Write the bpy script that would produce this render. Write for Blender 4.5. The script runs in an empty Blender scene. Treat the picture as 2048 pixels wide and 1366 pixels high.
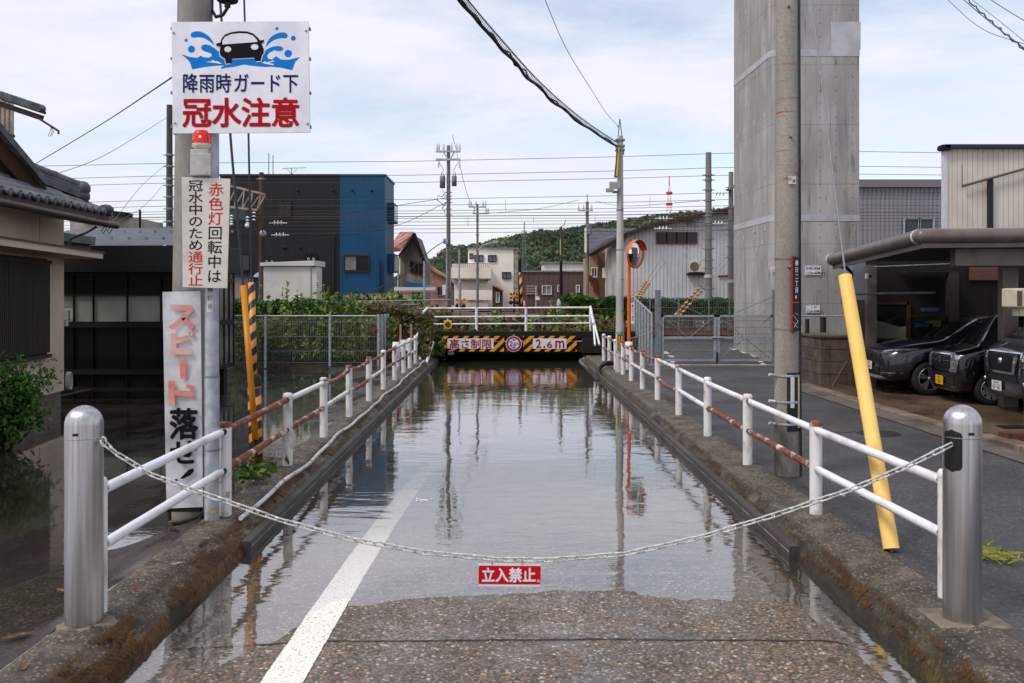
import bpy, bmesh, math, random
import numpy as np
from mathutils import Vector, Matrix, noise
from mathutils.bvhtree import BVHTree
R = math.radians
random.seed(7); rng = np.random.default_rng(7)
sc = bpy.context.scene
COL = sc.collection

# ---------------------------------------------------------------- camera, sky, sun, exposure
F, CX, HY, EYE = 1800.0, 1018.0, 595.0, 2.0
cd = bpy.data.cameras.new('camera'); cam = bpy.data.objects.new('camera', cd); COL.objects.link(cam)
cam.location = (0, 0, EYE); cam.rotation_euler = (R(90), 0, 0)
cd.sensor_width = 36; cd.lens = 36 * F / 2048
cd.shift_x = (1024 - CX) / 2048; cd.shift_y = -(683 - HY) / 2048
cd.clip_start = .05; cd.clip_end = 6000
cd.dof.use_dof = True; cd.dof.focus_distance = 22; cd.dof.aperture_fstop = 5.0
sc.camera = cam
SUN_EL, SUN_AZ = R(52), math.atan2(-.62, -.42)      # azimuth from +Y towards +X
world = bpy.data.worlds.new('World'); sc.world = world; world.use_nodes = True
wt = world.node_tree; wn = wt.nodes; wl = wt.links; wn.clear()
wo = wn.new('ShaderNodeOutputWorld'); bg = wn.new('ShaderNodeBackground'); bg.inputs[1].default_value = .1
sky = wn.new('ShaderNodeTexSky'); sky.sky_type = 'NISHITA'; sky.sun_disc = False
sky.sun_elevation = SUN_EL; sky.sun_rotation = SUN_AZ; sky.air_density = 1.0; sky.dust_density = 1.5
tc = wn.new('ShaderNodeTexCoord'); sep = wn.new('ShaderNodeSeparateXYZ'); wl.new(tc.outputs['Generated'], sep.inputs[0])
def wmath(op, a, b=None):
    n = wn.new('ShaderNodeMath'); n.operation = op
    for i, v in enumerate((a, b)):
        if v is None: continue
        if isinstance(v, (int, float)): n.inputs[i].default_value = v
        else: wl.new(v, n.inputs[i])
    return n.outputs[0]
zz = wmath('ADD', wmath('ABSOLUTE', sep.outputs[2]), .16)
cmb = wn.new('ShaderNodeCombineXYZ')
wl.new(wmath('DIVIDE', sep.outputs[0], zz), cmb.inputs[0]); wl.new(wmath('DIVIDE', sep.outputs[1], zz), cmb.inputs[1])
def wnoise(scale, det, rough, off, sy=1.0):
    mp = wn.new('ShaderNodeMapping'); mp.inputs['Location'].default_value = off; mp.inputs['Scale'].default_value = (1, sy, 1)
    wl.new(cmb.outputs[0], mp.inputs[0])
    n = wn.new('ShaderNodeTexNoise'); n.inputs['Scale'].default_value = scale; n.inputs['Detail'].default_value = det
    n.inputs['Roughness'].default_value = rough; n.inputs['Distortion'].default_value = .3
    wl.new(mp.outputs[0], n.inputs['Vector']); return n.outputs[0]
n1 = wnoise(.85, 8, .6, (3.1, 7.7, 0), 1.25)
n2 = wnoise(1.7, 9, .62, (11.3, 2.2, 0), 1.6)
rp = wn.new('ShaderNodeValToRGB'); wl.new(n1, rp.inputs[0])
rp.color_ramp.elements[0].position = .33; rp.color_ramp.elements[0].color = (0.05, .05, .05, 1)
rp.color_ramp.elements[1].position = .55; rp.color_ramp.elements[1].color = (1, 1, 1, 1)
rp2 = wn.new('ShaderNodeValToRGB'); wl.new(n2, rp2.inputs[0])
rp2.color_ramp.elements[0].position = .3; rp2.color_ramp.elements[0].color = (8.3, 8.5, 10.0, 1)
rp2.color_ramp.elements[1].position = .68; rp2.color_ramp.elements[1].color = (9.3, 9.35, 10.2, 1)
skb = wn.new('ShaderNodeMix'); skb.data_type = 'RGBA'; skb.blend_type = 'MULTIPLY'; skb.inputs[0].default_value = 1
wl.new(sky.outputs[0], skb.inputs[6]); skb.inputs[7].default_value = (2.5, 2.2, 1.9, 1)
mx = wn.new('ShaderNodeMix'); mx.data_type = 'RGBA'
wl.new(rp.outputs[0], mx.inputs[0]); wl.new(skb.outputs[2], mx.inputs[6]); wl.new(rp2.outputs[0], mx.inputs[7])
wl.new(mx.outputs[2], bg.inputs[0]); wl.new(bg.outputs[0], wo.inputs[0])
sd = bpy.data.lights.new('sun', 'SUN'); sun = bpy.data.objects.new('sun', sd); COL.objects.link(sun)
sd.energy = 2.2; sd.angle = R(14); sd.color = (1, .95, .88)
sv = Vector((math.sin(SUN_AZ) * math.cos(SUN_EL), math.cos(SUN_AZ) * math.cos(SUN_EL), math.sin(SUN_EL)))
sun.rotation_euler = sv.to_track_quat('Z', 'Y').to_euler(); sun.location = (0, 0, 30)
vs = sc.view_settings; vs.view_transform = 'Standard'; vs.look = 'None'; vs.exposure = 0; vs.gamma = 1
sc.render.engine = 'CYCLES'; sc.cycles.use_denoising = True
sc.cycles.max_bounces = 8; sc.cycles.transparent_max_bounces = 16; sc.cycles.caustics_reflective = False; sc.cycles.caustics_refractive = False

# ---------------------------------------------------------------- helpers
def W(x, y, Y):                 # a point of the place: column x, row y of the survey photo at distance Y
    return Vector(((x - CX) * Y / F, Y, EYE - (y - HY) * Y / F))
def G(y, z=0): return (EYE - z) * F / (y - HY)          # distance of ground at height z seen in row y
def lin(c): return tuple(((v / 255) / 12.92 if v / 255 < .04045 else ((v / 255 + .055) / 1.055) ** 2.4) for v in c)

MATS = {}
def NT(name):
    m = bpy.data.materials.new(name); m.use_nodes = True
    t = m.node_tree; b = t.nodes['Principled BSDF']
    return m, t, b
def node(t, ty, **k):
    n = t.nodes.new(ty)
    for a, v in k.items():
        if a.startswith('i_'):
            key = a[2:]; n.inputs[int(key) if key.isdigit() else key.replace('_', ' ')].default_value = v
        else: setattr(n, a, v)
    return n
def noise_n(t, scale, st=(1, 1, 1), detail=6, rough=.55, coord='Object', dist=0.0, loc=(0, 0, 0)):
    c = node(t, 'ShaderNodeTexCoord'); mp = node(t, 'ShaderNodeMapping'); mp.inputs['Scale'].default_value = st; mp.inputs['Location'].default_value = loc
    t.links.new(c.outputs[coord], mp.inputs[0])
    n = node(t, 'ShaderNodeTexNoise', i_Scale=scale, i_Detail=detail, i_Roughness=rough, i_Distortion=dist)
    t.links.new(mp.outputs[0], n.inputs['Vector']); return n
def ramp(t, src, stops):
    r = node(t, 'ShaderNodeValToRGB'); e = r.color_ramp.elements
    while len(e) > len(stops): e.remove(e[-1])
    while len(e) < len(stops): e.new(1)
    for k, (p, c) in enumerate(stops):
        e[k].position = p; e[k].color = (*c, 1) if len(c) == 3 else c
    t.links.new(src, r.inputs[0]); return r.outputs[0]
def mixc(t, f, a, b, mode='MIX'):
    n = node(t, 'ShaderNodeMix', data_type='RGBA', blend_type=mode)
    for i, v in ((0, f), (6, a), (7, b)):
        if isinstance(v, (int, float)): n.inputs[i].default_value = v
        elif isinstance(v, tuple): n.inputs[i].default_value = (*v[:3], 1)
        else: t.links.new(v, n.inputs[i])
    return n.outputs[2]
def bump(t, b, src, strength, dist=.01):
    n = node(t, 'ShaderNodeBump', i_Strength=strength, i_Distance=dist); t.links.new(src, n.inputs['Height'])
    if b.inputs['Normal'].is_linked:
        t.links.new(b.inputs['Normal'].links[0].from_socket, n.inputs['Normal'])
    t.links.new(n.outputs[0], b.inputs['Normal'])
def M(name, c, c2=None, s=3, lo=.42, hi=.62, st=(1, 1, 1), rough=.6, metal=0, var=.12, vs_=18, bmp=0, bsc=40, spec=.3, c3=None, s3=1, lo3=.55, hi3=.7, st3=(1, 1, 1), r2=None, emit=0, coat=0):
    """Principled material: base colour, blotches of c2, stains of c3, fine value noise, bump."""
    if name in MATS: return MATS[name]
    m, t, b = NT(name)
    col = None
    f = noise_n(t, vs_, st)
    v = ramp(t, f.outputs[0], [(.3, (1 - var,) * 3), (.7, (1 + var,) * 3)])
    col = mixc(t, 1, c, v, 'MULTIPLY')
    if c2 is not None:
        a = noise_n(t, s, st, loc=(4.2, 1.7, .3)); fa = ramp(t, a.outputs[0], [(lo, (0, 0, 0)), (hi, (1, 1, 1))])
        col = mixc(t, fa, col, c2)
        if r2 is not None:
            rr = ramp(t, fa, [(0, (rough,) * 3), (1, (r2,) * 3)]); t.links.new(rr, b.inputs['Roughness'])
    if c3 is not None:
        a3 = noise_n(t, s3, st3, loc=(9.2, 5.7, 2.3)); f3 = ramp(t, a3.outputs[0], [(lo3, (0, 0, 0)), (hi3, (1, 1, 1))])
        col = mixc(t, f3, col, c3)
    t.links.new(col, b.inputs['Base Color'])
    if not b.inputs['Roughness'].is_linked: b.inputs['Roughness'].default_value = rough
    b.inputs['Metallic'].default_value = metal; b.inputs['Specular IOR Level'].default_value = spec
    if coat: b.inputs['Coat Weight'].default_value = coat; b.inputs['Coat Roughness'].default_value = .04
    if bmp:
        bn = noise_n(t, bsc, st, detail=8); bump(t, b, bn.outputs[0], bmp)
    if emit:
        b.inputs['Emission Color'].default_value = (*c, 1); b.inputs['Emission Strength'].default_value = emit
    MATS[name] = m; return m

def empty(name, loc, label=None, cat=None, group=None):
    o = bpy.data.objects.new(name, None); COL.objects.link(o); o.location = loc; o.empty_display_size = .1
    tag(o, label, cat, group); return o
def tag(o, label=None, cat=None, group=None, kind=None):
    if label: o['label'] = label
    if cat: o['category'] = cat
    if group: o['group'] = group
    if kind: o['kind'] = kind
    return o
def wloc(o):
    p = Vector(o.location)
    while o.parent: o = o.parent; p += Vector(o.location)
    return p
class MB:
    def __init__(s): s.v = []; s.f = []; s.m = []; s.sm = []; s.mats = []
    def mi(s, m):
        if m not in s.mats: s.mats.append(m)
        return s.mats.index(m)
    def add(s, vs, fs, m, smooth=False):
        o = len(s.v); s.v.extend([tuple(p) for p in vs]); k = s.mi(m)
        for f in fs: s.f.append(tuple(i + o for i in f)); s.m.append(k); s.sm.append(smooth)
    def box(s, a, b, m, mat=None):
        (x0, y0, z0), (x1, y1, z1) = a, b
        vs = [Vector(p) for p in ((x0, y0, z0), (x1, y0, z0), (x1, y1, z0), (x0, y1, z0), (x0, y0, z1), (x1, y0, z1), (x1, y1, z1), (x0, y1, z1))]
        if mat is not None: vs = [mat @ p for p in vs]
        s.add(vs, [(0, 3, 2, 1), (4, 5, 6, 7), (0, 1, 5, 4), (1, 2, 6, 5), (2, 3, 7, 6), (3, 0, 4, 7)], m)
    def bar(s, p, q, w, h, m, up=Vector((0, 0, 1))):
        p = Vector(p); q = Vector(q); d = q - p; L = d.length; d.normalize()
        if abs(d.dot(up)) > .99: up = Vector((0, 1, 0))
        x = d.cross(up).normalized(); z = x.cross(d)
        mt = Matrix.Translation(p) @ Matrix((x, d, z)).transposed().to_4x4()
        s.box((-w / 2, 0, -h / 2), (w / 2, L, h / 2), m, mt)
    def tube(s, pts, r, m, n=8, caps=True, closed=False):
        pts = [Vector(p) for p in pts]; N = len(pts); rs = r if isinstance(r, (list, tuple)) else [r] * N
        vs = []; fs = []; prev = None
        for i, p in enumerate(pts):
            a = pts[(i - 1) % N] if (i > 0 or closed) else p; b = pts[(i + 1) % N] if (i < N - 1 or closed) else p
            d = (b - a).normalized()
            if prev is None:
                u = Vector((0, 0, 1)) if abs(d.z) < .9 else Vector((0, 1, 0))
                x = d.cross(u).normalized()
            else:
                x = (prev - d * prev.dot(d))
                x = x.normalized() if x.length > 1e-6 else d.orthogonal().normalized()
            prev = x; y = d.cross(x)
            for k in range(n):
                t = 2 * math.pi * k / n; vs.append(p + (x * math.cos(t) + y * math.sin(t)) * rs[i])
        for i in range(N if closed else N - 1):
            j = (i + 1) % N
            for k in range(n): l = (k + 1) % n; fs.append((i * n + k, i * n + l, j * n + l, j * n + k))
        s.add(vs, fs, m, True)
        if caps and not closed: s.add(vs[:n], [tuple(range(n))[::-1]], m); s.add(vs[-n:], [tuple(range(n))], m)
    def lathe(s, prof, m, c=(0, 0, 0), n=16, axis='z', smooth=True):
        c = Vector(c); vs = []; fs = []
        for r, h in prof:
            for k in range(n):
                t = 2 * math.pi * k / n; a, b = r * math.cos(t), r * math.sin(t)
                vs.append(c + (Vector((a, b, h)) if axis == 'z' else Vector((a, h, b)) if axis == 'y' else Vector((h, a, b))))
        for i in range(len(prof) - 1):
            for k in range(n): l = (k + 1) % n; fs.append((i * n + k, i * n + l, (i + 1) * n + l, (i + 1) * n + k))
        s.add(vs, fs, m, smooth)
    def poly(s, pts, m): s.add(pts, [tuple(range(len(pts)))], m)
    def prism(s, pts, d, m):          # outline extruded by vector d
        n = len(pts); a = [Vector(p) for p in pts]; b = [p + Vector(d) for p in a]
        s.add(a + b, [tuple(range(n)), tuple(range(2 * n - 1, n - 1, -1))] + [(i, i + n, (i + 1) % n + n, (i + 1) % n) for i in range(n)], m)
    def grid(s, nu, nv, fn, m, smooth=False):
        vs = [fn(u, v) for v in range(nv + 1) for u in range(nu + 1)]
        s.add(vs, [(v * (nu + 1) + u, v * (nu + 1) + u + 1, (v + 1) * (nu + 1) + u + 1, (v + 1) * (nu + 1) + u) for v in range(nv) for u in range(nu)], m, smooth)
    def ball(s, c, r, m, n=10, sc_=(1, 1, 1)):
        c = Vector(c); k = n // 2
        prof = [(math.sin(math.pi * i / k), -math.cos(math.pi * i / k)) for i in range(k + 1)]
        vs = [c + Vector((p * math.cos(2 * math.pi * j / n) * r * sc_[0], p * math.sin(2 * math.pi * j / n) * r * sc_[1], h * r * sc_[2])) for p, h in prof for j in range(n)]
        s.add(vs, [(i * n + j, i * n + (j + 1) % n, (i + 1) * n + (j + 1) % n, (i + 1) * n + j) for i in range(k) for j in range(n)], m, True)
    def build(s, name, parent=None, label=None, cat=None, group=None, kind=None, loc=None, bevel=0, attr=None):
        me = bpy.data.meshes.new(name)
        if parent is not None: off = wloc(parent)
        elif loc is not None: off = Vector(loc)
        else:
            a = np.array(s.v); off = Vector(((a[:, 0].min() + a[:, 0].max()) / 2, (a[:, 1].min() + a[:, 1].max()) / 2, a[:, 2].min()))
        a = np.array(s.v, dtype=float) - np.array(off)
        me.from_pydata(a.tolist(), [], s.f)
        for m in s.mats: me.materials.append(m)
        me.polygons.foreach_set('material_index', s.m); me.polygons.foreach_set('use_smooth', s.sm)
        me.update()
        o = bpy.data.objects.new(name, me); COL.objects.link(o)
        if parent is not None: o.parent = parent
        else: o.location = off
        if bevel:
            bm = bmesh.new(); bm.from_mesh(me); bmesh.ops.remove_doubles(bm, verts=bm.verts, dist=1e-5); bm.to_mesh(me); bm.free()
            md = o.modifiers.new('bevel', 'BEVEL'); md.width = bevel; md.segments = 2; md.limit_method = 'ANGLE'; md.angle_limit = R(40)
        return tag(o, label, cat, group, kind)
def dup(root, loc=None, rz=None, label=None):
    def cp(o, par):
        c = o.copy(); COL.objects.link(c)
        if par is not None: c.parent = par
        for ch in [q for q in bpy.data.objects if q.parent == o]: cp(ch, c)
        return c
    r = cp(root, None)
    if loc is not None: r.location = loc
    if rz is not None: r.rotation_euler = (0, 0, rz)
    if label: r['label'] = label
    return r

_glyph = {}
def glyph(ch):
    key = ch
    if key not in _glyph:
        c = bpy.data.curves.new('lettering', 'FONT'); c.body = ch; c.resolution_u = 4
        o = bpy.data.objects.new('lettering', c); COL.objects.link(o)
        dg = bpy.context.evaluated_depsgraph_get()
        me = bpy.data.meshes.new_from_object(o.evaluated_get(dg))
        _glyph[key] = ([v.co[:2] for v in me.vertices], [tuple(p.vertices) for p in me.polygons])
        bpy.data.objects.remove(o); bpy.data.curves.remove(c); bpy.data.meshes.remove(me)
    return _glyph[key]
def text_px(mb, ch, x0, y0, x1, y1, Y, m, bold=0.0, tight=False, sk=0.0, fn=None):
    """One glyph (or a short string) filling a cell given in photo rows and columns, lying in the plane at distance Y."""
    vs, fs = glyph(ch)
    if not vs: return
    if tight:
        xs = [p[0] for p in vs]; ys = [p[1] for p in vs]; a0, a1, b0, b1 = min(xs), max(xs), min(ys), max(ys)
    else: a0, a1, b0, b1 = 0, 1, -.12, .88
    for k in range(9 if bold else 1):          # heavier strokes: the letter laid down again round itself
        ox, oy = (bold * math.cos(k * math.pi / 4), bold * math.sin(k * math.pi / 4)) if k else (0, 0)
        pt = []
        for x, y in vs:
            u = (x + ox - a0) / (a1 - a0); v = (y + oy - b0) / (b1 - b0)
            X = x0 + (x1 - x0) * u; Yp = y1 + (y0 - y1) * v
            X += sk * (Yp - y0)
            pt.append((fn(X, Yp) if fn else W(X, Yp, Y)) - Vector((0, .0002 * k, 0)))
        mb.add(pt, fs, m)
def quad_px(mb, pts, Y, m): mb.poly([W(x, y, Y) for x, y in pts][::-1], m)
def sign_board(mb, pts, Y, th, mface, mback=None):
    fr = [W(x, y, Y) for x, y in pts]; mb.prism(fr, (0, th, 0), mback or mface)
    mb.poly([p + Vector((0, -.002, 0)) for p in fr][::-1], mface)

# leaf clouds
def leaves(mb, n, sample, size, m, tilt=1.0, long=1.6):
    pts = np.array([sample() for _ in range(n)]) if callable(sample) else sample
    n = len(pts)
    d = rng.normal(size=(n, 3)); d /= np.linalg.norm(d, axis=1)[:, None]
    e = rng.normal(size=(n, 3)); e -= d * (d * e).sum(1)[:, None]; e /= np.linalg.norm(e, axis=1)[:, None]
    nn = np.cross(d, e)
    s = size * (.6 + .8 * rng.random(n))[:, None]
    a = pts - d * s * long / 2; b = pts + e * s / 2 + nn * s * .12; c = pts + d * s * long / 2; f = pts - e * s / 2 + nn * s * .12
    vs = np.stack([a, b, c, f], 1).reshape(-1, 3)
    mb.add(vs.tolist(), [(4 * i, 4 * i + 1, 4 * i + 2, 4 * i + 3) for i in range(n)], m)
def leaf_mat(name, c, c2, c3=None, s=2.0, tr=.25):
    if name in MATS: return MATS[name]
    m, t, b = NT(name)
    g = node(t, 'ShaderNodeNewGeometry')
    r1 = ramp(t, g.outputs['Random Per Island'], [(0, c), (.6, c2), (1, c3 or c2)])
    n = noise_n(t, s, detail=3); v = ramp(t, n.outputs[0], [(.35, (.6,) * 3), (.65, (1.3,) * 3)])
    col = mixc(t, 1, r1, v, 'MULTIPLY'); t.links.new(col, b.inputs['Base Color']); b.inputs['Roughness'].default_value = .55
    b.inputs['Specular IOR Level'].default_value = .3
    tl = node(t, 'ShaderNodeBsdfTranslucent'); t.links.new(col, tl.inputs[0])
    ms = node(t, 'ShaderNodeMixShader', i_0=tr); t.links.new(b.outputs[0], ms.inputs[1]); t.links.new(tl.outputs[0], ms.inputs[2])
    t.links.new(ms.outputs[0], t.nodes['Material Output'].inputs[0])
    MATS[name] = m; return m

# ---------------------------------------------------------------- shared materials
white_paint = M('white_paint', lin((222, 222, 220)), lin((150, 128, 105)), s=7, st=(1, 1, .45), lo=.52, hi=.75, rough=.45, var=.06, c3=lin((118, 66, 42)), s3=9, lo3=.66, hi3=.76)
rust_paint = M('rust_paint', lin((118, 70, 52)), lin((206, 200, 192)), s=5, lo=.54, hi=.66, rough=.75, var=.35, bmp=.3, bsc=60)
rusty_white = M('rusty_white', lin((215, 213, 208)), lin((128, 80, 58)), s=9, lo=.54, hi=.66, rough=.6, var=.1)
galv = M('galvanised', lin((150, 156, 165)), lin((176, 180, 188)), s=9, rough=.45, metal=.35, var=.08)
galv_d = M('galvanised_dull', lin((112, 116, 122)), lin((132, 136, 142)), s=5, rough=.55, metal=.25, var=.1)
black_m = M('black_metal', (.010, .010, .012), rough=.5, spec=.15)
black_p = M('black_plastic', (.015, .015, .016), rough=.55)
concrete_pole = M('concrete_pole', lin((142, 138, 132)), lin((112, 108, 102)), s=2.2, st=(1, 1, .35), rough=.85, var=.12, vs_=30, bmp=.15, bsc=60)
wire_m = M('wire_sheath', (.02, .022, .026), rough=.5)
steel_wire = M('steel_wire', lin((120, 122, 126)), rough=.45, metal=.4)
insul = M('porcelain', lin((225, 225, 228)), rough=.2)
glass_d = M('dark_glass', (.008, .009, .010), rough=.08, var=.02, spec=.25)
# ---------------------------------------------------------------- ground, road, kerbs, water
ZW, ZP = -.20, -.10            # underpass water, yard flood
def XPL(Y): return -2.6 - (Y - 8.2) * .012       # line of the rail posts
def XPR(Y): return 2.83 + (Y - 8.3) * .008
def XWL(Y): return -2.29 - (Y - 9) * .0095       # foot of the retaining kerb
def XWR(Y): return 2.42 + (Y - 7.6) * .004
def road_z(x, y):
    if y < 6.45: z = ZW + .028 * (6.45 - y)
    else: z = ZW - .036 * (y - 6.45) - .0035 * min(y - 6.45, 12) ** 2
    z += .012 * max(0, 1 - abs(x - .5) / 1.6)
    if x < -1.2: z -= .055 * (-1.2 - x)
    if x > 2.05: z -= .28 * (x - 2.05)
    z += .005 * noise.noise(Vector((x * .9, y * 2.4, 0))) + .004 * noise.noise(Vector((x * 2.2, y * 7, 4))) + .0025 * noise.noise(Vector((x * 9, y * 9, 3)))
    return max(z, -2.6)

# concrete with exposed pebbles
m, t, b = NT('road_concrete')
c = node(t, 'ShaderNodeTexCoord')
wpn = noise_n(t, 30, detail=2)
vv = node(t, 'ShaderNodeVectorMath', operation='ADD'); sc1 = node(t, 'ShaderNodeVectorMath', operation='SCALE'); sc1.inputs['Scale'].default_value = .02
t.links.new(wpn.outputs[1], sc1.inputs[0]); t.links.new(c.outputs['Object'], vv.inputs[0]); t.links.new(sc1.outputs[0], vv.inputs[1])
vo = node(t, 'ShaderNodeTexVoronoi', i_Scale=56.0); t.links.new(vv.outputs[0], vo.inputs['Vector'])
sepc = node(t, 'ShaderNodeSeparateColor'); t.links.new(vo.outputs['Color'], sepc.inputs[0])
peb = ramp(t, sepc.outputs[0], [(0, lin((60, 54, 47))), (.25, lin((112, 100, 84))), (.45, lin((86, 84, 82))), (.62, lin((136, 122, 102))), (.8, lin((148, 114, 84))), (.9, lin((120, 120, 118))), (.97, lin((196, 188, 174)))])
edge = ramp(t, vo.outputs['Distance'], [(.35, (1, 1, 1)), (.75, (.35, .33, .3))])
col = mixc(t, 1, peb, edge, 'MULTIPLY')
lw = noise_n(t, .9, (1, .5, 1)); lwr = ramp(t, lw.outputs[0], [(.35, (.75, .72, .7)), (.65, (1.1, 1.08, 1.05))])
col = mixc(t, 1, col, lwr, 'MULTIPLY')
# a transverse joint line with sealing mortar
t.links.new(col, b.inputs['Base Color'])
rn = noise_n(t, 3); rr = ramp(t, rn.outputs[0], [(.4, (.28,) * 3), (.6, (.55,) * 3)]); t.links.new(rr, b.inputs['Roughness'])
bump(t, b, vo.outputs['Distance'], -.55, .006)
road_m = m
def road_fn(u, v):
    y = 1.5 + 36 * (v / 300) ** 1.35
    f = u / 60; x0, x1 = XWL(y) - .05, XWR(y) + .05
    x = x0 + (x1 - x0) * f
    return (x, y, road_z(x, y))
mb = MB(); mb.grid(60, 300, road_fn, road_m, True)
mb.build('road', kind='structure', loc=(0, 0, 0))
# painted line
m, t, b = NT('road_paint')
n = noise_n(t, 60, (1, 1, 1), detail=4); n2_ = noise_n(t, 5)
f = ramp(t, n.outputs[0], [(.57, (0, 0, 0)), (.66, (1, 1, 1))])
col = mixc(t, f, lin((232, 228, 218)), lin((120, 108, 92)))
t.links.new(col, b.inputs['Base Color']); b.inputs['Roughness'].default_value = .6
bump(t, b, n.outputs[0], .3, .003)
line_m = m
def line_fn(u, v):
    y = 1.5 + 14 * v / 400; x = -1.40 + .245 * u / 6
    if u in (0, 6): x += .006 * noise.noise(Vector((u, y * 14, 0))) + .004 * noise.noise(Vector((u, y * 50, 0)))
    return (x, y, road_z(x, y) + .005)
mb = MB(); mb.grid(6, 400, line_fn, line_m, True); mb.build('road_line', kind='structure', loc=(0, 0, 0))
mb = MB(); mb.grid(120, 1, lambda u, v: (XWL(5.7) + (XWR(5.7) - XWL(5.7)) * u / 120, 5.69 + .018 * v + .006 * noise.noise(Vector((u * .3, 0, 0))), road_z(XWL(5.7) + (XWR(5.7) - XWL(5.7)) * u / 120, 5.7) + .004), M('joint_sealant', lin((38, 35, 34)), lin((74, 66, 58)), s=14, lo=.5, hi=.6, rough=.6)); mb.build('road_joint', kind='structure', loc=(0, 0, 0))

# kerb concrete with moss on faces that look at the water
def kerb_mat(name, moss, mossy):
    m, t, b = NT(name)
    n = noise_n(t, 3.2, detail=8, rough=.65); v = noise_n(t, 38, detail=10, rough=.7)
    base = ramp(t, n.outputs[0], [(.32, lin((50, 42, 35))), (.5, lin((80, 71, 61))), (.68, lin((114, 103, 90)))])
    vf = ramp(t, v.outputs[0], [(.32, (.35,) * 3), (.5, (.95,) * 3), (.68, (1.5,) * 3)])
    base = mixc(t, 1, base, vf, 'MULTIPLY')
    vo = node(t, 'ShaderNodeTexVoronoi', i_Scale=55.0); cc = node(t, 'ShaderNodeTexCoord'); t.links.new(cc.outputs['Object'], vo.inputs['Vector'])
    sp = node(t, 'ShaderNodeSeparateColor'); t.links.new(vo.outputs['Color'], sp.inputs[0])
    pf = ramp(t, sp.outputs[0], [(.72, (0, 0, 0)), (.86, (.75, .75, .75))]); pd = ramp(t, vo.outputs['Distance'], [(.3, (1, 1, 1)), (.6, (0, 0, 0))])
    base = mixc(t, mixc(t, 1, pf, pd, 'MULTIPLY'), base, lin((168, 154, 134)))
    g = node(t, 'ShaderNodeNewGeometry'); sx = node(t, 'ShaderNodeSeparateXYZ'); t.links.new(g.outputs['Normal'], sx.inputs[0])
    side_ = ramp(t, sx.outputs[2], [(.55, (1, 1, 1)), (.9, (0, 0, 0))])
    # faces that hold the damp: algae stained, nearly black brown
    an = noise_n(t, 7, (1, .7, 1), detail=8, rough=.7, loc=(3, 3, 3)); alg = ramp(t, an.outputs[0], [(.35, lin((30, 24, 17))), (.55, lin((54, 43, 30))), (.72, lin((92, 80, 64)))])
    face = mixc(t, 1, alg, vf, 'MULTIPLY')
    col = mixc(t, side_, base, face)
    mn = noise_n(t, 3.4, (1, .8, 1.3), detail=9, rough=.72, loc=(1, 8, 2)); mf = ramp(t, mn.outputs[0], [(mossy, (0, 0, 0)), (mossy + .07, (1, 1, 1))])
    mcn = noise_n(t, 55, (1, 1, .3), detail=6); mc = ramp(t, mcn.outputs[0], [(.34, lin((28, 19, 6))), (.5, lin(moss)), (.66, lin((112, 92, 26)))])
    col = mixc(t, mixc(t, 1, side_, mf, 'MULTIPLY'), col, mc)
    # a little yellow lichen on the top
    ln = noise_n(t, 1.7, detail=7, rough=.7, loc=(6, 2, 8)); lf_ = ramp(t, ln.outputs[0], [(.63, (0, 0, 0)), (.70, (.8, .8, .8))])
    col = mixc(t, mixc(t, 1, lf_, ramp(t, v.outputs[0], [(.4, (0, 0, 0)), (.55, (1, 1, 1))]), 'MULTIPLY'), col, lin((126, 106, 36)))
    t.links.new(col, b.inputs['Base Color']); b.inputs['Roughness'].default_value = .7
    bump(t, b, v.outputs[0], 1.0, .025); bump(t, b, vo.outputs['Distance'], -.4, .01)
    return m
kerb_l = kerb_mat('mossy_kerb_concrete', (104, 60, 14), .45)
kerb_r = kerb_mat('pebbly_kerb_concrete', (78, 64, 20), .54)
def kerb(side):
    XP, XW = (XPL, XWL) if side < 0 else (XPR, XWR)
    sg = -side           # towards the road
    K = 34
    def fn(u, v):
        y = 1.2 + 30.2 * (v / 760) ** 1.5
        xp, xw = XP(y), XW(y)
        w = abs(xw - xp)
        tp = .115 if side < 0 else w - .13
        pr = np.array([(-.17, -.3), (-.17, .0), (-.10, .005), (tp * .5, .004), (tp - .015, .003), (tp, -.006), (tp + .01, -.022),
              (tp + (w - tp) * .5, -.085), (w - .03, -.125), (w - .01, -.17), (w, -.26), (w, -.5)])
        if u == K + 1: px, pz = w, -3
        else:
            d = np.r_[0, np.cumsum(np.hypot(*np.diff(pr, axis=0).T))]; q = u / K * d[-1]
            px, pz = np.interp(q, d, pr[:, 0]), np.interp(q, d, pr[:, 1])
        p3 = Vector((side * 5 + px * 9, y * 9, pz * 9))
        n_ = noise.noise(p3 * .35) * .010 + noise.noise(p3) * .009 + noise.noise(p3 * 2.7) * .006 + max(0, noise.noise(p3 * 1.6)) * .008
        if u in (0, K, K + 1): n_ = 0
        top = px < tp - .02
        crum = max(0, noise.noise(Vector((side, y * 2.1, 9 + pz * 3))) - .12) * .07 * max(0, 1 - abs(px - tp) / .07)
        if top: return (xp + sg * px, y, pz + n_ * (.25 if px < -.12 else .8) - crum)
        return (xp + sg * (px + n_ - crum), y, pz + n_ * .4 - crum * .8)
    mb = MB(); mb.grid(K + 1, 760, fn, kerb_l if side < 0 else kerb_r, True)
    if side > 0: mb.f = [q[::-1] for q in mb.f]
    return mb.build('kerb', kind='structure', loc=(0, 0, 0))
kerb(-1); kerb(1)
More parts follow.
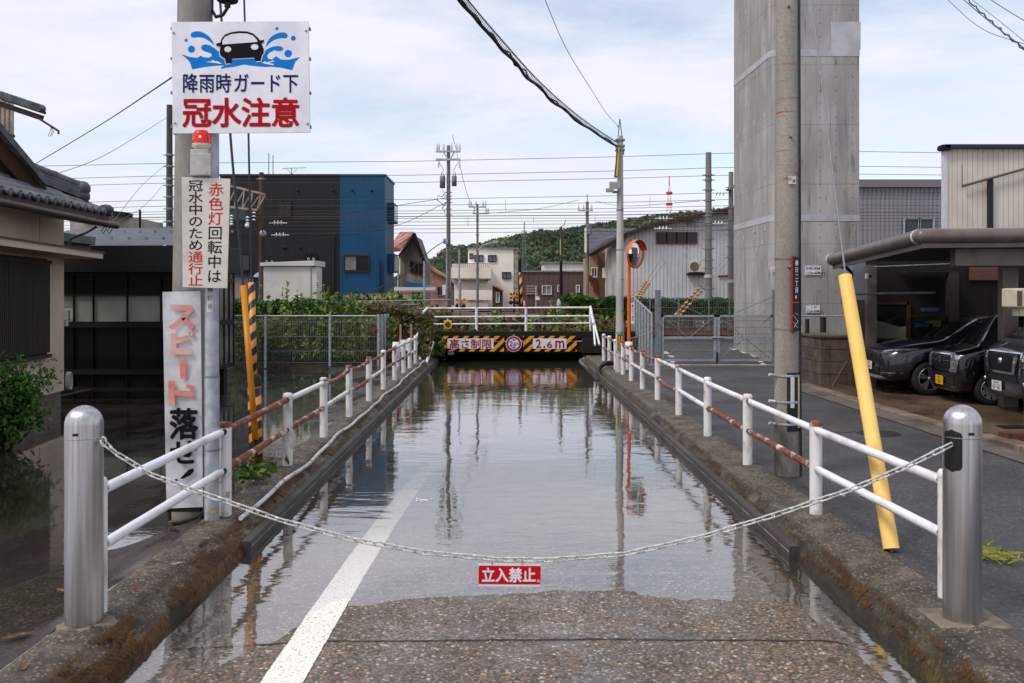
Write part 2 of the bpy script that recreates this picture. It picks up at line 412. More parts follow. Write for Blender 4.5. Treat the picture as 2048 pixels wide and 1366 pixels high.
# smooth lining wall below the kerb, starts some metres in
lining_m = M('lining_concrete', lin((76, 70, 66)), lin((58, 53, 48)), s=1.6, st=(1, .5, 1), rough=.6, var=.15, bmp=.2, bsc=30, c3=lin((46, 38, 26)), s3=4, st3=(1, .4, 2))
seam_m = M('white_mortar', lin((176, 178, 184)), lin((120, 116, 110)), s=7, st=(1, .5, 1), lo=.5, hi=.56, rough=.7)
for side in (-1, 1):
    XW = XWL if side < 0 else XWR
    mb = MB(); y0 = 7.75 if side < 0 else 7.6
    def lf(u, v):
        y = y0 + (31.4 - y0) * v / 100; x = XW(y)
        p = [(.03, -.10), (-.045, -.10), (-.05, -.115), (-.06, -3)][u]
        return (x + side * p[0], y, p[1])
    mb.grid(3, 100, lf, lining_m)
    x = XW(y0); mb.poly([(x + side * .03, y0, -.10), (x - side * .045, y0, -.10), (x - side * .06, y0, -3), (x + side * .03, y0, -3)], lining_m)
    mb.grid(1, 100, lambda u, v: (XW(y0 + (31.4 - y0) * v / 100) - side * (.0560), y0 + (31.4 - y0) * v / 100, (-.150 if u else -.143) - .0), seam_m)
    mb.build('lining_wall', kind='structure', loc=(0, 0, 0))

# ---- street and yard
def asphalt(name, c1, c2, wet):
    m, t, b = NT(name)
    n = noise_n(t, .55, detail=5); v = noise_n(t, 130, detail=3)
    f = ramp(t, n.outputs[0], [(.38, (0, 0, 0)), (.62, (1, 1, 1))])
    col = mixc(t, f, lin(c1), lin(c2))
    vo = node(t, 'ShaderNodeTexVoronoi', i_Scale=62.0); cc = node(t, 'ShaderNodeTexCoord'); t.links.new(cc.outputs['Object'], vo.inputs['Vector'])
    sp = node(t, 'ShaderNodeSeparateColor'); t.links.new(vo.outputs['Color'], sp.inputs[0])
    g = ramp(t, sp.outputs[0], [(0, (.55,) * 3), (.8, (1.15,) * 3), (.93, (1.5,) * 3), (1, (2.6,) * 3)])
    col = mixc(t, 1, col, g, 'MULTIPLY')
    t.links.new(col, b.inputs['Base Color'])
    w = noise_n(t, 1.2, (1, .6, 1), detail=4, loc=(3, 1, 0)); rr = ramp(t, w.outputs[0], [(.42, (wet[0],) * 3), (.6, (wet[1],) * 3)]); t.links.new(rr, b.inputs['Roughness'])
    bump(t, b, vo.outputs['Distance'], -.6, .008)
    return m
asph_r = asphalt('street_asphalt', (52, 51, 52), (66, 64, 64), (.55, .85))
asph_l = asphalt('wet_yard_asphalt', (44, 36, 31), (62, 54, 49), (.16, .5))
def interp(x, xs, ys):
    return float(np.interp(x, xs, ys))
XBY = [1, 5, 6.3, 7.2, 8.1, 8.7, 10.6, 13, 14.8, 20, 24, 25.5, 26.4, 27.0, 27.6, 60]
XBX = [-4.6, -3.85, -3.62, -3.45, -3.1, -2.9, -2.86, -2.95, -3.2, -3.6, -4.3, -5.5, -7.2, -9.5, -40, -40]
def yard_z(x, y):
    d = x - interp(y, XBY, XBX)
    z = ZP + max(-.22, min(.10, .11 * d if d > 0 else .06 * d))
    edge = XPL(y) - .17
    if y < 9: z = min(0.0, z)
    k = max(0, min(1, (x - (edge - .25)) / .25)); z = z * (1 - k) + max(z, -.012) * k if y < 8.3 or y > 14.5 else z
    z += .012 * noise.noise(Vector((x * 1.7, y * 1.3, 1))) + .004 * noise.noise(Vector((x * 7, y * 6, 2)))
    return z
def yard_fn(u, v):
    y = .8 + 30.5 * (v / 240) ** 1.15
    x1 = XPL(y) - .165
    f = 1 - (1 - u / 110) ** 1
    x = x1 - 24 * (1 - u / 110) ** 1.9
    return (x, y, yard_z(x, y))
mb = MB(); mb.grid(110, 240, yard_fn, asph_l, True); mb.build('yard_ground', kind='structure', loc=(0, 0, 0))
def street_z(x, y):
    z = .004 * noise.noise(Vector((x * .8, y * .6, 5)))
    if y > 28: z += min(.5, (y - 28) * .05)
    return z - .006
def street_fn(u, v):
    y = .8 + 40 * v / 160
    x0 = XPR(min(y, 31)) + .165; x = x0 + 26 * (u / 60) ** 1.6
    return (x, y, street_z(x, y))
mb = MB(); mb.grid(60, 160, street_fn, asph_r, True); mb.build('street', kind='structure', loc=(0, 0, 0))

# ---- water
def water_mat(name, murk, mcol, bumps, rgh=.0):
    m, t, b = NT(name); t.nodes.remove(b)
    out = t.nodes['Material Output']
    cc = node(t, 'ShaderNodeTexCoord')
    hsum = None
    bn = None
    for sc_, st, amp in bumps:
        n = noise_n(t, sc_, st, detail=3, rough=.5, dist=.4)
        bb = node(t, 'ShaderNodeBump', i_Strength=1.0, i_Distance=amp); t.links.new(n.outputs[0], bb.inputs['Height'])
        if bn is not None: t.links.new(bn.outputs[0], bb.inputs['Normal'])
        bn = bb
    lw_ = node(t, 'ShaderNodeLayerWeight', i_Blend=.5); t.links.new(bn.outputs[0], lw_.inputs['Normal'])
    pw_ = node(t, 'ShaderNodeMath', operation='POWER', i_1=3.1); t.links.new(lw_.outputs['Facing'], pw_.inputs[0])
    fr = node(t, 'ShaderNodeMath', operation='MULTIPLY_ADD', i_1=.97, i_2=.03); t.links.new(pw_.outputs[0], fr.inputs[0])
    gl = node(t, 'ShaderNodeBsdfGlossy', i_Roughness=rgh); t.links.new(bn.outputs[0], gl.inputs['Normal']); gl.inputs[0].default_value = (.93, .93, .94, 1)
    tr = node(t, 'ShaderNodeBsdfTransparent'); di = node(t, 'ShaderNodeBsdfDiffuse'); di.inputs[0].default_value = (*mcol, 1)
    m1 = node(t, 'ShaderNodeMixShader', i_0=murk); t.links.new(tr.outputs[0], m1.inputs[1]); t.links.new(di.outputs[0], m1.inputs[2])
    m2 = node(t, 'ShaderNodeMixShader'); t.links.new(fr.outputs[0], m2.inputs[0]); t.links.new(m1.outputs[0], m2.inputs[1]); t.links.new(gl.outputs[0], m2.inputs[2])
    t.links.new(m2.outputs[0], out.inputs[0])
    return m, t, out
wm, t, out = water_mat('canal_water', .03, lin((128, 124, 108)), [(.8, (1, 1.6, 1), .007), (3.2, (.6, 2.0, 1), .0020), (12, (.6, 2.0, 1), .00022)])
va = node(t, 'ShaderNodeVolumeAbsorption', i_Density=1.3); va.inputs[0].default_value = (.52, .5, .36, 1)
vsc = node(t, 'ShaderNodeVolumeScatter', i_Density=.2); vsc.inputs[0].default_value = (.8, .76, .62, 1)
vad = node(t, 'ShaderNodeAddShader'); t.links.new(va.outputs[0], vad.inputs[0]); t.links.new(vsc.outputs[0], vad.inputs[1]); t.links.new(vad.outputs[0], out.inputs['Volume'])
mb = MB()
ys = [2.0, 8, 16, 24, 31, 42]
prof_l = [(-2.5, y) for y in ys]; prof_r = [(2.72, y) for y in ys]
mb.prism([(XWR(2) + .03, 2, ZW), (XWR(42) + .03, 42, ZW), (XWL(42) - .03, 42, ZW), (XWL(2) - .03, 2, ZW)], (0, 0, -3.5), wm)
mb.build('flood_water', kind='structure', loc=(0, 0, 0))
pm, t, out = water_mat('yard_water', .02, lin((70, 58, 46)), [(1.2, (1, 1.6, 1), .0012), (7, (.7, 2, 1), .0005)])
mb = MB()
def pool_fn(u, v):
    y = 1 + 27 * v / 30; x1 = XPL(y) - .15
    return (x1 - 23 * (1 - u), y, ZP)
mb.grid(1, 30, pool_fn, pm); mb.build('yard_water', kind='structure', loc=(0, 0, 0))

# ---- railway land and far ground
ballast = M('ballast_ground', lin((112, 92, 76)), lin((84, 74, 60)), s=1.2, rough=.95, var=.35, vs_=9, bmp=.6, bsc=12)
mb = MB()
def far_fn(u, v):
    x = -700 + 1400 * u / 28; y = 36 + 1900 * (v / 24) ** 2.2
    return (x, y, .55 if y < 60 else .5)
mb.grid(28, 24, far_fn, ballast); mb.build('railway_ground', kind='structure', loc=(0, 36, 0))
# embankment left + right of the underpass
bank_m = M('bank_soil', lin((70, 58, 44)), lin((52, 58, 30)), s=2, rough=.95, var=.3, bmp=.6, bsc=14)
def bank_fn(u, v):
    x = -40 + 37.0 * u / 60; y = 27.4 + 9.2 * v / 20
    z = -.12 + min(.75, max(0, (y - 28.2)) * .34) + .05 * noise.noise(Vector((x * .9, y, 0)))
    return (x, y, z)
mb = MB(); mb.grid(60, 20, bank_fn, bank_m, True); mb.build('embankment_ground', kind='structure', loc=(-20, 30, 0))
def bank2_fn(u, v):
    x = 2.5 + 3.0 * u / 10; y = 31.6 + 5 * v / 10
    return (x, y, (.62 if y > 32.4 else .1) * (1 if x < 5 else .3) + .04 * noise.noise(Vector((x * 1.5, y, 3))))
mb = MB(); mb.grid(10, 10, bank2_fn, bank_m, True); mb.build('embankment_ground', kind='structure', loc=(4, 33, 0))
# deck of the underpass
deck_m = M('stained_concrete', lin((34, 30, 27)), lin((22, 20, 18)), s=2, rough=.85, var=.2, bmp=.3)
mb = MB(); mb.box((-4.2, 31.5, .03), (4.3, 42, .62), deck_m); mb.box((-4.4, 31.35, .56), (4.4, 31.9, .82), deck_m)
mb.box((-4.6, 31.45, -3), (XWL(31) - .02, 42, .03), deck_m); mb.box((XWR(31) + .02, 31.45, -3), (4.6, 42, .03), deck_m)
mb.box((-3, 41.7, -3), (3, 42, .03), deck_m)  # end wall added to close off the underpass so it stays dark
br = mb.build('railway_bridge', label='low dark concrete railway bridge over the flooded underpass', cat='bridge', bevel=.02)
# ---------------------------------------------------------------- bollards, chain, rails
def steel_mat():
    m, t, b = NT('brushed_steel')
    n = noise_n(t, 60, (1, 1, .02), detail=4); v = ramp(t, n.outputs[0], [(.3, (.36, .35, .35)), (.7, (.58, .57, .57))])
    t.links.new(v, b.inputs['Base Color']); b.inputs['Metallic'].default_value = 1
    s = noise_n(t, 5, (1, 1, .3)); r = ramp(t, s.outputs[0], [(.3, (.26,) * 3), (.7, (.42,) * 3)]); t.links.new(r, b.inputs['Roughness'])
    b.inputs['Anisotropic'].default_value = .6
    return m
steel = steel_mat()
slot_m = M('bollard_slot', (.01, .01, .01), rough=.5)
mortar = M('mortar', lin((128, 118, 104)), lin((98, 90, 78)), s=8, rough=.9, bmp=.4, bsc=40)
def bollard(x, y, label, slot_dir, pad):
    root = empty('steel_bollard', (x, y, -.02), label, 'bollard')
    r = .111; H = 1.37
    prof = [(r, 0), (r, H - .13)] + [(r * math.cos(a), H - .13 + .115 * math.sin(a)) for a in [R(k) for k in range(8, 90, 9)]] + [(.001, H - .015)]
    mb = MB(); mb.lathe(prof, steel, (x, y, -.02), 40); mb.build('post_body', root)
    mb = MB(); mb.lathe([(r + .0015, H - .215), (r + .0025, H - .21), (r + .0015, H - .205)], steel, (x, y, -.02), 40); mb.build('cap_ring', root)
    mb = MB()       # keyhole plate on the front
    a = R(-90)
    for k in range(6):
        t0 = a + R(-9 + 3 * k); t1 = a + R(-6 + 3 * k); q = r + .003
        mb.add([(x + q * math.cos(t0), y + q * math.sin(t0), H - .21), (x + q * math.cos(t1), y + q * math.sin(t1), H - .21),
                (x + q * math.cos(t1), y + q * math.sin(t1), H - .193), (x + q * math.cos(t0), y + q * math.sin(t0), H - .193)], [(0, 1, 2, 3)], slot_m)
    mb.build('keyhole', root)
    mb = MB()
    if pad: mb.lathe([(.02, .03), (.17, .03), (.20, .0), (.20, -.06)], mortar, (x, y, -.025), 20)
    else: mb.box((x - .2, y - .15, -.09), (x + .24, y + .2, .012), mortar)
    mb.build('base_collar', root, bevel=.015)
    if slot_dir:    # tall opening for the chain on the road side
        mb = MB(); c0 = R(213)
        def sl(u, v):
            w = R(31) * math.sqrt(max(0, 1 - (max(0, abs(v / 16 - .5) * 2 - .72) / .28) ** 2)); t = c0 - w + 2 * w * u / 10
            q = r + .002; return (x + q * math.cos(t), y + q * math.sin(t), .93 + .26 * v / 16)
        mb.grid(10, 16, sl, slot_m, True); mb.build('chain_opening', root)
    return root
BL, BR = (-2.62, 5.55), (2.81, 5.58)
bollard(*BL, 'stainless steel bollard standing on the mossy kerb beside the flooded yard', 0, True)
bollard(*BR, 'stainless steel bollard with a dark chain opening beside the asphalt street', -1, False)

# chain
cpts = [(205, 882), (230, 905), (300, 948), (365, 973), (430, 995), (560, 1040), (700, 1078), (850, 1105), (1000, 1119), (1100, 1120), (1250, 1108), (1400, 1075), (1550, 1030), (1700, 980), (1820, 930), (1903, 889)]
CY = 5.5
P3 = np.array([W(x, y, CY) for x, y in cpts]); dd = np.r_[0, np.cumsum(np.linalg.norm(np.diff(P3, axis=0), axis=1))]
def cp(s): return Vector([np.interp(s, dd, P3[:, k]) for k in range(3)])
chain_m = M('painted_chain', lin((205, 205, 200)), lin((150, 150, 146)), s=30, lo=.5, hi=.7, rough=.4, metal=.3)
mb = MB(); pitch = .0615; nl = int(dd[-1] / pitch)
for k in range(nl):
    s = (k + .5) * dd[-1] / nl; p = cp(s); d = (cp(s + .03) - cp(s - .03)).normalized()
    a = R((28 if k % 2 else 118) + 8 * math.sin(k * 1.7)); x = d.cross(Vector((0, 1, 0))).normalized(); y = d.cross(x)
    w = x * math.cos(a) + y * math.sin(a); hl, hw = .026, .0145
    lk = []
    for q in range(14):
        t = 2 * math.pi * q / 14; ct, st_ = math.cos(t), math.sin(t)
        lk.append(p + d * (hl * (1 if ct > 0 else -1) * min(1, abs(ct) * 2.2) ** .5 * .98 + ct * .012) + w * hw * max(-1, min(1, st_ * 1.35)))
    mb.tube(lk, .0052, chain_m, 6, closed=True)
mb.build('barrier_chain', label='white sagging link chain hung between the two steel bollards', cat='chain')
mb = MB(); h = W(207, 884, CY)
mb.tube([h + Vector((.018 * math.cos(t), 0, .03 * math.sin(t))) for t in np.linspace(0, 6.28, 15)[:-1]], .006, steel, 6, closed=True)
mb.tube([h + Vector((-.02, 0, .0)), Vector((BL[0] + .1, BL[1] - .03, h.z))], .008, steel, 8)
mb.build('chain_hook', label='small steel ring holding the chain end on the yard side bollard', cat='hook')
# hanging sign
red_s = M('sign_red', lin((196, 16, 26)), rough=.5, var=.03, spec=.12); white_s = M('sign_white', lin((226, 226, 232)), lin((210, 210, 218)), s=3, rough=.35, var=.02)
root = empty('hanging_sign', W(1020, 1172, CY - .01), 'red sign with white 立入禁止 characters hanging from the chain', 'sign')
mb = MB(); sign_board(mb, [(957, 1127), (1082, 1128), (1081, 1173), (957, 1172)], CY - .015, .004, white_s)
quad_px(mb, [(957.5, 1131), (1081.5, 1132), (1081, 1169), (957, 1168)], CY - .019, red_s)
for k, ch in enumerate('立入禁止'): text_px(mb, ch, 963 + k * 27.3, 1135, 963 + k * 27.3 + 27, 1165, CY - .021, white_s, .03)
text_px(mb, '㈱', 1074, 1158, 1080, 1166, CY - .021, white_s, 0)
mb.build('board', root)
for x in (984, 1044):
    mb = MB(); mb.tube([W(x, 1130, CY - .016), W(x + 1, 1122, CY - .02), W(x, 1117, CY)], .003, steel_wire, 5); mb.build('hanger', root)

# guard rails
def guard(side, Ys, label, red_from, top_h=.775, low_h=.42):
    XP = XPL if side < 0 else XPR
    root = empty('guard_rail', (XP(Ys[0]), Ys[0], 0), label, 'railing')
    pt_m = white_paint
    lat = [random.uniform(-.012, .012) for _ in Ys]; ht = [random.uniform(-.012, .012) for _ in Ys]
    for k, y in enumerate(Ys):
        x = XP(y) + (0 if k else (.1 if side > 0 else -.035)); mb = MB(); r = .056 if k else .05
        tz = .85 + ht[k]
        lean = random.uniform(-.01, .01)
        mb.lathe([(r, -.02), (r, tz - .035)], pt_m, (x, y, 0), 18)
        mb.lathe([(r * 1.06, tz - .04), (r * 1.06, tz - .02), (r * .8, tz + .005), (.001, tz + .012)], rust_paint if k in red_from else pt_m, (x, y, 0), 18)
        for h in (top_h, low_h):
            for d in (-1, 1): mb.tube([(x, y + d * .05, h + ht[k]), (x, y + d * .12, h + ht[k])], .033, black_p if (k * 3 + d) % 4 else rust_paint, 8)
        mb.build('post', root)
    for k in range(len(Ys) - 1):
        for h in (top_h, low_h):
            a = Vector((XP(Ys[k]) + lat[k] + (0 if k else (.1 if side > 0 else -.035)), Ys[k] + .06, h + ht[k])); b = Vector((XP(Ys[k + 1]) + lat[k + 1], Ys[k + 1] - .06, h + ht[k + 1]))
            key = (k, 0 if h == top_h else 1)
            mt = RAIL[side].get(key, 'w'); mt = {'w': white_pipe, 'r': rust_paint, 'm': rusty_white}[mt]
            bend = BEND[side].get(key, 0.0)
            pts = [a.lerp(b, q / 8) + Vector((random.uniform(-.003, .003), 0, bend * math.sin(math.pi * q / 8))) for q in range(9)]
            mb = MB(); mb.tube(pts, .034, mt, 12); mb.build('rail', root)
    return root
white_pipe = M('white_pipe', lin((228, 229, 234)), lin((176, 168, 158)), s=5, st=(1, .5, 1), lo=.5, hi=.75, rough=.35, var=.03, c3=lin((96, 78, 64)), s3=11, lo3=.68, hi3=.76)
RAIL = {1: {(1, 1): 'r', (2, 1): 'r', (4, 1): 'r', (5, 0): 'r', (6, 0): 'r', (7, 0): 'r', (8, 0): 'r', (9, 0): 'r', (10, 0): 'r', (5, 1): 'm', (6, 1): 'm', (7, 1): 'r', (8, 1): 'r', (9, 1): 'r', (10, 1): 'r', (4, 0): 'm'},
        -1: {(1, 0): 'r', (1, 1): 'r', (2, 1): 'r', (3, 0): 'r', (3, 1): 'm', (4, 0): 'r', (4, 1): 'r', (5, 0): 'r', (5, 1): 'm', (6, 0): 'r', (6, 1): 'r', (7, 0): 'm', (7, 1): 'r', (8, 0): 'm', (8, 1): 'r'}}
BEND = {1: {(4, 1): -.05, (5, 0): -.03, (6, 0): -.03, (7, 0): -.02}, -1: {(3, 0): -.05, (4, 0): -.04, (5, 0): -.03, (4, 1): -.03}}
guard(1, [6.0, 8.3, 10.75, 13.0, 15.3, 17.6, 19.7, 21.6, 23.3, 25.0, 26.7, 28.4], 'rust stained white pipe railing along the kerb on the asphalt street side', {1, 4, 5, 6, 7, 8})
guard(-1, [5.72, 8.25, 10.7, 12.9, 15.1, 17.4, 19.6, 21.7, 23.8, 25.4, 27.2], 'rust stained white pipe railing along the kerb on the flooded yard side', {1, 3, 4, 5})
# bracing at the far left end
root = empty('pipe_brace', (-2.86, 29, 0), 'white slanted pipe brace where the yard side railing meets the bridge', 'railing')
for a, b, r in (((830, 685), (846, 625), .04), ((846, 625), (855, 616), .04), ((830, 700), (846, 652), .035), ((840, 728), (840, 690), .05), ((852, 728), (866, 684), .05), ((808, 690), (864, 684), .035), ((812, 718), (856, 706), .03)):
    mb = MB(); mb.tube([W(*a, 28.8), W(*b, 29.6)], r, white_pipe, 8); mb.build('brace', root)
# white conduit along the left kerb
conduit = M('white_conduit', lin((205, 205, 208)), lin((150, 146, 142)), s=10, lo=.5, hi=.65, rough=.5)
mb = MB(); y = 8.15; pts = []
while y < 28.5:
    pts.append((XPL(y) + .20 + .02 * math.sin(y * 1.3) + .012 * math.sin(y * 3.7), y, .012 + .012 * math.sin(y * 2.1))); y += .25
mb.tube(pts, .022, conduit, 8)
for k in range(6, len(pts) - 1, 5): a = Vector(pts[k]); mb.tube([a, a + Vector((0, .03, 0))], .026, galv_d, 8)
mb.build('cable_conduit', label='white cable conduit lying along the mossy kerb top', cat='conduit')

# ---------------------------------------------------------------- left poles and signs
root = empty('concrete_pole', (W(384, 1009, 8.75).x, 8.75, -.05), 'thick concrete utility pole carrying the large car flood warning sign', 'utility pole')
bx = root.location.x
mb = MB(); mb.tube([(bx - .03, 8.75, -.3), (bx + .0, 8.75, 2.2), (bx + .04, 8.75, 5.6)], [.19, .178, .16], concrete_pole, 28); mb.build('shaft', root)
mb = MB()
for z in (2.06, 3.58):
    mb.lathe([(.180, z), (.183, z + .02), (.180, z + .04)], galv_d, (bx + .01, 8.75, 0), 24)
mb.build('band', root)
mb = MB(); mb.tube([W(424, -30, 8.75), W(424, 20, 8.75), W(432, 34, 8.7), (W(446, 30, 8.6)), W(456, 14, 8.6), W(457, 5, 8.6)], .016, wire_m, 8); mb.build('cable_loop', root)
mb = MB(); c = W(455, 2, 8.6); mb.lathe([(.09, -.008), (.10, 0), (.1, .06)], black_p, c, 16); mb.poly([c + Vector((.09 * math.cos(t), .09 * math.sin(t), -.008)) for t in np.linspace(0, 6.28, 17)[:-1]], black_p)
mb.tube([c, c + Vector((0, 0, -.06))], .03, black_p, 10); mb.build('camera_dome', root)
root = empty('steel_pole', (W(424, 1040, 8.1).x, 8.1, 0), 'slim grey steel pole with a yellow sticker in front of the white speed sign', 'sign pole')
bx = root.location.x
mb = MB(); mb.tube([(bx, 8.1, -.1), (bx, 8.1, 1.3)], .065, galv, 20); mb.tube([(bx, 8.1, 1.3), (bx, 8.1, 3.7)], .062, galv, 20)
for z in (.62, 1.28, 2.5): mb.lathe([(.066, z), (.068, z + .01), (.066, z + .02)], galv_d, (bx, 8.1, 0), 20)
mb.build('shaft', root)
lab_w = M('label_white', lin((190, 190, 188)), lin((160, 158, 154)), s=9, rough=.5); ink = M('ink_black', (.008, .008, .011), rough=.6, spec=.08)
def wrap(cx_, cy_, r):          # map photo columns onto a round pole's front
    def fn(X, Yp):
        p = W(X, Yp, cy_ - r); a = (p.x - cx_) / r; a = max(-1.4, min(1.4, a)); return Vector((cx_ + r * math.sin(a), cy_ - r * math.cos(a), p.z))
    return fn
mb = MB(); fn = wrap(bx, 8.1, .066); mb.grid(6, 1, lambda u, v: fn(413 + 13 * u / 6, 625 - 60 * v), lab_w)
fn = wrap(bx, 8.1, .068)
for k, ch in enumerate('福井市'): text_px(mb, ch, 414.5, 571 + k * 18, 425.5, 584 + k * 18, 8.0, ink, 0, fn=fn)
mb.build('label', root)
yel = M('yellow_sticker', lin((220, 170, 30)), rough=.5)
mb = MB(); fn = wrap(bx, 8.1, .067); mb.grid(3, 1, lambda u, v: fn(422 + 9 * u / 3, 1026 - 5 * v), yel); mb.build('sticker', root)

# large flood sign
blue_s = M('sign_blue', lin((4, 116, 196)), rough=.5, var=.02, spec=.12); navy = M('sign_navy', lin((16, 30, 82)), rough=.5, var=.02, spec=.12)
red_d = M('sign_dark_red', lin((164, 10, 22)), rough=.5, var=.03, spec=.12)
S1 = 8.0
def c2(x, y): return (300 + x / 4.27, y / 4.27)
root = empty('flood_warning_sign', W(480, 266, S1), 'large white sign with a splashing car pictogram and 冠水注意 lettering', 'sign')
mb = MB(); sign_board(mb, [(343, 44), (617, 42.5), (620, 265), (346, 267)], S1, .012, white_s, galv)
def cpoly(pts, dep, m): mb.poly([W(*c2(x, y), S1 - dep) for x, y in pts][::-1], m)
def circ(cx_, cy_, rx, ry, dep, m): cpoly([(cx_ + rx * math.cos(t), cy_ + ry * math.sin(t)) for t in np.linspace(0, 2 * math.pi, 25)[:-1]], dep, m)
def smooth_loop(p, n=5):
    out = []; N = len(p)
    for i in range(N):
        a, b, c_, d = [np.array(p[(i + j) % N], float) for j in (-1, 0, 1, 2)]
        for k in range(n):
            t = k / n; out.append(tuple(.5 * ((2 * b) + (-a + c_) * t + (2 * a - 5 * b + 4 * c_ - d) * t * t + (-a + 3 * b - 3 * c_ + d) * t ** 3)))
    return out
wave = [(262, 462), (340, 485), (385, 492), (410, 490), (432, 475), (455, 488), (500, 492), (525, 480), (525, 460), (500, 448), (455, 435), (435, 412), (440, 390), (470, 378), (510, 385), (550, 410), (590, 445), (620, 500), (700, 510), (890, 500), (960, 470), (985, 440), (990, 425), (1040, 400), (1090, 392), (1130, 400), (1138, 425), (1110, 438), (1060, 430), (1020, 450), (1000, 475), (1010, 500), (1040, 508), (1075, 480), (1120, 508), (1180, 510), (1240, 495), (1282, 485), (1240, 530), (1215, 600), (1130, 580), (1040, 570), (980, 572), (900, 565), (800, 552), (720, 570), (640, 580), (610, 588), (605, 575), (635, 558), (560, 562), (470, 572), (360, 592), (340, 530), (300, 490)]
cpoly(wave, .003, blue_s)
cpoly(smooth_loop([(350, 310), (352, 284), (385, 268), (440, 272), (495, 304), (530, 344), (546, 382), (515, 358), (465, 328), (420, 318), (372, 321)]), .003, blue_s)
cpoly(smooth_loop([(990, 400), (1002, 358), (1042, 308), (1100, 281), (1150, 277), (1175, 300), (1163, 325), (1110, 327), (1060, 342), (1020, 370)]), .003, blue_s)
for q in ((308, 344, 13), (354, 420, 30), (1084, 245, 14), (1224, 326, 21), (1180, 457, 32)): circ(q[0], q[1], q[2], q[2], .003, blue_s)
for pts in ([(470, 528), (530, 524), (528, 510), (560, 524), (575, 522), (620, 548), (560, 538)], [(955, 538), (985, 522), (990, 534), (1055, 516), (1060, 524), (1010, 536), (1058, 546), (1056, 556), (1000, 548)]): cpoly(pts, .005, white_s)
body = [(600, 365), (610, 330), (640, 295), (690, 275), (760, 265), (830, 268), (880, 285), (920, 320), (940, 345), (972, 338), (972, 360), (950, 370), (960, 390), (972, 420), (970, 455), (955, 475), (945, 520), (900, 523), (890, 492), (700, 502), (692, 540), (650, 543), (638, 500), (605, 480), (595, 455), (597, 420), (600, 398), (568, 393), (565, 370)]
halo = [((x - 768) * 1.035 + 768, (y - 400) * 1.045 + 402) for x, y in body if y > 385]
cpoly([(588, 390)] + halo[::1] + [] if False else [(955, 380)] + [p for p in halo if p[0] > 0] + [(590, 395)], .005, white_s)
cpoly(body, .007, ink)
cpoly([(618, 380), (617, 350), (640, 315), (690, 292), (760, 284), (830, 287), (880, 305), (908, 335), (920, 357)], .009, white_s)
circ(664, 421, 29, 24, .009, white_s); circ(893, 401, 32, 24, .009, white_s)
for k, ch in enumerate('降雨時ガード下'):
    xs = [365, 398.5, 431.5, 467, 500, 533, 566][k]; text_px(mb, ch, xs - 1, 146, xs + 31.5, 186.5, S1 - .004, navy, .016)
for k, ch in enumerate('冠水注意'): text_px(mb, ch, 364 + k * 59, 194, 364 + k * 59 + 60, 256, S1 - .004, red_d, .028)
mb.build('board', root)
for x, y in ((347, 65), (612, 61), (350, 246), (615, 247)):
    mb = MB(); mb.ball(W(x, y, S1 - .004), .012, galv, 8); mb.build('bolt', root)
mb = MB()
for y in (58, 118, 186, 254): mb.box(W(345, y + 4, S1 + .06), W(619.5 + y * .006, y - 4, S1 + .012), galv_d)
mb.build('back_rail', root)
# warning lamp
root = empty('warning_lamp', W(406, 302, 8.02), 'lit red rotating warning lamp below the large flood sign', 'lamp')
lens = M('lamp_lens', lin((190, 12, 10)), rough=.15, var=.02, emit=.35, coat=.5)
c = W(403.5, 302, 8.02); mb = MB(); mb.lathe([(.082, .058), (.083, .062), (.076, .15), (.06, .178), (.001, .182)], lens, c, 24)
mb.build('lens', root)
mb = MB(); mb.lathe([(.001, 0), (.062, 0), (.07, .02), (.084, .035), (.085, .06)], M('lamp_base', lin((205, 198, 185)), rough=.4), c, 24); mb.build('lamp_base', root)
bul = M('lamp_bulb', (1, .25, .08), emit=5); mb = MB(); mb.ball(c + Vector((.01, -.072, .115)), .012, bul, 8); mb.build('bulb', root)
root = empty('lamp_cabinet', W(408, 352, 8.02), 'weathered grey cabinet carrying the red warning lamp', 'cabinet')
boxm = M('cabinet_grey', lin((172, 170, 168)), lin((148, 144, 140)), s=4, rough=.5, c3=lin((96, 70, 56)), s3=6, lo3=.62, hi3=.72)
mb = MB(); mb.box(W(380, 352, 7.95), W(424, 305, 8.2) + Vector((.05, 0, -.01)), boxm); mb.build('body', root, bevel=.006)
mb = MB(); mb.box(W(381.5, 350, 7.944), W(422.5, 307, 7.952), boxm); mb.build('door', root, bevel=.003)
mb = MB(); mb.tube([W(384, 300, 8.4), W(384, 296, 8.15), W(395, 296, 8.03)], .01, galv_d, 6); mb.build('bracket', root)
# notice: red lamp rotating
S2 = 7.98
crm = M('notice_cream', lin((206, 201, 192)), lin((186, 178, 166)), s=2.5, rough=.5, var=.03, c3=lin((150, 136, 118)), s3=2, lo3=.62, hi3=.8)
root = empty('notice_board', W(412, 576, S2), 'cream notice board in two columns beginning 赤色灯回転中は', 'sign')
mb = MB(); sign_board(mb, [(363.5, 354), (460.5, 357.5), (454.5, 576.5), (365.5, 574)], S2, .012, crm, galv_d)
for k, ch in enumerate('赤色灯回転中は'): text_px(mb, ch, 417 - k * .6, 364.5 + k * 28.9, 448 - k * .7, 393 + k * 28.9, S2 - .003, red_s if k < 3 else ink, .006, sk=-.02)
for k, ch in enumerate('冠水中のため通行止'): text_px(mb, ch, 376, 359 + k * 23.7, 406.5, 383.5 + k * 23.7, S2 - .003, red_s if k > 5 else ink, .006)
mb.build('board', root)
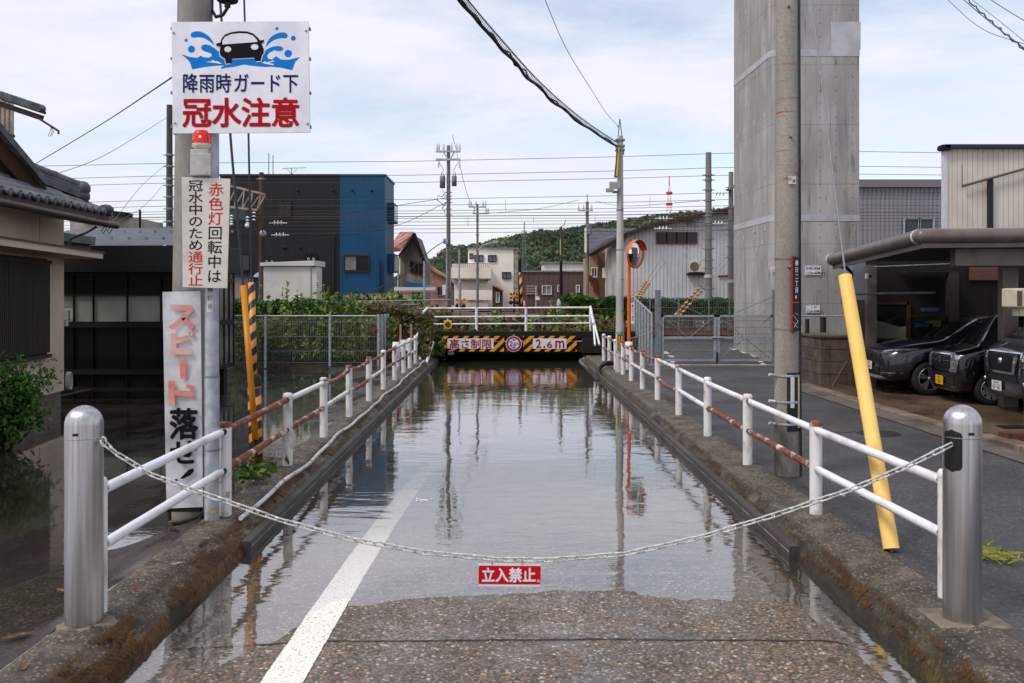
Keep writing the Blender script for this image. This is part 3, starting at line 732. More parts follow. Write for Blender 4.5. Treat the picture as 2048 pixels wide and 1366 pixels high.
# vertical slow-down sign
S3 = 8.25
wp = M('peeling_white_sheet', lin((206, 206, 210)), lin((176, 174, 176)), s=3, rough=.45, var=.05, c3=lin((120, 78, 56)), s3=5, lo3=.7, hi3=.76)
fade = M('faded_red_paint', lin((206, 104, 86)), lin((214, 170, 160)), s=3.5, lo=.4, hi=.65, st=(.4, 1, 1.2), rough=.55, var=.06)
root = empty('speed_sign', W(365, 1035, S3), 'tall peeling white sign reading スピード落せ in faded red and black', 'sign')
mb = MB(); fr = [(325, 584), (401, 582), (406, 1014), (333, 1017)]
def bil(u, v):
    a = np.array(fr[0]) * (1 - u) + np.array(fr[1]) * u; b = np.array(fr[3]) * (1 - u) + np.array(fr[2]) * u; q = a * (1 - v) + b * v
    return W(q[0], q[1], S3 + .012 * noise.noise(Vector((u * 2, v * 7, 0))) + .006 * noise.noise(Vector((u * 6, v * 20, 4))))
mb.grid(8, 40, lambda u, v: bil(u / 8, 1 - v / 40), wp, True)
mb.prism([W(x, y, S3 + .016) for x, y in fr], (0, .02, 0), galv_d)
def br(pts, m, d=.022): mb.poly([W(x, y, S3 - d) for x, y in pts][::-1], m)
def c7(pts): return [(300 + x / 2.733, 560 + y / 2.733) for x, y in pts]
for pts in ([(110, 133), (222, 136), (236, 170), (160, 245), (122, 272), (100, 256), (150, 220), (196, 168), (112, 164)], [(170, 212), (190, 204), (246, 252), (226, 272)],
            [(114, 290), (144, 290), (144, 318), (206, 302), (213, 328), (144, 350), (144, 372), (228, 376), (228, 408), (132, 408), (116, 396)],
            [(163, 428), (197, 430), (196, 542), (165, 540)], [(100, 552), (134, 552), (136, 688), (104, 688)], [(134, 600), (240, 612), (242, 642), (134, 630)], [(202, 566), (242, 580), (236, 600), (196, 588)]):
    br(c7(pts), fade)
for rr_, m_, d_ in ((16, fade, .022), (7, wp, .024)): br([(300 + (227 + rr_ * math.cos(t)) / 2.733, 560 + (297 + rr_ * math.sin(t)) / 2.733) for t in np.linspace(0, 6.28, 19)[:-1]], m_, d_)
text_px(mb, '落', 338, 815, 397, 880, S3 - .022, ink, .03); text_px(mb, 'せ', 339, 877, 397, 932, S3 - .022, ink, .03)
br(c7([(238, 1028), (240, 1046), (222, 1066), (184, 1086), (164, 1086), (190, 1058), (212, 1036)]), ink); br(c7([(134, 1088), (152, 1088), (150, 1108), (134, 1110)]), ink)
mb.build('board', root)
for x0, x1 in ((335, 343), (400, 406)): mb = MB(); mb.box(W(x0, 1042, S3 + .01), W(x1, 1010, S3 + .06), black_p); mb.build('leg', root)
mb = MB(); mb.box(W(333, 1024, S3 + .01), W(406, 1015, S3 + .05), black_m); mb.build('foot_bar', root)

# guy wires with guards
stripe = None
def stripe_mat(name, c1, c2_, period, tw):
    m, t, b = NT(name); c = node(t, 'ShaderNodeTexCoord'); s = node(t, 'ShaderNodeSeparateXYZ'); t.links.new(c.outputs['Object'], s.inputs[0])
    an = node(t, 'ShaderNodeMath', operation='ARCTAN2'); t.links.new(s.outputs[0], an.inputs[0]); t.links.new(s.outputs[1], an.inputs[1])
    a = node(t, 'ShaderNodeMath', operation='MULTIPLY_ADD', i_1=tw / (2 * math.pi)); t.links.new(an.outputs[0], a.inputs[0])
    d = node(t, 'ShaderNodeMath', operation='DIVIDE', i_1=period); t.links.new(s.outputs[2], d.inputs[0]); t.links.new(d.outputs[0], a.inputs[2])
    f = node(t, 'ShaderNodeMath', operation='FRACT'); t.links.new(a.outputs[0], f.inputs[0])
    g = node(t, 'ShaderNodeMath', operation='GREATER_THAN', i_1=.5); t.links.new(f.outputs[0], g.inputs[0])
    t.links.new(mixc(t, g.outputs[0], c1, c2_), b.inputs['Base Color']); b.inputs['Roughness'].default_value = .45; return m
ystripe = stripe_mat('black_yellow_spiral', lin((222, 146, 58)), (.010, .010, .010), .19, 1)
yguard = M('yellow_guard', lin((190, 124, 16)), lin((156, 100, 16)), s=5, st=(1, 1, .3), lo=.5, hi=.7, rough=.4, var=.06, c3=lin((40, 34, 24)), s3=7, lo3=.68, hi3=.7)
def lstrut(p, q, r, m, name, root, n=14, cap=None):      # local z runs along the strut so the spiral turns round it
    p, q = Vector(p), Vector(q); d = q - p; L = d.length
    mb = MB(); mb.lathe([(.001, 0), (r, 0), (r, L), (.001, L)], m, (0, 0, 0), n); o = mb.build(name, None, loc=(0, 0, 0)); o.parent = root
    o.location = p - wloc(root); o.rotation_euler = d.to_track_quat('Z', 'Y').to_euler(); return o
GA = 10.3
root = empty('guy_wire', W(513, 945, GA), 'guy wire with a black and yellow spiral guard at the yard side rail', 'guy wire')
lstrut(W(513, 946, GA), W(508, 752, GA + .25), .075, ystripe, 'lower_sleeve', root)
lstrut(W(508, 760, GA + .25), W(503, 566, GA + .5), .04, ystripe, 'guard', root)
mb = MB(); mb.tube([W(508.5, 772, GA + .2), W(508, 756, GA + .2), W(507.6, 750, GA + .2)], [.082, .08, .05], black_p, 14); mb.build('collar', root)
mb = MB(); mb.tube([W(503, 570, GA + .5), W(497, 270, GA + .9), W(487, -40, GA + 1.3)], .013, wire_m, 8); mb.build('strand', root)
root = empty('guy_wire', W(516, 940, GA - .1), 'guy wire with a plain ochre yellow guard leaning beside the spiral one', 'guy wire')
lstrut(W(511, 880, GA - .15), W(486.5, 572, GA + .3), .036, yguard, 'guard', root)
mb = MB(); mb.tube([W(487, 575, GA + .3), W(463, 300, GA + .7), W(440, 0, GA + 1.2), W(437, -40, GA + 1.25)], .016, wire_m, 8); mb.build('strand', root)
mb = MB(); mb.tube([W(511, 880, GA - .15), W(514, 945, GA - .1)], .018, black_p, 8); mb.build('rod', root)
mb = MB(); mb.box(W(500, 960, GA - .4), W(511, 918, GA - .3), M('rust_brown', lin((84, 44, 32)), rough=.8, bmp=.3)); mb.build('rusty_stake', label='short rusty stake beside the guy wire foot', cat='stake')
lf = leaf_mat('weed_leaf', lin((40, 66, 20)), lin((74, 104, 32)), lin((96, 110, 48)))
mb = MB(); c = W(520, 945, 9.9); leaves(mb, 70, lambda: c + Vector((rng.normal() * .13 - .02, rng.normal() * .22, abs(rng.normal()) * .05 + .02)), .07, lf); mb.build('weed_clump', label='leafy weed clump between the striped guy wire and the conduit', cat='weeds', kind='stuff'); mb = MB(); c2_ = W(485, 962, 9.6); leaves(mb, 40, lambda: c2_ + Vector((rng.normal() * .09, rng.normal() * .1, abs(rng.normal()) * .03 + .02)), .055, lf)
mb.build('weed_clump', label='smaller weed clump left of the rusty stake', cat='weeds', kind='stuff')

# litter on the left kerb
bark = M('dead_wood', lin((52, 38, 28)), lin((34, 26, 20)), s=20, rough=.9)
mb = MB(); mb.tube([W(405, 1032, 8.0) + Vector((0, 0, .03)), W(392, 1040, 7.9) + Vector((0, 0, .02)), W(360, 1050, 7.8) + Vector((0, 0, .015)), W(341, 1052, 7.75) + Vector((0, 0, .015)), W(344, 1062, 7.6) + Vector((0, 0, .02)), W(358, 1067, 7.55) + Vector((0, 0, .015))], [.012, .014, .018, .02, .022, .008], bark, 8)
mb.build('fallen_branch', label='dark curled fallen branch at the foot of the speed sign', cat='branch')
dl = [M('dry_leaf_pale', lin((176, 164, 140)), lin((140, 124, 98)), s=30, rough=.7), M('dry_leaf_red', lin((128, 58, 34)), lin((90, 46, 30)), s=30, rough=.7), M('dry_leaf_brown', lin((84, 62, 44)), lin((120, 94, 66)), s=30, rough=.7)]
def leaf_at(x, y, s, k, lab, z=.02):
    p = W(x, y, G(y, z)); a = random.uniform(0, 6.28); mb = MB()
    pr = [(-1, 0), (-.5, .34), (.1, .42), (.6, .25), (1.1, .02), (.55, -.3), (-.1, -.36), (-.55, -.22)]
    pts = [p + Vector((s * (u * math.cos(a) - w * math.sin(a)), s * (u * math.sin(a) + w * math.cos(a)), .012 + .25 * s * (w * w * 3 + .3 * u * u))) for u, w in pr]
    mb.add(pts + [p + Vector((0, 0, .006))], [(i, (i + 1) % 8, 8) for i in range(8)], dl[k]); mb.build('fallen_leaf', label=lab, cat='leaf')
leaf_at(356, 1130, .05, 0, 'pale torn dry leaf on the mossy kerb top'); leaf_at(272, 1180, .045, 1, 'reddish dry leaf on the kerb near the steel bollard')
leaf_at(46, 1338, .06, 2, 'tan dry leaf on the kerb at the bottom of the yard side', .0); leaf_at(120, 1184, .05, 2, 'dark curled leaf on the wet yard asphalt', -.02)
leaf_at(36, 1276, .085, 2, 'large flat brown leaf on wet asphalt below the bollard', 0); leaf_at(1686, 994, .05, 0, 'pale dry leaf on the street side kerb by the yellow guard')
leaf_at(1668, 1058, .05, 2, 'small brown leaf near the foot of the white railing post')
mb = MB()
for k in range(90):
    a = rng.uniform(0, 6.28); c = W(1985, 1112, 6.95) + Vector((rng.normal() * .09, rng.normal() * .12, .01)); d = Vector((math.cos(a), math.sin(a), .25)) * rng.uniform(.05, .16)
    s = Vector((-math.sin(a), math.cos(a), 0)) * .006; mb.add([c - s, c + s, c + d * .6 + Vector((0, 0, .02)), c + d], [(0, 1, 2), (0, 2, 3)], M('straw_green', lin((150, 146, 66)), lin((110, 128, 50)), s=40, rough=.8))
mb.build('cut_grass', label='small heap of cut yellow green grass on the street behind the bollard', cat='grass', kind='thing')

# moss hanging on the left kerb
moss_m = leaf_mat('moss_fuzz', lin((62, 40, 10)), lin((102, 62, 16)), lin((74, 72, 22)), tr=.1)
def moss(side, n, thr, name):
    XP, XW = (XPL, XWL) if side < 0 else (XPR, XWR); sg = -side; mb = MB(); vs = []; fs = []
    while len(fs) < n:
        y = 4.2 + 24 * rng.random() ** 2.0; t = rng.random()
        if noise.noise(Vector((side * 3, y * 1.6, t * 2.2))) + .5 * noise.noise(Vector((side, y * 7, t * 6))) < thr: continue
        xp, xw = XP(y), XW(y); w = abs(xw - xp)
        x = .13 + (w - .14) * t; x = .135 + (w - .155) * t if side < 0 else w - .12 + .1 * t; z = -.02 - .11 * t ** 1.1 if t < .93 else -.13 - .06 * rng.random()
        p = Vector((xp + sg * x, y, z + .004)); L = .02 + .03 * rng.random(); a = rng.normal() * .4
        d = Vector((sg * L * .55, a * L, -L * .8)); s = Vector((0, .003 + .003 * rng.random(), 0)); o = len(vs); up = Vector((sg * .007, 0, .008)) * (.5 + rng.random())
        vs += [p - s, p + s, p + d + up]; fs.append((o, o + 1, o + 2))
    mb.add(vs, fs, moss_m); mb.build(name, kind='stuff', label='brown green moss growing on the sloping kerb face', loc=(0, 0, 0))
moss(-1, 36000, .02, 'kerb_moss'); moss(1, 5000, .2, 'kerb_moss')

foam_m = M('foam', lin((220, 222, 226)), rough=.5)
mb = MB(); c = W(842, 1001, G(1001, ZW)); c.z = ZW
for k in range(26): mb.ball(c + Vector((rng.normal() * .045, rng.normal() * .05, .002)), rng.uniform(.008, .02), foam_m, 8, (1, 1, .5))
mb.build('foam', label='small patch of white foam floating by the white line', cat='foam', kind='stuff')
# ---------------------------------------------------------------- bridge signs and railings
YB = 31.25
hz_y = M('hazard_amber', lin((226, 148, 18)), rough=.45, var=.04); hz_k = M('hazard_black', (.010, .009, .009), rough=.6, spec=.1)
def hazard(x0, x1, y0, y1, name, label, txt, tx0, tx1):
    root = empty(name, W((x0 + x1) / 2, y1, YB), label, 'sign')
    mb = MB(); sign_board(mb, [(x0, y0), (x1, y0), (x1, y1), (x0, y1)], YB, .03, hz_k)
    p = 20.5; x = x0 - 40
    while x < x1 + 40:       # slanting bars clipped to the board
        q = [(x + 33, y0), (x + 43, y0), (x + 10, y1), (x, y1)]
        out = []
        def clip(poly, f, b_):
            res = []
            for i in range(len(poly)):
                a, c_ = poly[i], poly[(i + 1) % len(poly)]; ia, ic = f(a), f(c_)
                if ia: res.append(a)
                if ia != ic: tt = (b_ - a[0]) / (c_[0] - a[0]); res.append((b_, a[1] + tt * (c_[1] - a[1])))
            return res
        q = clip(q, lambda r: r[0] >= x0, x0); q = clip(q, lambda r: r[0] <= x1, x1) if q else q
        if len(q) > 2: quad_px(mb, q, YB - .008, hz_y)
        x += p
    quad_px(mb, [(tx0, 677), (tx1, 677), (tx1, 697.5), (tx0, 697.5)], YB - .016, white_s)
    if len(txt) == 4 and txt[0] == '高':
        w = (tx1 - tx0 - 6) / 4
        for k, ch in enumerate(txt): text_px(mb, ch, tx0 + 3 + w * k, 677.5, tx0 + 3 + w * (k + 1), 698, YB - .022, red_d, .014)
    else:
        for ch, a, b_, c_, d_ in (('2', 1072, 679, 1082, 695.5), ('.', 1087, 692, 1090, 695.5), ('6', 1094, 683, 1104, 695.5), ('m', 1111, 681.5, 1128, 695.5)):
            text_px(mb, ch, a, b_, c_, d_, YB - .022, red_d, .018, tight=True)
    mb.build('board', root)
    for x in (x0 + 10, x1 - 10):
        mb = MB(); mb.box(W(x - 2, y0 + 4, YB + .03), W(x + 2, y0 - 4, YB + .1), black_m); mb.build('bracket', root)
hazard(874.5, 1008, 672, 703, 'height_limit_board', 'black and amber striped board reading 高さ制限 on the bridge', '高さ制限', 895, 987)
hazard(1046, 1153.5, 672, 703, 'height_limit_board', 'black and amber striped board reading 2.6m on the bridge', '2.6m', 1066, 1133)
root = empty('height_limit_sign', W(1028, 703, YB), 'round red ringed 2.6m height limit sign between the striped boards', 'sign')
mb = MB()
def disc(r, dep, m, cx_=1027.5, cy_=687.5, n=40, Yb=None): mb.poly([W(cx_ + r * math.cos(t), cy_ + r * math.sin(t), (Yb or YB) - dep) for t in np.linspace(0, 2 * math.pi, n + 1)[:-1]][::1], m)
pr = [W(1027.5 + 16 * math.cos(t), 687.5 + 16 * math.sin(t), YB - .05) for t in np.linspace(0, 2 * math.pi, 41)[:-1]]
mb.prism(pr, (0, .02, 0), galv_d)
disc(16, .053, white_s); disc(15, .057, M('ring_red', lin((176, 30, 36)), rough=.4)); disc(10.6, .061, white_s)
blu = M('ring_blue', lin((30, 92, 176)), rough=.4)
quad_px(mb, [(1022, 678.6), (1033, 678.6), (1027.5, 682)], YB - .064, blu); quad_px(mb, [(1022, 696.4), (1033, 696.4), (1027.5, 693)], YB - .064, blu)
for ch, a, b_, c_, d_ in (('2', 1018.5, 682.5, 1025.5, 692.3), ('6', 1026.8, 685, 1031.8, 692.3), ('m', 1032.8, 685.5, 1036.8, 689)): text_px(mb, ch, a, b_, c_, d_, YB - .066, blu, .02, tight=True)
mb.build('disc', root)
mb = MB(); mb.box(W(1026, 700, YB - .03), W(1029, 668, YB + .1), galv_d); mb.build('bracket', root)
rust_b = M('rusted_steel', lin((122, 60, 34)), lin((74, 36, 24)), s=4, rough=.85, bmp=.4, var=.25)
root = empty('restrictor_beam', W(1020, 700, YB + .2), 'rusty orange steel restrictor beam behind the striped boards', 'beam')
mb = MB(); mb.box(W(846, 700, YB + .1), W(1198, 684, YB + .22), rust_b); mb.build('web', root)
mb = MB(); mb.box(W(846, 684, YB + .04), W(1198, 681, YB + .26), rust_b); mb.build('flange', root)
mb = MB(); mb.box(W(846, 703, YB + .04), W(1198, 700, YB + .26), rust_b); mb.build('flange', root)
mb = MB(); mb.tube([W(870, 683, YB + .03), W(1198, 683, YB + .03)], .035, galv_d, 8); mb.build('conduit', root)
mb = MB(); mb.box(W(1165, 706, YB - .2), W(1214, 674, YB + 1.2), deck_m); mb.box(W(1190, 680, YB - .3), W(1222, 672, YB + .6), deck_m)
mb.build('abutment_block', label='dark concrete abutment block right of the rusty beam', cat='block')
# railing on the deck
YR = 31.75
root = empty('bridge_railing', W(1020, 665, YR), 'white three bar pipe railing along the top of the railway bridge', 'railing')
for x, yt in ((854, 615), (953, 614), (1052, 614), (1181, 612)):
    mb = MB(); mb.tube([W(x, 668, YR), W(x, yt, YR)], .05, white_pipe, 10); mb.build('post', root)
for yy, r in ((617, .032), (634, .03), (648.5, .03)):
    mb = MB(); mb.tube([W(854, yy, YR), W(1181, yy - 2, YR)], r, white_pipe, 8); mb.build('rail', root)
for a, b_ in (((1181, 613), (1199, 690)), ((1181, 617), (1187, 648)), ((1187, 648), (1190, 690))):
    mb = MB(); mb.tube([W(*a, YR), W(*b_, YR - 2.2)], .036, white_pipe, 8); mb.build('brace', root)
# beacon on the railing
root = empty('round_beacon', W(895, 672, YR - .15), 'small amber panel with a round dark light on the bridge railing', 'warning light')
mb = MB(); mb.box(W(892.5, 673, YR - .1), W(897.5, 636, YR - .06), galv); mb.build('stem', root)
mb = MB(); mb.box(W(887.5, 657, YR - .2), W(904, 640.5, YR - .1), hz_y); mb.build('panel', root, bevel=.01)
mb = MB()
mb.prism([W(895.7 + 8 * math.cos(t), 649.5 + 8 * math.sin(t), YR - .22) for t in np.linspace(0, 6.283, 25)[:-1]], (0, .02, 0), M('ring_yellow', lin((236, 200, 24)), rough=.4))
mb.poly([W(895.7 + 6 * math.cos(t), 649.5 + 6 * math.sin(t), YR - .226) for t in np.linspace(0, 6.283, 25)[:-1]], M('lens_dark', lin((70, 68, 30)), rough=.2)); mb.build('lens', root)
mb = MB(); mb.box(W(896, 710, YB), W(908, 704, YB + .1), galv_d); mb.build('sensor_box', label='small grey box hanging below the left striped board', cat='box')

# ---------------------------------------------------------------- left house
stucco = M('beige_stucco', lin((190, 172, 152)), lin((176, 158, 140)), s=1.2, rough=.9, var=.05, vs_=60, bmp=.25, bsc=90)
found = M('foundation_concrete', lin((112, 100, 92)), lin((92, 82, 75)), s=1.5, rough=.9, var=.1)
louv = M('dark_louvre', lin((30, 24, 21)), lin((40, 32, 27)), s=8, st=(1, 1, .1), rough=.6)
soff = M('soffit_cream', lin((176, 164, 150)), rough=.8)
tile_m = M('grey_roof_tile', lin((96, 100, 104)), lin((70, 74, 78)), s=5, rough=.45, var=.2, vs_=8, c3=lin((62, 62, 58)), s3=2)
brownmet = M('brown_metal', lin((64, 40, 32)), lin((46, 30, 26)), s=5, rough=.5)
tan = M('tan_canopy', lin((186, 170, 150)), rough=.6, var=.04)
root = empty('tiled_house', (-8.0, 14.5, 0), 'beige house with grey tiled eaves and a dark slatted window', 'house')
Ax, Ay = -8.06, 16.3
def wallx(y): return Ax + (Ay - y) * .12
mb = MB()
zb = .32
mb.add([(wallx(9), 9, zb), (Ax, Ay, zb), (Ax, Ay, 3.6), (wallx(9), 9, 3.6), (Ax - 6, Ay, zb), (Ax - 6, Ay, 3.6)], [(0, 1, 2, 3), (1, 4, 5, 2)], stucco)
mb.build('wall', root)
mb = MB()
for y in (15.2, 13.6):
    for z0, z1 in ((zb, .98), (2.95, 3.5)): mb.box((wallx(y) - .004, y - .006, z0), (wallx(y) + .003, y + .006, z1), louv)
mb.build('wall_joints', root)
mb = MB(); mb.add([(wallx(9) - .04, 9, -.6), (Ax - .04, Ay - .04, -.6), (Ax - .04, Ay - .04, zb), (wallx(9) - .04, 9, zb), (Ax - 6, Ay - .04, -.6), (Ax - 6, Ay - .04, zb)], [(0, 1, 2, 3), (1, 4, 5, 2)], found); mb.build('foundation', root)
mb = MB()       # slatted window screen
for k in range(44):
    y = 15.45 - k * .075
    if y < 12.2: break
    mb.box((wallx(y) + .02, y - .02, 1.06), (wallx(y) + .07, y + .022, 2.62), louv)
mb.add([(wallx(15.48) + .018, 15.48, 1.0), (wallx(12.2) + .018, 12.2, 1.0), (wallx(12.2) + .018, 12.2, 2.66), (wallx(15.48) + .018, 15.48, 2.66)], [(0, 1, 2, 3)], black_m)
for z in (1.0, 2.6): mb.bar((wallx(15.5) + .05, 15.5, z), (wallx(12.2) + .05, 12.2, z), .09, .06, louv)
mb.build('window_screen', root)
mb = MB(); a, b_ = Vector((wallx(16.75) + .3, 16.45, 2.76)), Vector((wallx(10) + .3, 10, 2.76))
mb.bar(a, b_, .75, .10, tan); mb.bar(a + Vector((0, .04, .062)), b_ + Vector((0, 0, .062)), .8, .025, brownmet); mb.build('canopy', root)
# main roof: eave towards the road, hip at the far corner
ex, ez = -7.35, 3.27
def roofpt(s, y): return Vector((ex - s * .9, y, ez + .30 + s * .42))
mb = MB(); ncol = 32; rows = 9; per = 8
def tiles(u, v):
    s = v / 4 * .29; row = v // 4; fr_ = (v % 4) / 4
    y1 = 16.6 - s * .92; y0 = 8.2; y = y1 - u * .0322
    ph = (u * .0322) / .258 * 2 * math.pi
    w = .035 * max(-.55, math.sin(ph)); st_ = .022 * (1 - fr_)
    p = roofpt(s, y); return p + Vector((0, 0, w + st_))
mb.grid(270, 36, tiles, tile_m, False)
mb.build('roof', root)
for k in range(36):
    y = 16.52 - k * .258; mb = MB()
    mb.tube([(ex + .05, y, ez + .275), (ex - .12, y, ez + .345)], .062, tile_m, 12)
    mb.ball((ex + .05, y, ez + .275), .06, tile_m, 8, (.35, 1, 1)); mb.build('eave_tile', root)

mb = MB(); mb.box((ex - .0, 8, ez + .10), (ex - .06, 16.55, ez + .24), brownmet); mb.box((ex - .1, 8, ez + .06), (wallx(12) - .1, 16.55, ez + .12), soff); mb.build('soffit', root)
mb = MB(); gp = [(ex + .07, 8, ez + .14), (ex + .07, 16.7, ez + .06)]; mb.tube(gp, .06, M('gutter_brown', lin((40, 32, 30)), lin((70, 44, 34)), s=6, rough=.4), 10)
mb.tube([(Ax + .5, 16.5, ez + .03), (Ax + .3, 16.45, ez - .1), (Ax + .06, 16.42, ez - .2), (Ax + .05, 16.4, ez - .6)], .025, M('drain_pipe', lin((92, 84, 78)), rough=.5), 8); mb.build('gutter', root)
mb = MB()       # hip ridge of stacked tiles
p0, p1 = roofpt(.05, 16.5), roofpt(3.2, 13.65)
for k, (h, w) in enumerate(((.05, .26), (.10, .24), (.15, .22), (.20, .20))): mb.bar(p0 + Vector((0, .0, h)) + (p1 - p0) * .12, p1 + Vector((0, 0, h)), w, .04, tile_m)
mb.tube([p0.lerp(p1, .12 + .88 * q / 12) + Vector((0, 0, .27)) for q in range(13)], .075, tile_m, 10)
for q in range(9): c = p0.lerp(p1, .12 + .1 * q) + Vector((0, 0, .27)); mb.ball(c, .09, tile_m, 8)
mb.ball(p0.lerp(p1, .1) + Vector((0, 0, .24)), .14, tile_m, 10); mb.ball(p0.lerp(p1, .1) + Vector((0, 0, .1)), .13, tile_m, 10); mb.ball(p0 + Vector((0.02, -.03, .02)), .12, tile_m, 10, (1.2, 1.2, .8))
mb.build('ridge', root)
mb = MB()       # gable bargeboard above
g0, g1 = W(78, 388, 15.0), W(-90, 190, 13.8)
mb.bar(g0, g1, .12, .30, M('barge_red', lin((58, 30, 24)), rough=.7)); mb.bar(g0 + Vector((.06, 0, .17)), g1 + Vector((.06, 0, .17)), .28, .09, tile_m)
mb.poly([g0 + Vector((-.1, .1, -.1)), g1 + Vector((-.1, .1, -.1)), W(-90, 400, 14.2)], M('gable_wall', lin((70, 58, 50)), rough=.9)); mb.build('gable', root)
# second storey, to the left behind
up_w = M('ribbed_cladding', lin((168, 160, 146)), lin((140, 132, 120)), s=2, rough=.6)
up_b = M('brown_ribbed_cladding', lin((96, 82, 74)), lin((80, 68, 62)), s=2, rough=.6)
mb = MB(); YU = 17.5
def rib(mb, x0, x1, z0, z1, Y, m, p=.12, d=.018, top=None):
    n = max(1, int(round((x1 - x0) / p))); p = (x1 - x0) / n; vs = []; fs = []
    for k in range(n):
        for a, q in ((0, 0), (.30, 0), (.38, -d), (.92, -d)):
            x = x0 + (k + a) * p; vs.append((x, Y + q, z0 if not callable(z0) else z0(x))); vs.append((x, Y + q, top(x) if top else z1))
    vs.append((x1, Y, z0)); vs.append((x1, Y, top(x1) if top else z1))
    mb.add(vs, [(2 * i, 2 * i + 2, 2 * i + 3, 2 * i + 1) for i in range(len(vs) // 2 - 1)], m)
xr = W(28, 250, YU).x
rib(mb, xr - 5, xr, W(0, 268, YU).z, W(0, 200, YU).z, YU, up_w, .09); rib(mb, xr - 5, xr, W(0, 420, YU).z, W(0, 268, YU).z, YU, up_b, .09)
mb.add([(xr, YU, W(0, 420, YU).z), (xr * 1.115, YU + 2, W(0, 420, YU).z), (xr * 1.115, YU + 2, W(0, 200, YU).z), (xr, YU, W(0, 200, YU).z)], [(0, 1, 2, 3)], up_b)
mb.bar(W(-80, 268, YU - .05), W(28, 272, YU - .05), .08, .05, up_b); mb.bar(W(-60, 278, YU - .3), W(20, 286, YU - .3), .5, .06, brownmet); mb.build('upper_wall', root)
mb = MB(); a, b_ = W(-120, 168, YU - .5), W(84, 236, YU - .5)
mb.bar(a + Vector((0, .05, .12)), b_ + Vector((0, .05, .12)), .2, .06, tile_m); mb.bar(a, b_, .12, .10, brownmet)
for k in range(24): c = a.lerp(b_, k / 23) + Vector((0, -.15, .17)); mb.tube([c, c + Vector((-.02, .2, .02))], .07, tile_m, 10)
mb.build('upper_roof', root)
mb = MB(); mb.tube([W(70, 232, YU - .6), W(117, 262, YU - .6), W(117, 268, YU - .6)], .022, brownmet, 6)
for dx in (0, 3, -4): mb.tube([W(102, 254, YU - .6), W(105 + dx, 262, YU - .6), W(100 + dx, 273, YU - .6)], .005, wire_m, 5)
mb.build('broken_gutter', root)
mb = MB()
for xx in (8, 20): mb.tube([W(205 + xx, 450, 16.2), W(194 + xx, 462, 16.2), W(198 + xx, 468, 16.2), W(206 + xx, 455, 16.2)], .008, wire_m, 5)
mb.build('loose_cable', root)
root = empty('outdoor_unit', W(133, 650, 16.4), 'small cream meter box on the corner of the beige house', 'box')
mb = MB(); mb.box(W(128, 641, 16.35), W(140, 617, 16.7), M('unit_cream', lin((176, 168, 158)), rough=.5)); mb.build('case', root, bevel=.02)
mb = MB(); mb.box(W(137, 640, 16.345), W(139.4, 621, 16.36), black_p); mb.build('slot', root)
mb = MB(); mb.tube([W(131, 642, 16.5), W(131, 652, 16.5)], .05, soff, 8); mb.build('stem', root)
mb = MB()
for k in range(7): c = W(134, 765, 16.6); mb.tube([c + Vector((.0 + k * .012, .14 * math.cos(t) * .4, .16 * math.sin(t) + .03)) for t in np.linspace(0, 6.283, 17)[:-1]], .009, M('hose_white', lin((176, 176, 172)), rough=.5), 6, closed=True)
mb.build('coiled_hose', label='coil of white hose against the house corner above the flood', cat='hose')
mb = MB(); mb.box(W(120, 792, 16.9), W(176, 780, 18.2), M('wet_wood', lin((44, 32, 26)), rough=.5)); mb.build('porch_step', label='low dark wooden step beside the house corner at the water', cat='step')
mb = MB(); mb.box(W(124, 494, 17.4), W(172, 480, 18.6), brownmet); mb.box(W(124, 482, 17.2), W(170, 474, 18.6), tile_m); mb.build('side_porch_roof', None, label='small dark porch roof behind the beige house corner', cat='roof', bevel=.01)
# shrub in front of the house
shr = leaf_mat('nandina_leaf', lin((44, 78, 28)), lin((72, 112, 44)), lin((108, 142, 70)), s=3)
root = empty('garden_shrub', W(28, 890, 12.4), 'leafy green shrub at the corner of the flooded yard', 'shrub')
mb = MB(); c = W(12, 890, 12.4); stems = []
for k in range(44):
    a = rng.uniform(0, 6.28); r = rng.uniform(.1, .66); top = c + Vector((math.cos(a) * r, math.sin(a) * r, rng.uniform(.12, 1.22) * (1 - .3 * r)))
    st_ = [c + Vector((math.cos(a) * .05, math.sin(a) * .05, -.1)), c.lerp(top, .5) + Vector((0, 0, .12)), top]; mb.tube(st_, [.012, .009, .004], bark, 5); stems.append(st_)
mb.build('stems', root)
mb = MB(); pts = []
for a, b_, t_ in stems:
    for q in range(75):
        f = rng.uniform(.35, 1.05); p = a.lerp(b_, min(1, f * 2)) if f < .5 else b_.lerp(t_, (f - .5) * 2)
        pts.append(p + Vector(rng.normal(size=3)) * .105)
leaves(mb, 0, np.array(pts), .042, shr, long=2.3); mb.build('foliage', root)

# ---------------------------------------------------------------- dark glazed building on the left
YG = 20.6
frame_m = M('black_frame', (.007, .0065, .007), rough=.5, spec=.2)
frost = M('frosted_pane', lin((120, 124, 114)), lin((146, 150, 140)), s=.7, rough=.35, var=.05)
dimg = M('dim_pane', lin((20, 20, 18)), lin((32, 32, 29)), s=.9, rough=.15, var=.06, spec=.25)
root = empty('glazed_annex', W(285, 780, YG), 'black framed glass annex standing in the flooded yard', 'building')
x0, x1 = W(100, 0, YG).x, W(437, 0, YG).x; zt = W(0, 545, YG).z; zbm = W(0, 776, YG).z
mb = MB(); mb.box((x0, YG + .06, -.5), (W(345, 0, YG).x, YG + 1.4, zt), frame_m); mb.box((W(345, 0, YG).x, YG + .06, W(0, 735, YG).z), (x1 - .06, YG + 1.1, zt), frame_m); mb.build('core', root)
cols = [100, 148, 187, 255, 322, 352, 395, 437]; rws = [500, 548, 590, 646, 655, 740, 750, 776]
zsm = [W(0, y, YG).z for y in rws]
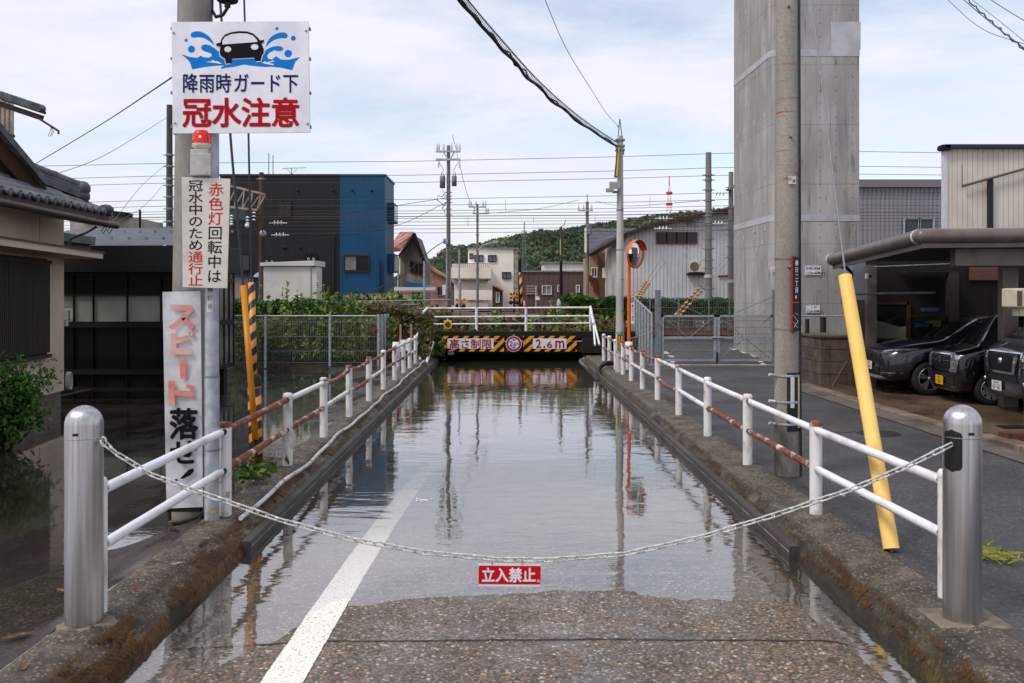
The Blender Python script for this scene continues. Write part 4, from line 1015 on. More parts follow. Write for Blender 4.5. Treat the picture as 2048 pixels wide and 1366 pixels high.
for i in range(len(cols) - 1):
    for r0, r1, m_ in ((500, 547, dimg), (551, 588, glass_d), (591, 643, frost), (655, 738, glass_d), (749, 774, dimg)):
        if i >= 4 and r0 > 650 and r0 < 700: m_ = dimg
        if i >= 4 and r0 > 740: continue
        mb = MB(); quad_px(mb, [(cols[i] + 2, r0), (cols[i + 1] - 2, r0), (cols[i + 1] - 2, r1), (cols[i] + 2, r1)], YG + .03, m_); mb.build('pane', root)
for x in cols: mb = MB(); mb.box(W(x - 2.2, 776 if x < 340 else 738, YG - .03), W(x + 2.2, 498, YG + .06), frame_m); mb.build('mullion', root)
for y0, y1 in ((547, 551), (588, 591), (643, 655), (738, 749)): mb = MB(); mb.box(W(100, y1, YG - .04), W(437, y0, YG + .055), frame_m); mb.build('transom', root)
mb = MB(); mb.box(W(100, 782, YG - .06), W(345, 774, YG + .06), frame_m); mb.build('sill', root)
# glazed return side
m_s = M('side_glass', lin((92, 96, 92)), lin((130, 134, 130)), s=1.4, rough=.12, var=.05)
mb = MB(); mb.add([(x1 + .0, YG, W(0, 735, YG).z), (x1, YG + 1.1, W(0, 735, YG).z), (x1, YG + 1.1, zt), (x1, YG, zt)], [(0, 1, 2, 3)], m_s); mb.build('side_pane', root)
for y in (YG + .0, YG + .37, YG + .74, YG + 1.1): mb = MB(); mb.box((x1 - .03, y - .025, W(0, 738, YG).z), (x1 + .03, y + .025, zt), frame_m); mb.build('mullion', root)
for yy in (645, 735, 560): z = W(0, yy, YG).z; mb = MB(); mb.box((x1 - .03, YG, z - .05), (x1 + .035, YG + 1.1, z + .05), frame_m); mb.build('transom', root)
mb = MB(); mb.box((x1 - .35, YG + .7, -.4), (x1 - .1, YG + .95, W(0, 735, YG).z), frame_m); mb.build('stilt', root)
mb = MB(); mb.box((x0 - .3, YG - .25, zt), (x1 + .06, YG + 1.5, W(0, 492, YG).z), frame_m); mb.build('fascia', root, bevel=.01)
rt = M('slate_roof', lin((84, 86, 92)), lin((66, 68, 74)), s=3, rough=.5, var=.15, st=(1, 3, 1))
mb = MB(); e0 = W(0, 490, YG - .2).z
def rf(u, v):
    y = YG - .2 + 6.4 * v / 24; st_ = (.03 if v % 2 else 0)
    xl, xrr = x0 - 2, W(337, 0, YG).x + .25
    return (xl + (xrr - xl - v * .06) * u / 10, y, e0 + (y - YG + .2) * .135 + st_)
mb.grid(10, 24, rf, rt); mb.build('roof', root)
mb = MB()
for k in range(8):
    for r in (1, 4): mb.box((x0 + k * .42, YG + .3 + r * .9, e0 + .10 + r * .12), (x0 + .05 + k * .42, YG + .36 + r * .9, e0 + .16 + r * .12), galv_d)
mb.build('snow_guards', root)
# ---------------------------------------------------------------- right side: poles, guard, mirror
PY = 10.15; px = W(1574, 950, PY).x
root = empty('utility_pole', (px, PY, -.02), 'concrete utility pole with rust streaks and a striped reflector band', 'utility pole')
m, t, b = NT('streaked_pole_concrete')
n = noise_n(t, 40, detail=6); n0 = noise_n(t, 3, (1, 1, .2)); base = ramp(t, n0.outputs[0], [(.35, lin((128, 122, 114))), (.65, lin((154, 148, 140)))])
v = ramp(t, n.outputs[0], [(.3, (.8,) * 3), (.7, (1.15,) * 3)]); base = mixc(t, 1, base, v, 'MULTIPLY')
rn = noise_n(t, 1.0, (1.2, 1.2, 26), detail=4, dist=.6); rf_ = ramp(t, rn.outputs[0], [(.57, (0, 0, 0)), (.64, (1, 1, 1))])
c = node(t, 'ShaderNodeTexCoord'); s = node(t, 'ShaderNodeSeparateXYZ'); t.links.new(c.outputs['Object'], s.inputs[0])
dv = node(t, 'ShaderNodeMath', operation='DIVIDE', i_1=6.0); t.links.new(s.outputs[2], dv.inputs[0])
zm = ramp(t, dv.outputs[0], [(.46, (0, 0, 0)), (.56, (1, 1, 1)), (.74, (1, 1, 1)), (.80, (0, 0, 0))])
fm = mixc(t, 1, rf_, zm, 'MULTIPLY')
base = mixc(t, fm, base, lin((140, 78, 40)))
ds = noise_n(t, 4, (1, 1, .3), loc=(7, 7, 7)); dz = ramp(t, dv.outputs[0], [(.0, (1, 1, 1)), (.085, (.8, .8, .8)), (.115, (0, 0, 0))]); df = ramp(t, ds.outputs[0], [(.35, (.0,) * 3), (.6, (1,) * 3)])
base = mixc(t, mixc(t, 1, dz, df, 'MULTIPLY'), base, lin((66, 62, 58)))
t.links.new(base, b.inputs['Base Color']); b.inputs['Roughness'].default_value = .85; bump(t, b, n.outputs[0], .2, .01)
mb = MB(); mb.tube([(px, PY, 0), (px + .0, PY, 2), (px + .01, PY, 7.4)], [.142, .134, .112], m, 32); mb.build('shaft', root)
for x, y, z in ((-.02, -.13, 5.25), (0, -.13, 3.8), (-.02, -.13, 2.35)):
    mb = MB(); mb.tube([(px + x, PY + y + .04, z - .02), (px + x, PY + y - .03, z)], .016, galv_d, 8); mb.build('step_bolt', root)
mb = MB()
z = W(0, 745, PY).z; z0 = W(0, 862, PY).z; r = .142
def pw(rr): return lambda X, Yp: (lambda p, a: Vector((px + rr * math.sin(a), PY - rr * math.cos(a), p.z)))(W(X, Yp, PY - .1), max(-1.5, min(1.5, math.asin(max(-1, min(1, (W(X, Yp, PY).x - px) / .15))))))
def band(fn, x0, x1, y0, y1, m_, n_=8): mb.grid(n_, 1, lambda u, v: fn(x0 + (x1 - x0) * u / n_, y1 + (y0 - y1) * v), m_)
band(pw(.146), 1566, 1599, 745, 862, M('band_dark', (.012, .014, .02), rough=.4)); band(pw(.148), 1573, 1581, 752, 815, M('band_white', lin((198, 198, 200)), rough=.35)); band(pw(.148), 1589, 1595, 752, 855, M('band_cream', lin((196, 190, 150)), rough=.35))
mb.build('reflector_band', root)
for yy in (750, 802, 846):
    mb = MB(); zc = W(0, yy, PY).z; mb.lathe([(.149, zc - .012), (.151, zc), (.149, zc + .012)], galv, (px, PY, 0), 24); mb.tube([(px - .149, PY - .05, zc), (px - .22, PY - .06, zc + .01)], .018, conduit, 6); mb.build('strap', root)
zc = W(0, 360, PY).z; mb = MB(); mb.lathe([(.124, zc - .02), (.126, zc), (.124, zc + .02)], galv_d, (px, PY, 0), 24); mb.build('strap', root)
mb = MB(); mb.box(W(1577, 368, PY - .15), W(1592, 352, PY - .145), lab_w); text_px(mb, 'の', 1578, 354, 1584, 362, PY - .153, ink); text_px(mb, '柳', 1585, 358, 1591, 366, PY - .153, ink); mb.build('number_plate', root)
# banner fixed edgewise to the pole
root = empty('street_name_banner', (px + .1, PY, W(0, 662, PY).z), 'narrow dark street name banner with a red edge strapped to the utility pole', 'sign')
BY = PY - .16; bb = M('banner_dark', lin((30, 28, 36)), rough=.4); bred = M('banner_red', lin((190, 30, 46)), rough=.4)
mb = MB(); sign_board(mb, [(1583, 512), (1598, 514), (1598, 662), (1583, 664)], BY, .02, bb)
quad_px(mb, [(1582.5, 512), (1585, 512), (1585, 663), (1582.5, 663)], BY - .005, bred); quad_px(mb, [(1585, 604), (1598, 604), (1598, 606), (1585, 606)], BY - .005, bred)
for k, ch in enumerate('春日二丁目4'): text_px(mb, ch, 1590, 520 + k * 13.5, 1597, 532 + k * 13.5, BY - .006, white_s)
for k, ch in enumerate('Kasuga 2-chome'): pass
for p_, q_ in (((1586, 630), (1596, 642)), ((1596, 642), (1588, 655)), ((1587, 644), (1595, 656)), ((1590, 626), (1597, 630))): mb.bar(W(*p_, BY - .006), W(*q_, BY - .006), .006, .002, white_s)
mb.build('panel', root)
for yy in (517, 658): zc = W(0, yy, PY).z; mb = MB(); mb.lathe([(.138, zc - .01), (.14, zc), (.138, zc + .01)], galv_d, (px, PY, 0), 24); mb.build('strap', root)
mb = MB(); mb.tube([(px + .13, PY - .09, 0), (px + .12, PY - .09, 2), (px + .11, PY - .08, 7)], .012, wire_m, 6); mb.build('ground_cable', label='thin dark cable running down the right side of the utility pole', cat='cable')
# yellow guy guard
yplain = M('faded_yellow', lin((246, 204, 116)), lin((238, 192, 100)), s=2.5, st=(1, 1, .4), rough=.45, var=.04, c3=lin((196, 150, 74)), s3=2.2, st3=(2, 2, .5), lo3=.55, hi3=.72)
root = empty('guy_wire_guard', (W(1783, 1103, 7.1)), 'faded yellow plastic guy wire guard leaning over the white street side railing', 'guy guard')
q0, q1 = W(1783, 1098, 7.1), W(1690, 552, 8.0)
mb = MB(); mb.tube([q0 + (q1 - q0) * f for f in (0, .25, .5, .75, 1)], [.062, .061, .06, .06, .058], yplain, 22, caps=False); mb.build('guard', root)
mb = MB(); hol = M('tube_inside', (.02, .015, .01)); mb.tube([q0 + (q1 - q0) * .005, q0 + (q1 - q0) * .01], .058, hol, 18); mb.tube([q0 + (q1 - q0) * .99, q0 + (q1 - q0) * .995], .055, hol, 18); mb.build('inner', root)
mb = MB(); mb.tube([q1 - (q1 - q0) * .05, W(1660, 300, 8.8), W(1622, -10, 9.6), (px, PY, 7.3)], .0085, M('guy_steel', lin((120, 122, 126)), rough=.5, metal=.3), 8); mb.tube([q0 + Vector((0, 0, -.05)), q0 + Vector((0, 0, .1))], .015, steel_wire, 6); mb.build('strand', root)
mb = MB(); mb.ball(W(1772, 800, 7.4), .001, yplain, 4)
# manhole
mb = MB(); c = Vector((W(1757, 866, G(866)).x, G(866), .0)); mb.lathe([(.001, .004), (.30, .004), (.31, 0)], M('cast_iron', lin((62, 56, 52)), lin((44, 40, 38)), s=12, rough=.55, metal=.3, bmp=.5, bsc=40), c, 28); mb.build('manhole_cover', label='round cast iron manhole cover in the asphalt street', cat='manhole cover')
mb = MB(); c = Vector((W(1722, 862, G(864)).x - .25, G(860), .0)); mb.lathe([(.001, .003), (.22, .003), (.23, 0)], M('cast_iron2', lin((80, 76, 72)), lin((62, 58, 55)), s=12, rough=.6), c, 24); mb.build('valve_cover', label='small worn valve cover left of the manhole in the street', cat='cover')

# utility pole at the underpass mouth
UY = 24.0; ux = W(1240, 745, UY).x
root = empty('utility_pole', (ux, UY, -.02), 'slim pale utility pole beside the orange mirror post, carrying the black cable', 'utility pole')
mb = MB(); mb.tube([(ux - .02, UY, 0), (ux, UY, 3), (ux + .005, UY, W(0, 272, UY).z)], [.105, .098, .075], M('pale_concrete_pole', lin((186, 183, 176)), lin((164, 160, 154)), s=2, st=(1, 1, .3), rough=.85, var=.08), 20); mb.build('shaft', root)
gr = M('band_green', lin((112, 160, 140)), rough=.5)
mb = MB()
for y0, y1, m_, r_ in ((663, 668, gr, .106), (700, 706, gr, .108)): z0, z1 = W(0, y1, UY).z, W(0, y0, UY).z; mb.lathe([(r_, z0), (r_, z1)], m_, (ux - .015, UY, 0), 20)
mb.build('green_band', root)
mb = MB(); mb.box(W(1235, 700, UY - .12), W(1246.5, 669, UY - .108), hz_k)
for xa in (1237, 1242): mb.box(W(xa, 699, UY - .126), W(xa + 3, 671, UY - .121), hz_y)
mb.build('hazard_band', root)
mb = MB(); zt = W(0, 272, UY).z
mb.tube([(ux - .08, UY, zt - .5), (ux - .01, UY, W(0, 238, UY).z)], .014, galv_d, 6); mb.tube([(ux + .1, UY, zt - .5), (ux, UY, W(0, 238, UY).z)], .014, galv_d, 6); mb.ball((ux - .06, UY, W(0, 252, UY).z), .03, insul, 8)
for yy in (280, 292, 300): z = W(0, yy, UY).z; mb.box((ux - .12, UY - .1, z - .03), (ux + .12, UY + .1, z + .02), galv_d)
mb.build('top_bracket', root)
gtube = M('cover_green', lin((10, 84, 72)), rough=.5); ytube = M('cover_yellow', lin((206, 160, 50)), rough=.5)
mb = MB(); mb.tube([W(1236, 292, UY - .1), W(1234, 325, UY - .12), W(1231, 355, UY - .12)], .04, gtube, 8); mb.build('green_cover', root)
mb = MB(); mb.tube([W(1237.5, 294, UY - .12), W(1235.5, 335, UY - .16), W(1234, 352, UY - .16)], .028, ytube, 8); mb.build('yellow_cover', root)
mb = MB(); mb.bar(W(1226, 384, UY - .1), W(1240, 384, UY), .08, .06, galv_d); mb.build('arm', root)
for a, b_, lab in (((1219, 377), (1240, 364), 'flat floodlight'), ((1212, 384), (1228, 377), 'x')):
    mb = MB(); mb.box(W(a[0], a[1], UY - .22), W(b_[0], b_[1], UY - .14), M('lamp_face', lin((150, 150, 146)), rough=.3)); mb.build('floodlight', root, bevel=.01)
for yy in (420, 500, 560, 622): z = W(0, yy, UY).z; mb = MB(); mb.lathe([(.097, z - .02), (.1, z), (.097, z + .02)], galv_d, (ux, UY, 0), 16); mb.build('band', root)
# black bundled cable with its spiral hangers
cab = [(W(920, 0, 13.0)), W(1000, 93, 14.6), W(1080, 178, 17), W(1160, 245, 20), W(1232, 292, UY)]
cab = [W(880, -60, 12.3)] + cab
def spline(p, n=8):
    out = []; q = [p[0] * 2 - p[1]] + list(p) + [p[-1] * 2 - p[-2]]
    for i in range(1, len(q) - 2):
        a, b_, c_, d = q[i - 1:i + 3]
        for k in range(n):
            t_ = k / n; out.append(.5 * ((2 * b_) + (c_ - a) * t_ + (2 * a - 5 * b_ + 4 * c_ - d) * t_ ** 2 + (3 * b_ - a - 3 * c_ + d) * t_ ** 3))
    out.append(p[-1]); return out
sp_ = spline(cab, 10)
root = empty('bundled_cable', cab[-1], 'thick black bundled overhead cable with spiral hangers crossing the sky', 'cable')
mb = MB(); mb.tube([p + Vector((.02 * math.sin(i * 1.1), 0, .02 * math.sin(i * .9))) for i, p in enumerate(sp_)], .028, wire_m, 8); mb.tube([p + Vector((.03 * math.cos(i * 1.7), 0, .03 * math.sin(i * 1.5) + .02)) for i, p in enumerate(sp_)], .014, wire_m, 6); mb.build('sheath', root)
mb = MB(); up = Vector((.05, 0, .075)); mb.tube([p + up for p in sp_], .007, wire_m, 5)
cl = [p.lerp(q, f) for p, q in zip(sp_, sp_[1:]) for f in np.linspace(0, 1, 5)[:-1]]
hel = []
for i in range(len(cl) * 8):
    k = i / 8; a = cl[min(int(k), len(cl) - 1)]; b_ = cl[min(int(k) + 1, len(cl) - 1)]; p = a.lerp(b_, k - int(k)); t_ = i * .62
    hel.append(p + Vector((.025 + .052 * math.cos(t_), 0, .04 + .065 * math.sin(t_))))
mb.tube(hel, .004, wire_m, 4, caps=False); mb.build('spiral_hanger', root)
def wire(pts, r, label, mat=None, n=6, name='overhead_wire', group=None, cat='wire', spl=True):
    mb = MB(); mb.tube(spline([Vector(p) for p in pts], n) if spl and len(pts) > 2 else pts, r, mat or wire_m, 5); return mb.build(name, label=label, cat=cat, group=group)
wire([W(1082, -20, 14), W(1130, 92, 16), W(1180, 175, 19), W(1212, 225, 22), W(1236, 252, UY)], .006, 'thin wire falling to the bracket on top of the slim pale pole')
# orange mirror post
MY = 25.7; mxx = W(1258, 738, MY).x
orange = M('mirror_orange', lin((226, 96, 30)), rough=.4, var=.04); mirr = M('mirror_glass', (.82, .83, .84), rough=.02, metal=1, var=.01)
root = empty('traffic_mirror', (mxx, MY, 0), 'round orange rimmed traffic mirror on a tall orange post', 'mirror')
mb = MB(); mb.tube([(mxx, MY, 0), (mxx, MY, W(0, 533, MY).z), (mxx + .02, MY, W(0, 500, MY).z)], .05, orange, 14); mb.build('post', root)
fx, fy, fz = Vector((.82, -.57, -.04)).normalized(), None, None
cn = W(1271, 508, MY - .2); nrm = Vector((.72, -.69, -.06)).normalized(); uu = nrm.cross(Vector((0, 0, 1))).normalized(); vv_ = uu.cross(nrm)
mb = MB(); R0 = .385
def dome(u, v): t_ = 2 * math.pi * u / 28; q = v / 6; return cn + (uu * math.cos(t_) + vv_ * math.sin(t_)) * R0 * .94 * q + nrm * (.075 * (1 - q * q))
mb.grid(28, 6, dome, mirr, True); mb.build('mirror_face', root)
mb = MB(); mb.tube([cn + (uu * math.cos(t_) + vv_ * math.sin(t_)) * R0 for t_ in np.linspace(0, 6.2832, 33)[:-1]], .028, orange, 8, closed=True)
mb.grid(28, 1, lambda u, v: cn + (uu * math.cos(2 * math.pi * u / 28) + vv_ * math.sin(2 * math.pi * u / 28)) * R0 * v - nrm * (.06 * (1 - v) + .01), orange, True)
hood = [cn + (uu * math.cos(t_) + vv_ * math.sin(t_)) * (R0 + .02) for t_ in np.linspace(.3, 2.84, 17)]
mb.add(hood + [p + nrm * .12 for p in hood], [(i, i + 1, i + 18, i + 17) for i in range(16)], orange, True); mb.build('mirror_rim', root)
mb = MB(); mb.tube([cn - nrm * .05, Vector((mxx + .01, MY, cn.z))], .03, orange, 8); mb.build('bracket', root)
mb = MB(); sign_board(mb, [(1262, 606), (1268.5, 606), (1268.5, 648), (1262, 648)], MY - .1, .01, white_s)
text_px(mb, '注', 1262.8, 616, 1268, 628, MY - .104, ink); text_px(mb, '意', 1262.8, 630, 1268, 642, MY - .104, ink); quad_px(mb, [(1265, 608), (1267, 612), (1265, 616), (1263, 612)], MY - .104, red_s); mb.build('caution_plate', root)
paper = M('white_sheet', lin((226, 226, 236)), lin((214, 214, 224)), s=3, rough=.6, var=.02)
def wrapped(px0, px1, y0, y1, y2, Y, lab, stem):
    a = W((px0 + px1) / 2, y2, Y); root = empty('wrapped_post', (a.x, Y, 0), lab, 'post')
    r1 = abs(W(px1, 0, Y).x - W(px0, 0, Y).x) / 2
    mb = MB(); mb.lathe([(r1 * .98, W(0, y1, Y).z), (r1, W(0, (y0 + y1) / 2, Y).z), (r1 * .97, W(0, y0, Y).z), (.001, W(0, y0, Y).z - .02)], paper, (a.x, Y, 0), 18); mb.build('wrapping', root)
    s0 = W(stem[0], y2, Y); w_ = abs(W(stem[1], 0, Y).x - s0.x) / 2; mb = MB(); mb.lathe([(w_, 0), (w_, W(0, y1 - 1, Y).z)], paper, (s0.x + w_, Y, 0), 14); mb.build('stem', root); return root
wrapped(1250, 1265.5, 683.5, 710, 740, 24.9, 'white wrapped post standing beside the orange mirror post', (1251, 1259))
r = wrapped(785, 799, 684, 711, 740, 26.0, 'white wrapped post behind the yard side railing', (793, 799))
mb = MB(); sign_board(mb, [(800, 680), (822, 678), (822, 700), (800, 704)], 26.2, .02, paper); mb.build('blank_board', label='blank white board fixed to two slim reflector posts', cat='board')
for x in (801, 822.5):
    root = empty('reflector_post', W(x, 733, 26.3), 'slim grey post with an orange reflector strip behind the yard side railing', 'post', group='reflector posts by the left mesh fence')
    mb = MB(); mb.tube([W(x, 735, 26.3), W(x, 649, 26.3)], .03, galv, 8); mb.build('stem', root)
    mb = MB(); mb.box(W(x - 2, 676, 26.25), W(x - .2, 652, 26.268), orange); mb.build('reflector', root)
mb = MB(); mb.tube([W(1247, 735, 25), W(1246, 650, 25)], .03, galv, 8); mb.ball(W(1246, 650, 25), .04, galv, 8); mb.build('slim_post', label='thin grey metal post beside the slim pale utility pole', cat='post')
# black hose and pipes on the kerb
mb = MB(); mb.tube(spline([W(1214, 728, 26), W(1226, 727, 25.4) , W(1212, 726, 25), W(1200, 736, 25), W(1197, 748, 24.6), W(1205, 757, 24)]), .06, black_p, 8); mb.build('black_hose', label='black corrugated hose draped over the street side kerb into the water', cat='hose')
mb = MB(); mb.tube(spline([W(1160, 722, 31), W(1172, 733, 29), W(1185, 740, 27), W(1196, 748, 25.4)]), .05, galv_d, 8); mb.build('drain_hose', label='grey drain hose lying along the street side kerb at the bridge', cat='hose')
mb = MB(); mb.prism([W(1160, 722, 30.5), W(1170, 716, 30.5), W(1172, 730, 30.5), W(1164, 736, 30.5)], (0, .4, 0), galv_d); mb.build('hose_box', label='tilted grey box at the water below the right end of the bridge', cat='box')

# ---------------------------------------------------------------- mesh fences and gate
mesh_w = M('fence_wire', lin((122, 124, 126)), rough=.5, metal=.3)
def mesh(mb, p, q, z0, z1, nx, hor, r=.0055, sq=True):
    p, q = Vector(p), Vector(q)
    for k in range(nx + 1):
        a = p.lerp(q, k / nx); mb.tube([a + Vector((0, 0, z0)), a + Vector((0, 0, z1))], r, mesh_w, 3, caps=False)
    for h in hor: mb.tube([p + Vector((0, 0, h)), q + Vector((0, 0, h))], r * 1.3, mesh_w, 4, caps=False)
FY = 26.5
root = empty('mesh_fence', (W(620, 730, FY).x, FY, -.1), 'grey steel mesh fence across the far side of the flooded yard', 'fence')
fp = [W(x, 731, FY) for x in (400, 531, 660, 757)]
zt = W(0, 632, FY).z
for i, p in enumerate(fp): mb = MB(); mb.tube([(p.x, FY, -.3), (p.x, FY, zt + .05)], .04, galv, 10); mb.build('post', root)
for a, b_ in zip(fp, fp[1:]):
    mb = MB(); mesh(mb, (a.x, FY, 0), (b_.x, FY, 0), -.02, zt, int((b_.x - a.x) / .052), (.08, .42, .85, 1.28)); mb.build('mesh_panel', root)
    mb = MB(); mb.tube([(a.x, FY, zt), (b_.x, FY, zt)], .025, galv, 8); mb.build('top_rail', root)
p0, p1 = fp[-1], W(782, 717, 29.5)
for k in range(1, 5):
    q = p0.lerp(p1, k / 4); mb = MB(); mb.tube([(q.x, q.y, -.1), (q.x, q.y, zt + .03)], .04, galv, 10); mb.build('post', root)
mb = MB(); mesh(mb, (p0.x, p0.y, 0), (p1.x, p1.y, 0), 0, zt, 50, (.1, .5, .95, zt)); mb.build('mesh_panel', root)
mb = MB(); mb.box(W(745, 661, FY - .05), W(756, 657, FY - .02), red_s); mb.build('red_tag', label='small red tag on the left mesh fence', cat='tag')
mb = MB(); mb.box(W(736, 734, FY - .3), W(744, 722, FY - .28), paper); mb.build('paper_scrap', label='white scrap stuck upright at the fence foot', cat='scrap')
# right fence, climbing to the railway
root = empty('mesh_fence', (W(1285, 725, 27.5).x, 28.5, 0), 'grey steel mesh fence climbing from the gate towards the railway', 'fence')
a, b_ = Vector((W(1304, 725, 27.4).x, 27.4, 0)), Vector((W(1265, 715, 33.5).x, 33.5, .4))
def rtop(f): return W(0, 628, 27.4).z + f * .55
for k in range(8):
    f = k / 7; q = a.lerp(b_, f); mb = MB(); mb.tube([(q.x, q.y, q.z - .1), (q.x, q.y, rtop(f) + .06)], .045, galv, 10); mb.build('post', root)
mb = MB()
for k in range(70): f = k / 69; q = a.lerp(b_, f); mb.tube([(q.x, q.y, q.z), (q.x, q.y, rtop(f))], .007, mesh_w, 3, caps=False)
for h in (.1, .4, .75, 1): mb.tube([(p.x, p.y, p.z * (1 - h) + rtop(f) * h) for p, f in ((a, 0), (a.lerp(b_, .5), .5), (b_, 1))], .016, mesh_w, 4)
mb.build('mesh_panel', root)
mb = MB(); mb.tube([(a.x, a.y, rtop(0)), (b_.x, b_.y, rtop(1))], .026, galv, 8); mb.build('top_rail', root)
# gate
GY = 27.2
root = empty('mesh_gate', (W(1433, 725, GY).x, GY, 0), 'grey double leaf mesh gate with diagonal braces before the concrete tower', 'gate')
def bx(x0, y0, x1, y1, m_, name, d=.05, Y=GY): mb = MB(); mb.box(W(x0, y1, Y - d), W(x1, y0, Y + d), m_); return mb.build(name, root)
bx(1311.5, 580, 1320, 728, galv_d, 'post', .08); bx(1545.5, 580, 1550, 728, galv_d, 'post', .06)
for x0, x1 in ((1323, 1432), (1435, 1545)):
    lf_ = empty('leaf', W((x0 + x1) / 2, 724, GY) ); lf_.parent = root; lf_.location = W((x0 + x1) / 2, 724, GY) - wloc(root)
    for q in ((x0, 630, x0 + 4, 722), (x1 - 4, 630, x1, 722), (x0, 630, x1, 634), (x0, 718, x1, 722.5), (x0, 673, x1, 678)):
        mb = MB(); mb.box(W(q[0], q[3], GY - .03 - .001 * (q[1] % 3)), W(q[2], q[1], GY + .03), galv); mb.build('frame_bar', lf_)
    mb = MB(); A, B_ = W(x0 + 4, 720, GY), W(x1 - 4, 720, GY)
    mesh(mb, (A.x, GY, 0), (B_.x, GY, 0), .1, W(0, 632, GY).z, 32, (.2, .38, .6, .9, 1.1, 1.3), .006); mb.build('mesh_panel', lf_)
    mb = MB(); mb.tube([W(x0 + 4, 634, GY + .04), W(x1 - 4, 718, GY + .04)], .012, galv, 5); mb.tube([W(x0 + 4, 718, GY + .05), W(x1 - 4, 634, GY + .05)], .012, galv, 5); mb.build('brace', lf_)
mb = MB(); mb.tube([W(1424, 675, GY - .06), W(1448, 675, GY - .06)], .02, galv, 8); mb.bar(W(1434, 704, GY - .06), W(1434, 728, GY - .06), .04, .04, black_m); mb.build('latch', root)
mb = MB(); mb.tube([W(1322, 592, GY), W(1402, 628, GY)], .012, steel_wire, 6); mb.tube([W(1548, 592, GY), W(1466, 628, GY)], .012, steel_wire, 6); mb.build('stay', root)
wire([W(1262, 677, 27), W(1304, 664, 27.4)], .012, 'pale rope tied to the end post of the climbing mesh fence', M('rope', lin((170, 160, 140)), rough=.8), cat='rope', name='rope', spl=False)
# back mesh fence seen through the gate
root = empty('mesh_fence', (W(1380, 690, 36).x, 36, .3), 'low green mesh fence in front of the hedge behind the gate', 'fence')
for x in (1300, 1358, 1418, 1459): mb = MB(); mb.tube([W(x, 672, 36), W(x, 596, 36)], .03, galv_d, 6); mb.build('post', root)
mb = MB(); mesh(mb, (W(1255, 0, 36).x, 36, 0), (W(1470, 0, 36).x, 36, 0), .55, W(0, 597, 36).z, 60, (.6, 1.2, 1.6, 1.95), .006); mb.build('mesh_panel', root)
# road markings and slabs behind the gate
mark = M('worn_white_marking', lin((214, 212, 206)), lin((150, 146, 140)), s=14, lo=.55, hi=.62, rough=.7)
def gp_(x, y): Y = G(y); return Vector((W(x, y, Y).x, Y, street_z(W(x, y, Y).x, Y) + .01))
def on_street(x, y):
    Y = G(y)
    for _ in range(30): p = W(x, y, Y); z = street_z(p.x, Y) + .008; Y = G(y, z)
    p = W(x, y, Y); return Vector((p.x, Y, z))
mb = MB()
for q in (((1438, 684), (1446, 683), (1455, 693), (1449, 693)), ((1457, 696), (1466, 695), (1475, 699), (1466, 700)), ((1478, 702.5), (1487, 702), (1496, 706), (1487, 706.5)), ((1500, 709.5), (1512, 709), (1520, 714), (1508, 714)), ((1516, 721.5), (1526, 721), (1527, 724), (1517, 724.5)), ((1519, 726), (1529, 726), (1535, 730), (1525, 730.5)),
          ((1292, 686), (1300, 685), (1308, 692), (1300, 693)), ((1323, 703), (1332, 702), (1340, 707), (1330, 708)), ((1335, 711), (1343, 710), (1351, 715), (1341, 715.5)), ((1340, 722.5), (1350, 722), (1350, 725), (1340, 725.5)), ((1338, 727), (1348, 726.5), (1352, 730), (1340, 730.5))):
    mb.poly([on_street(*p) for p in q][::-1], mark)
mb.build('road_markings', kind='structure', loc=(0, 0, 0))
mb = MB()
for k in range(6): a = on_street(1300 + k * 44, 732); b_ = on_street(1341 + k * 44, 731.6); mb.box((a.x, a.y, -.02), (b_.x, a.y + .25, .035), M('gutter_slab', lin((150, 144, 136)), lin((120, 114, 106)), s=2, rough=.85))
mb.build('gutter', kind='structure', loc=(0, 0, 0), bevel=.01)

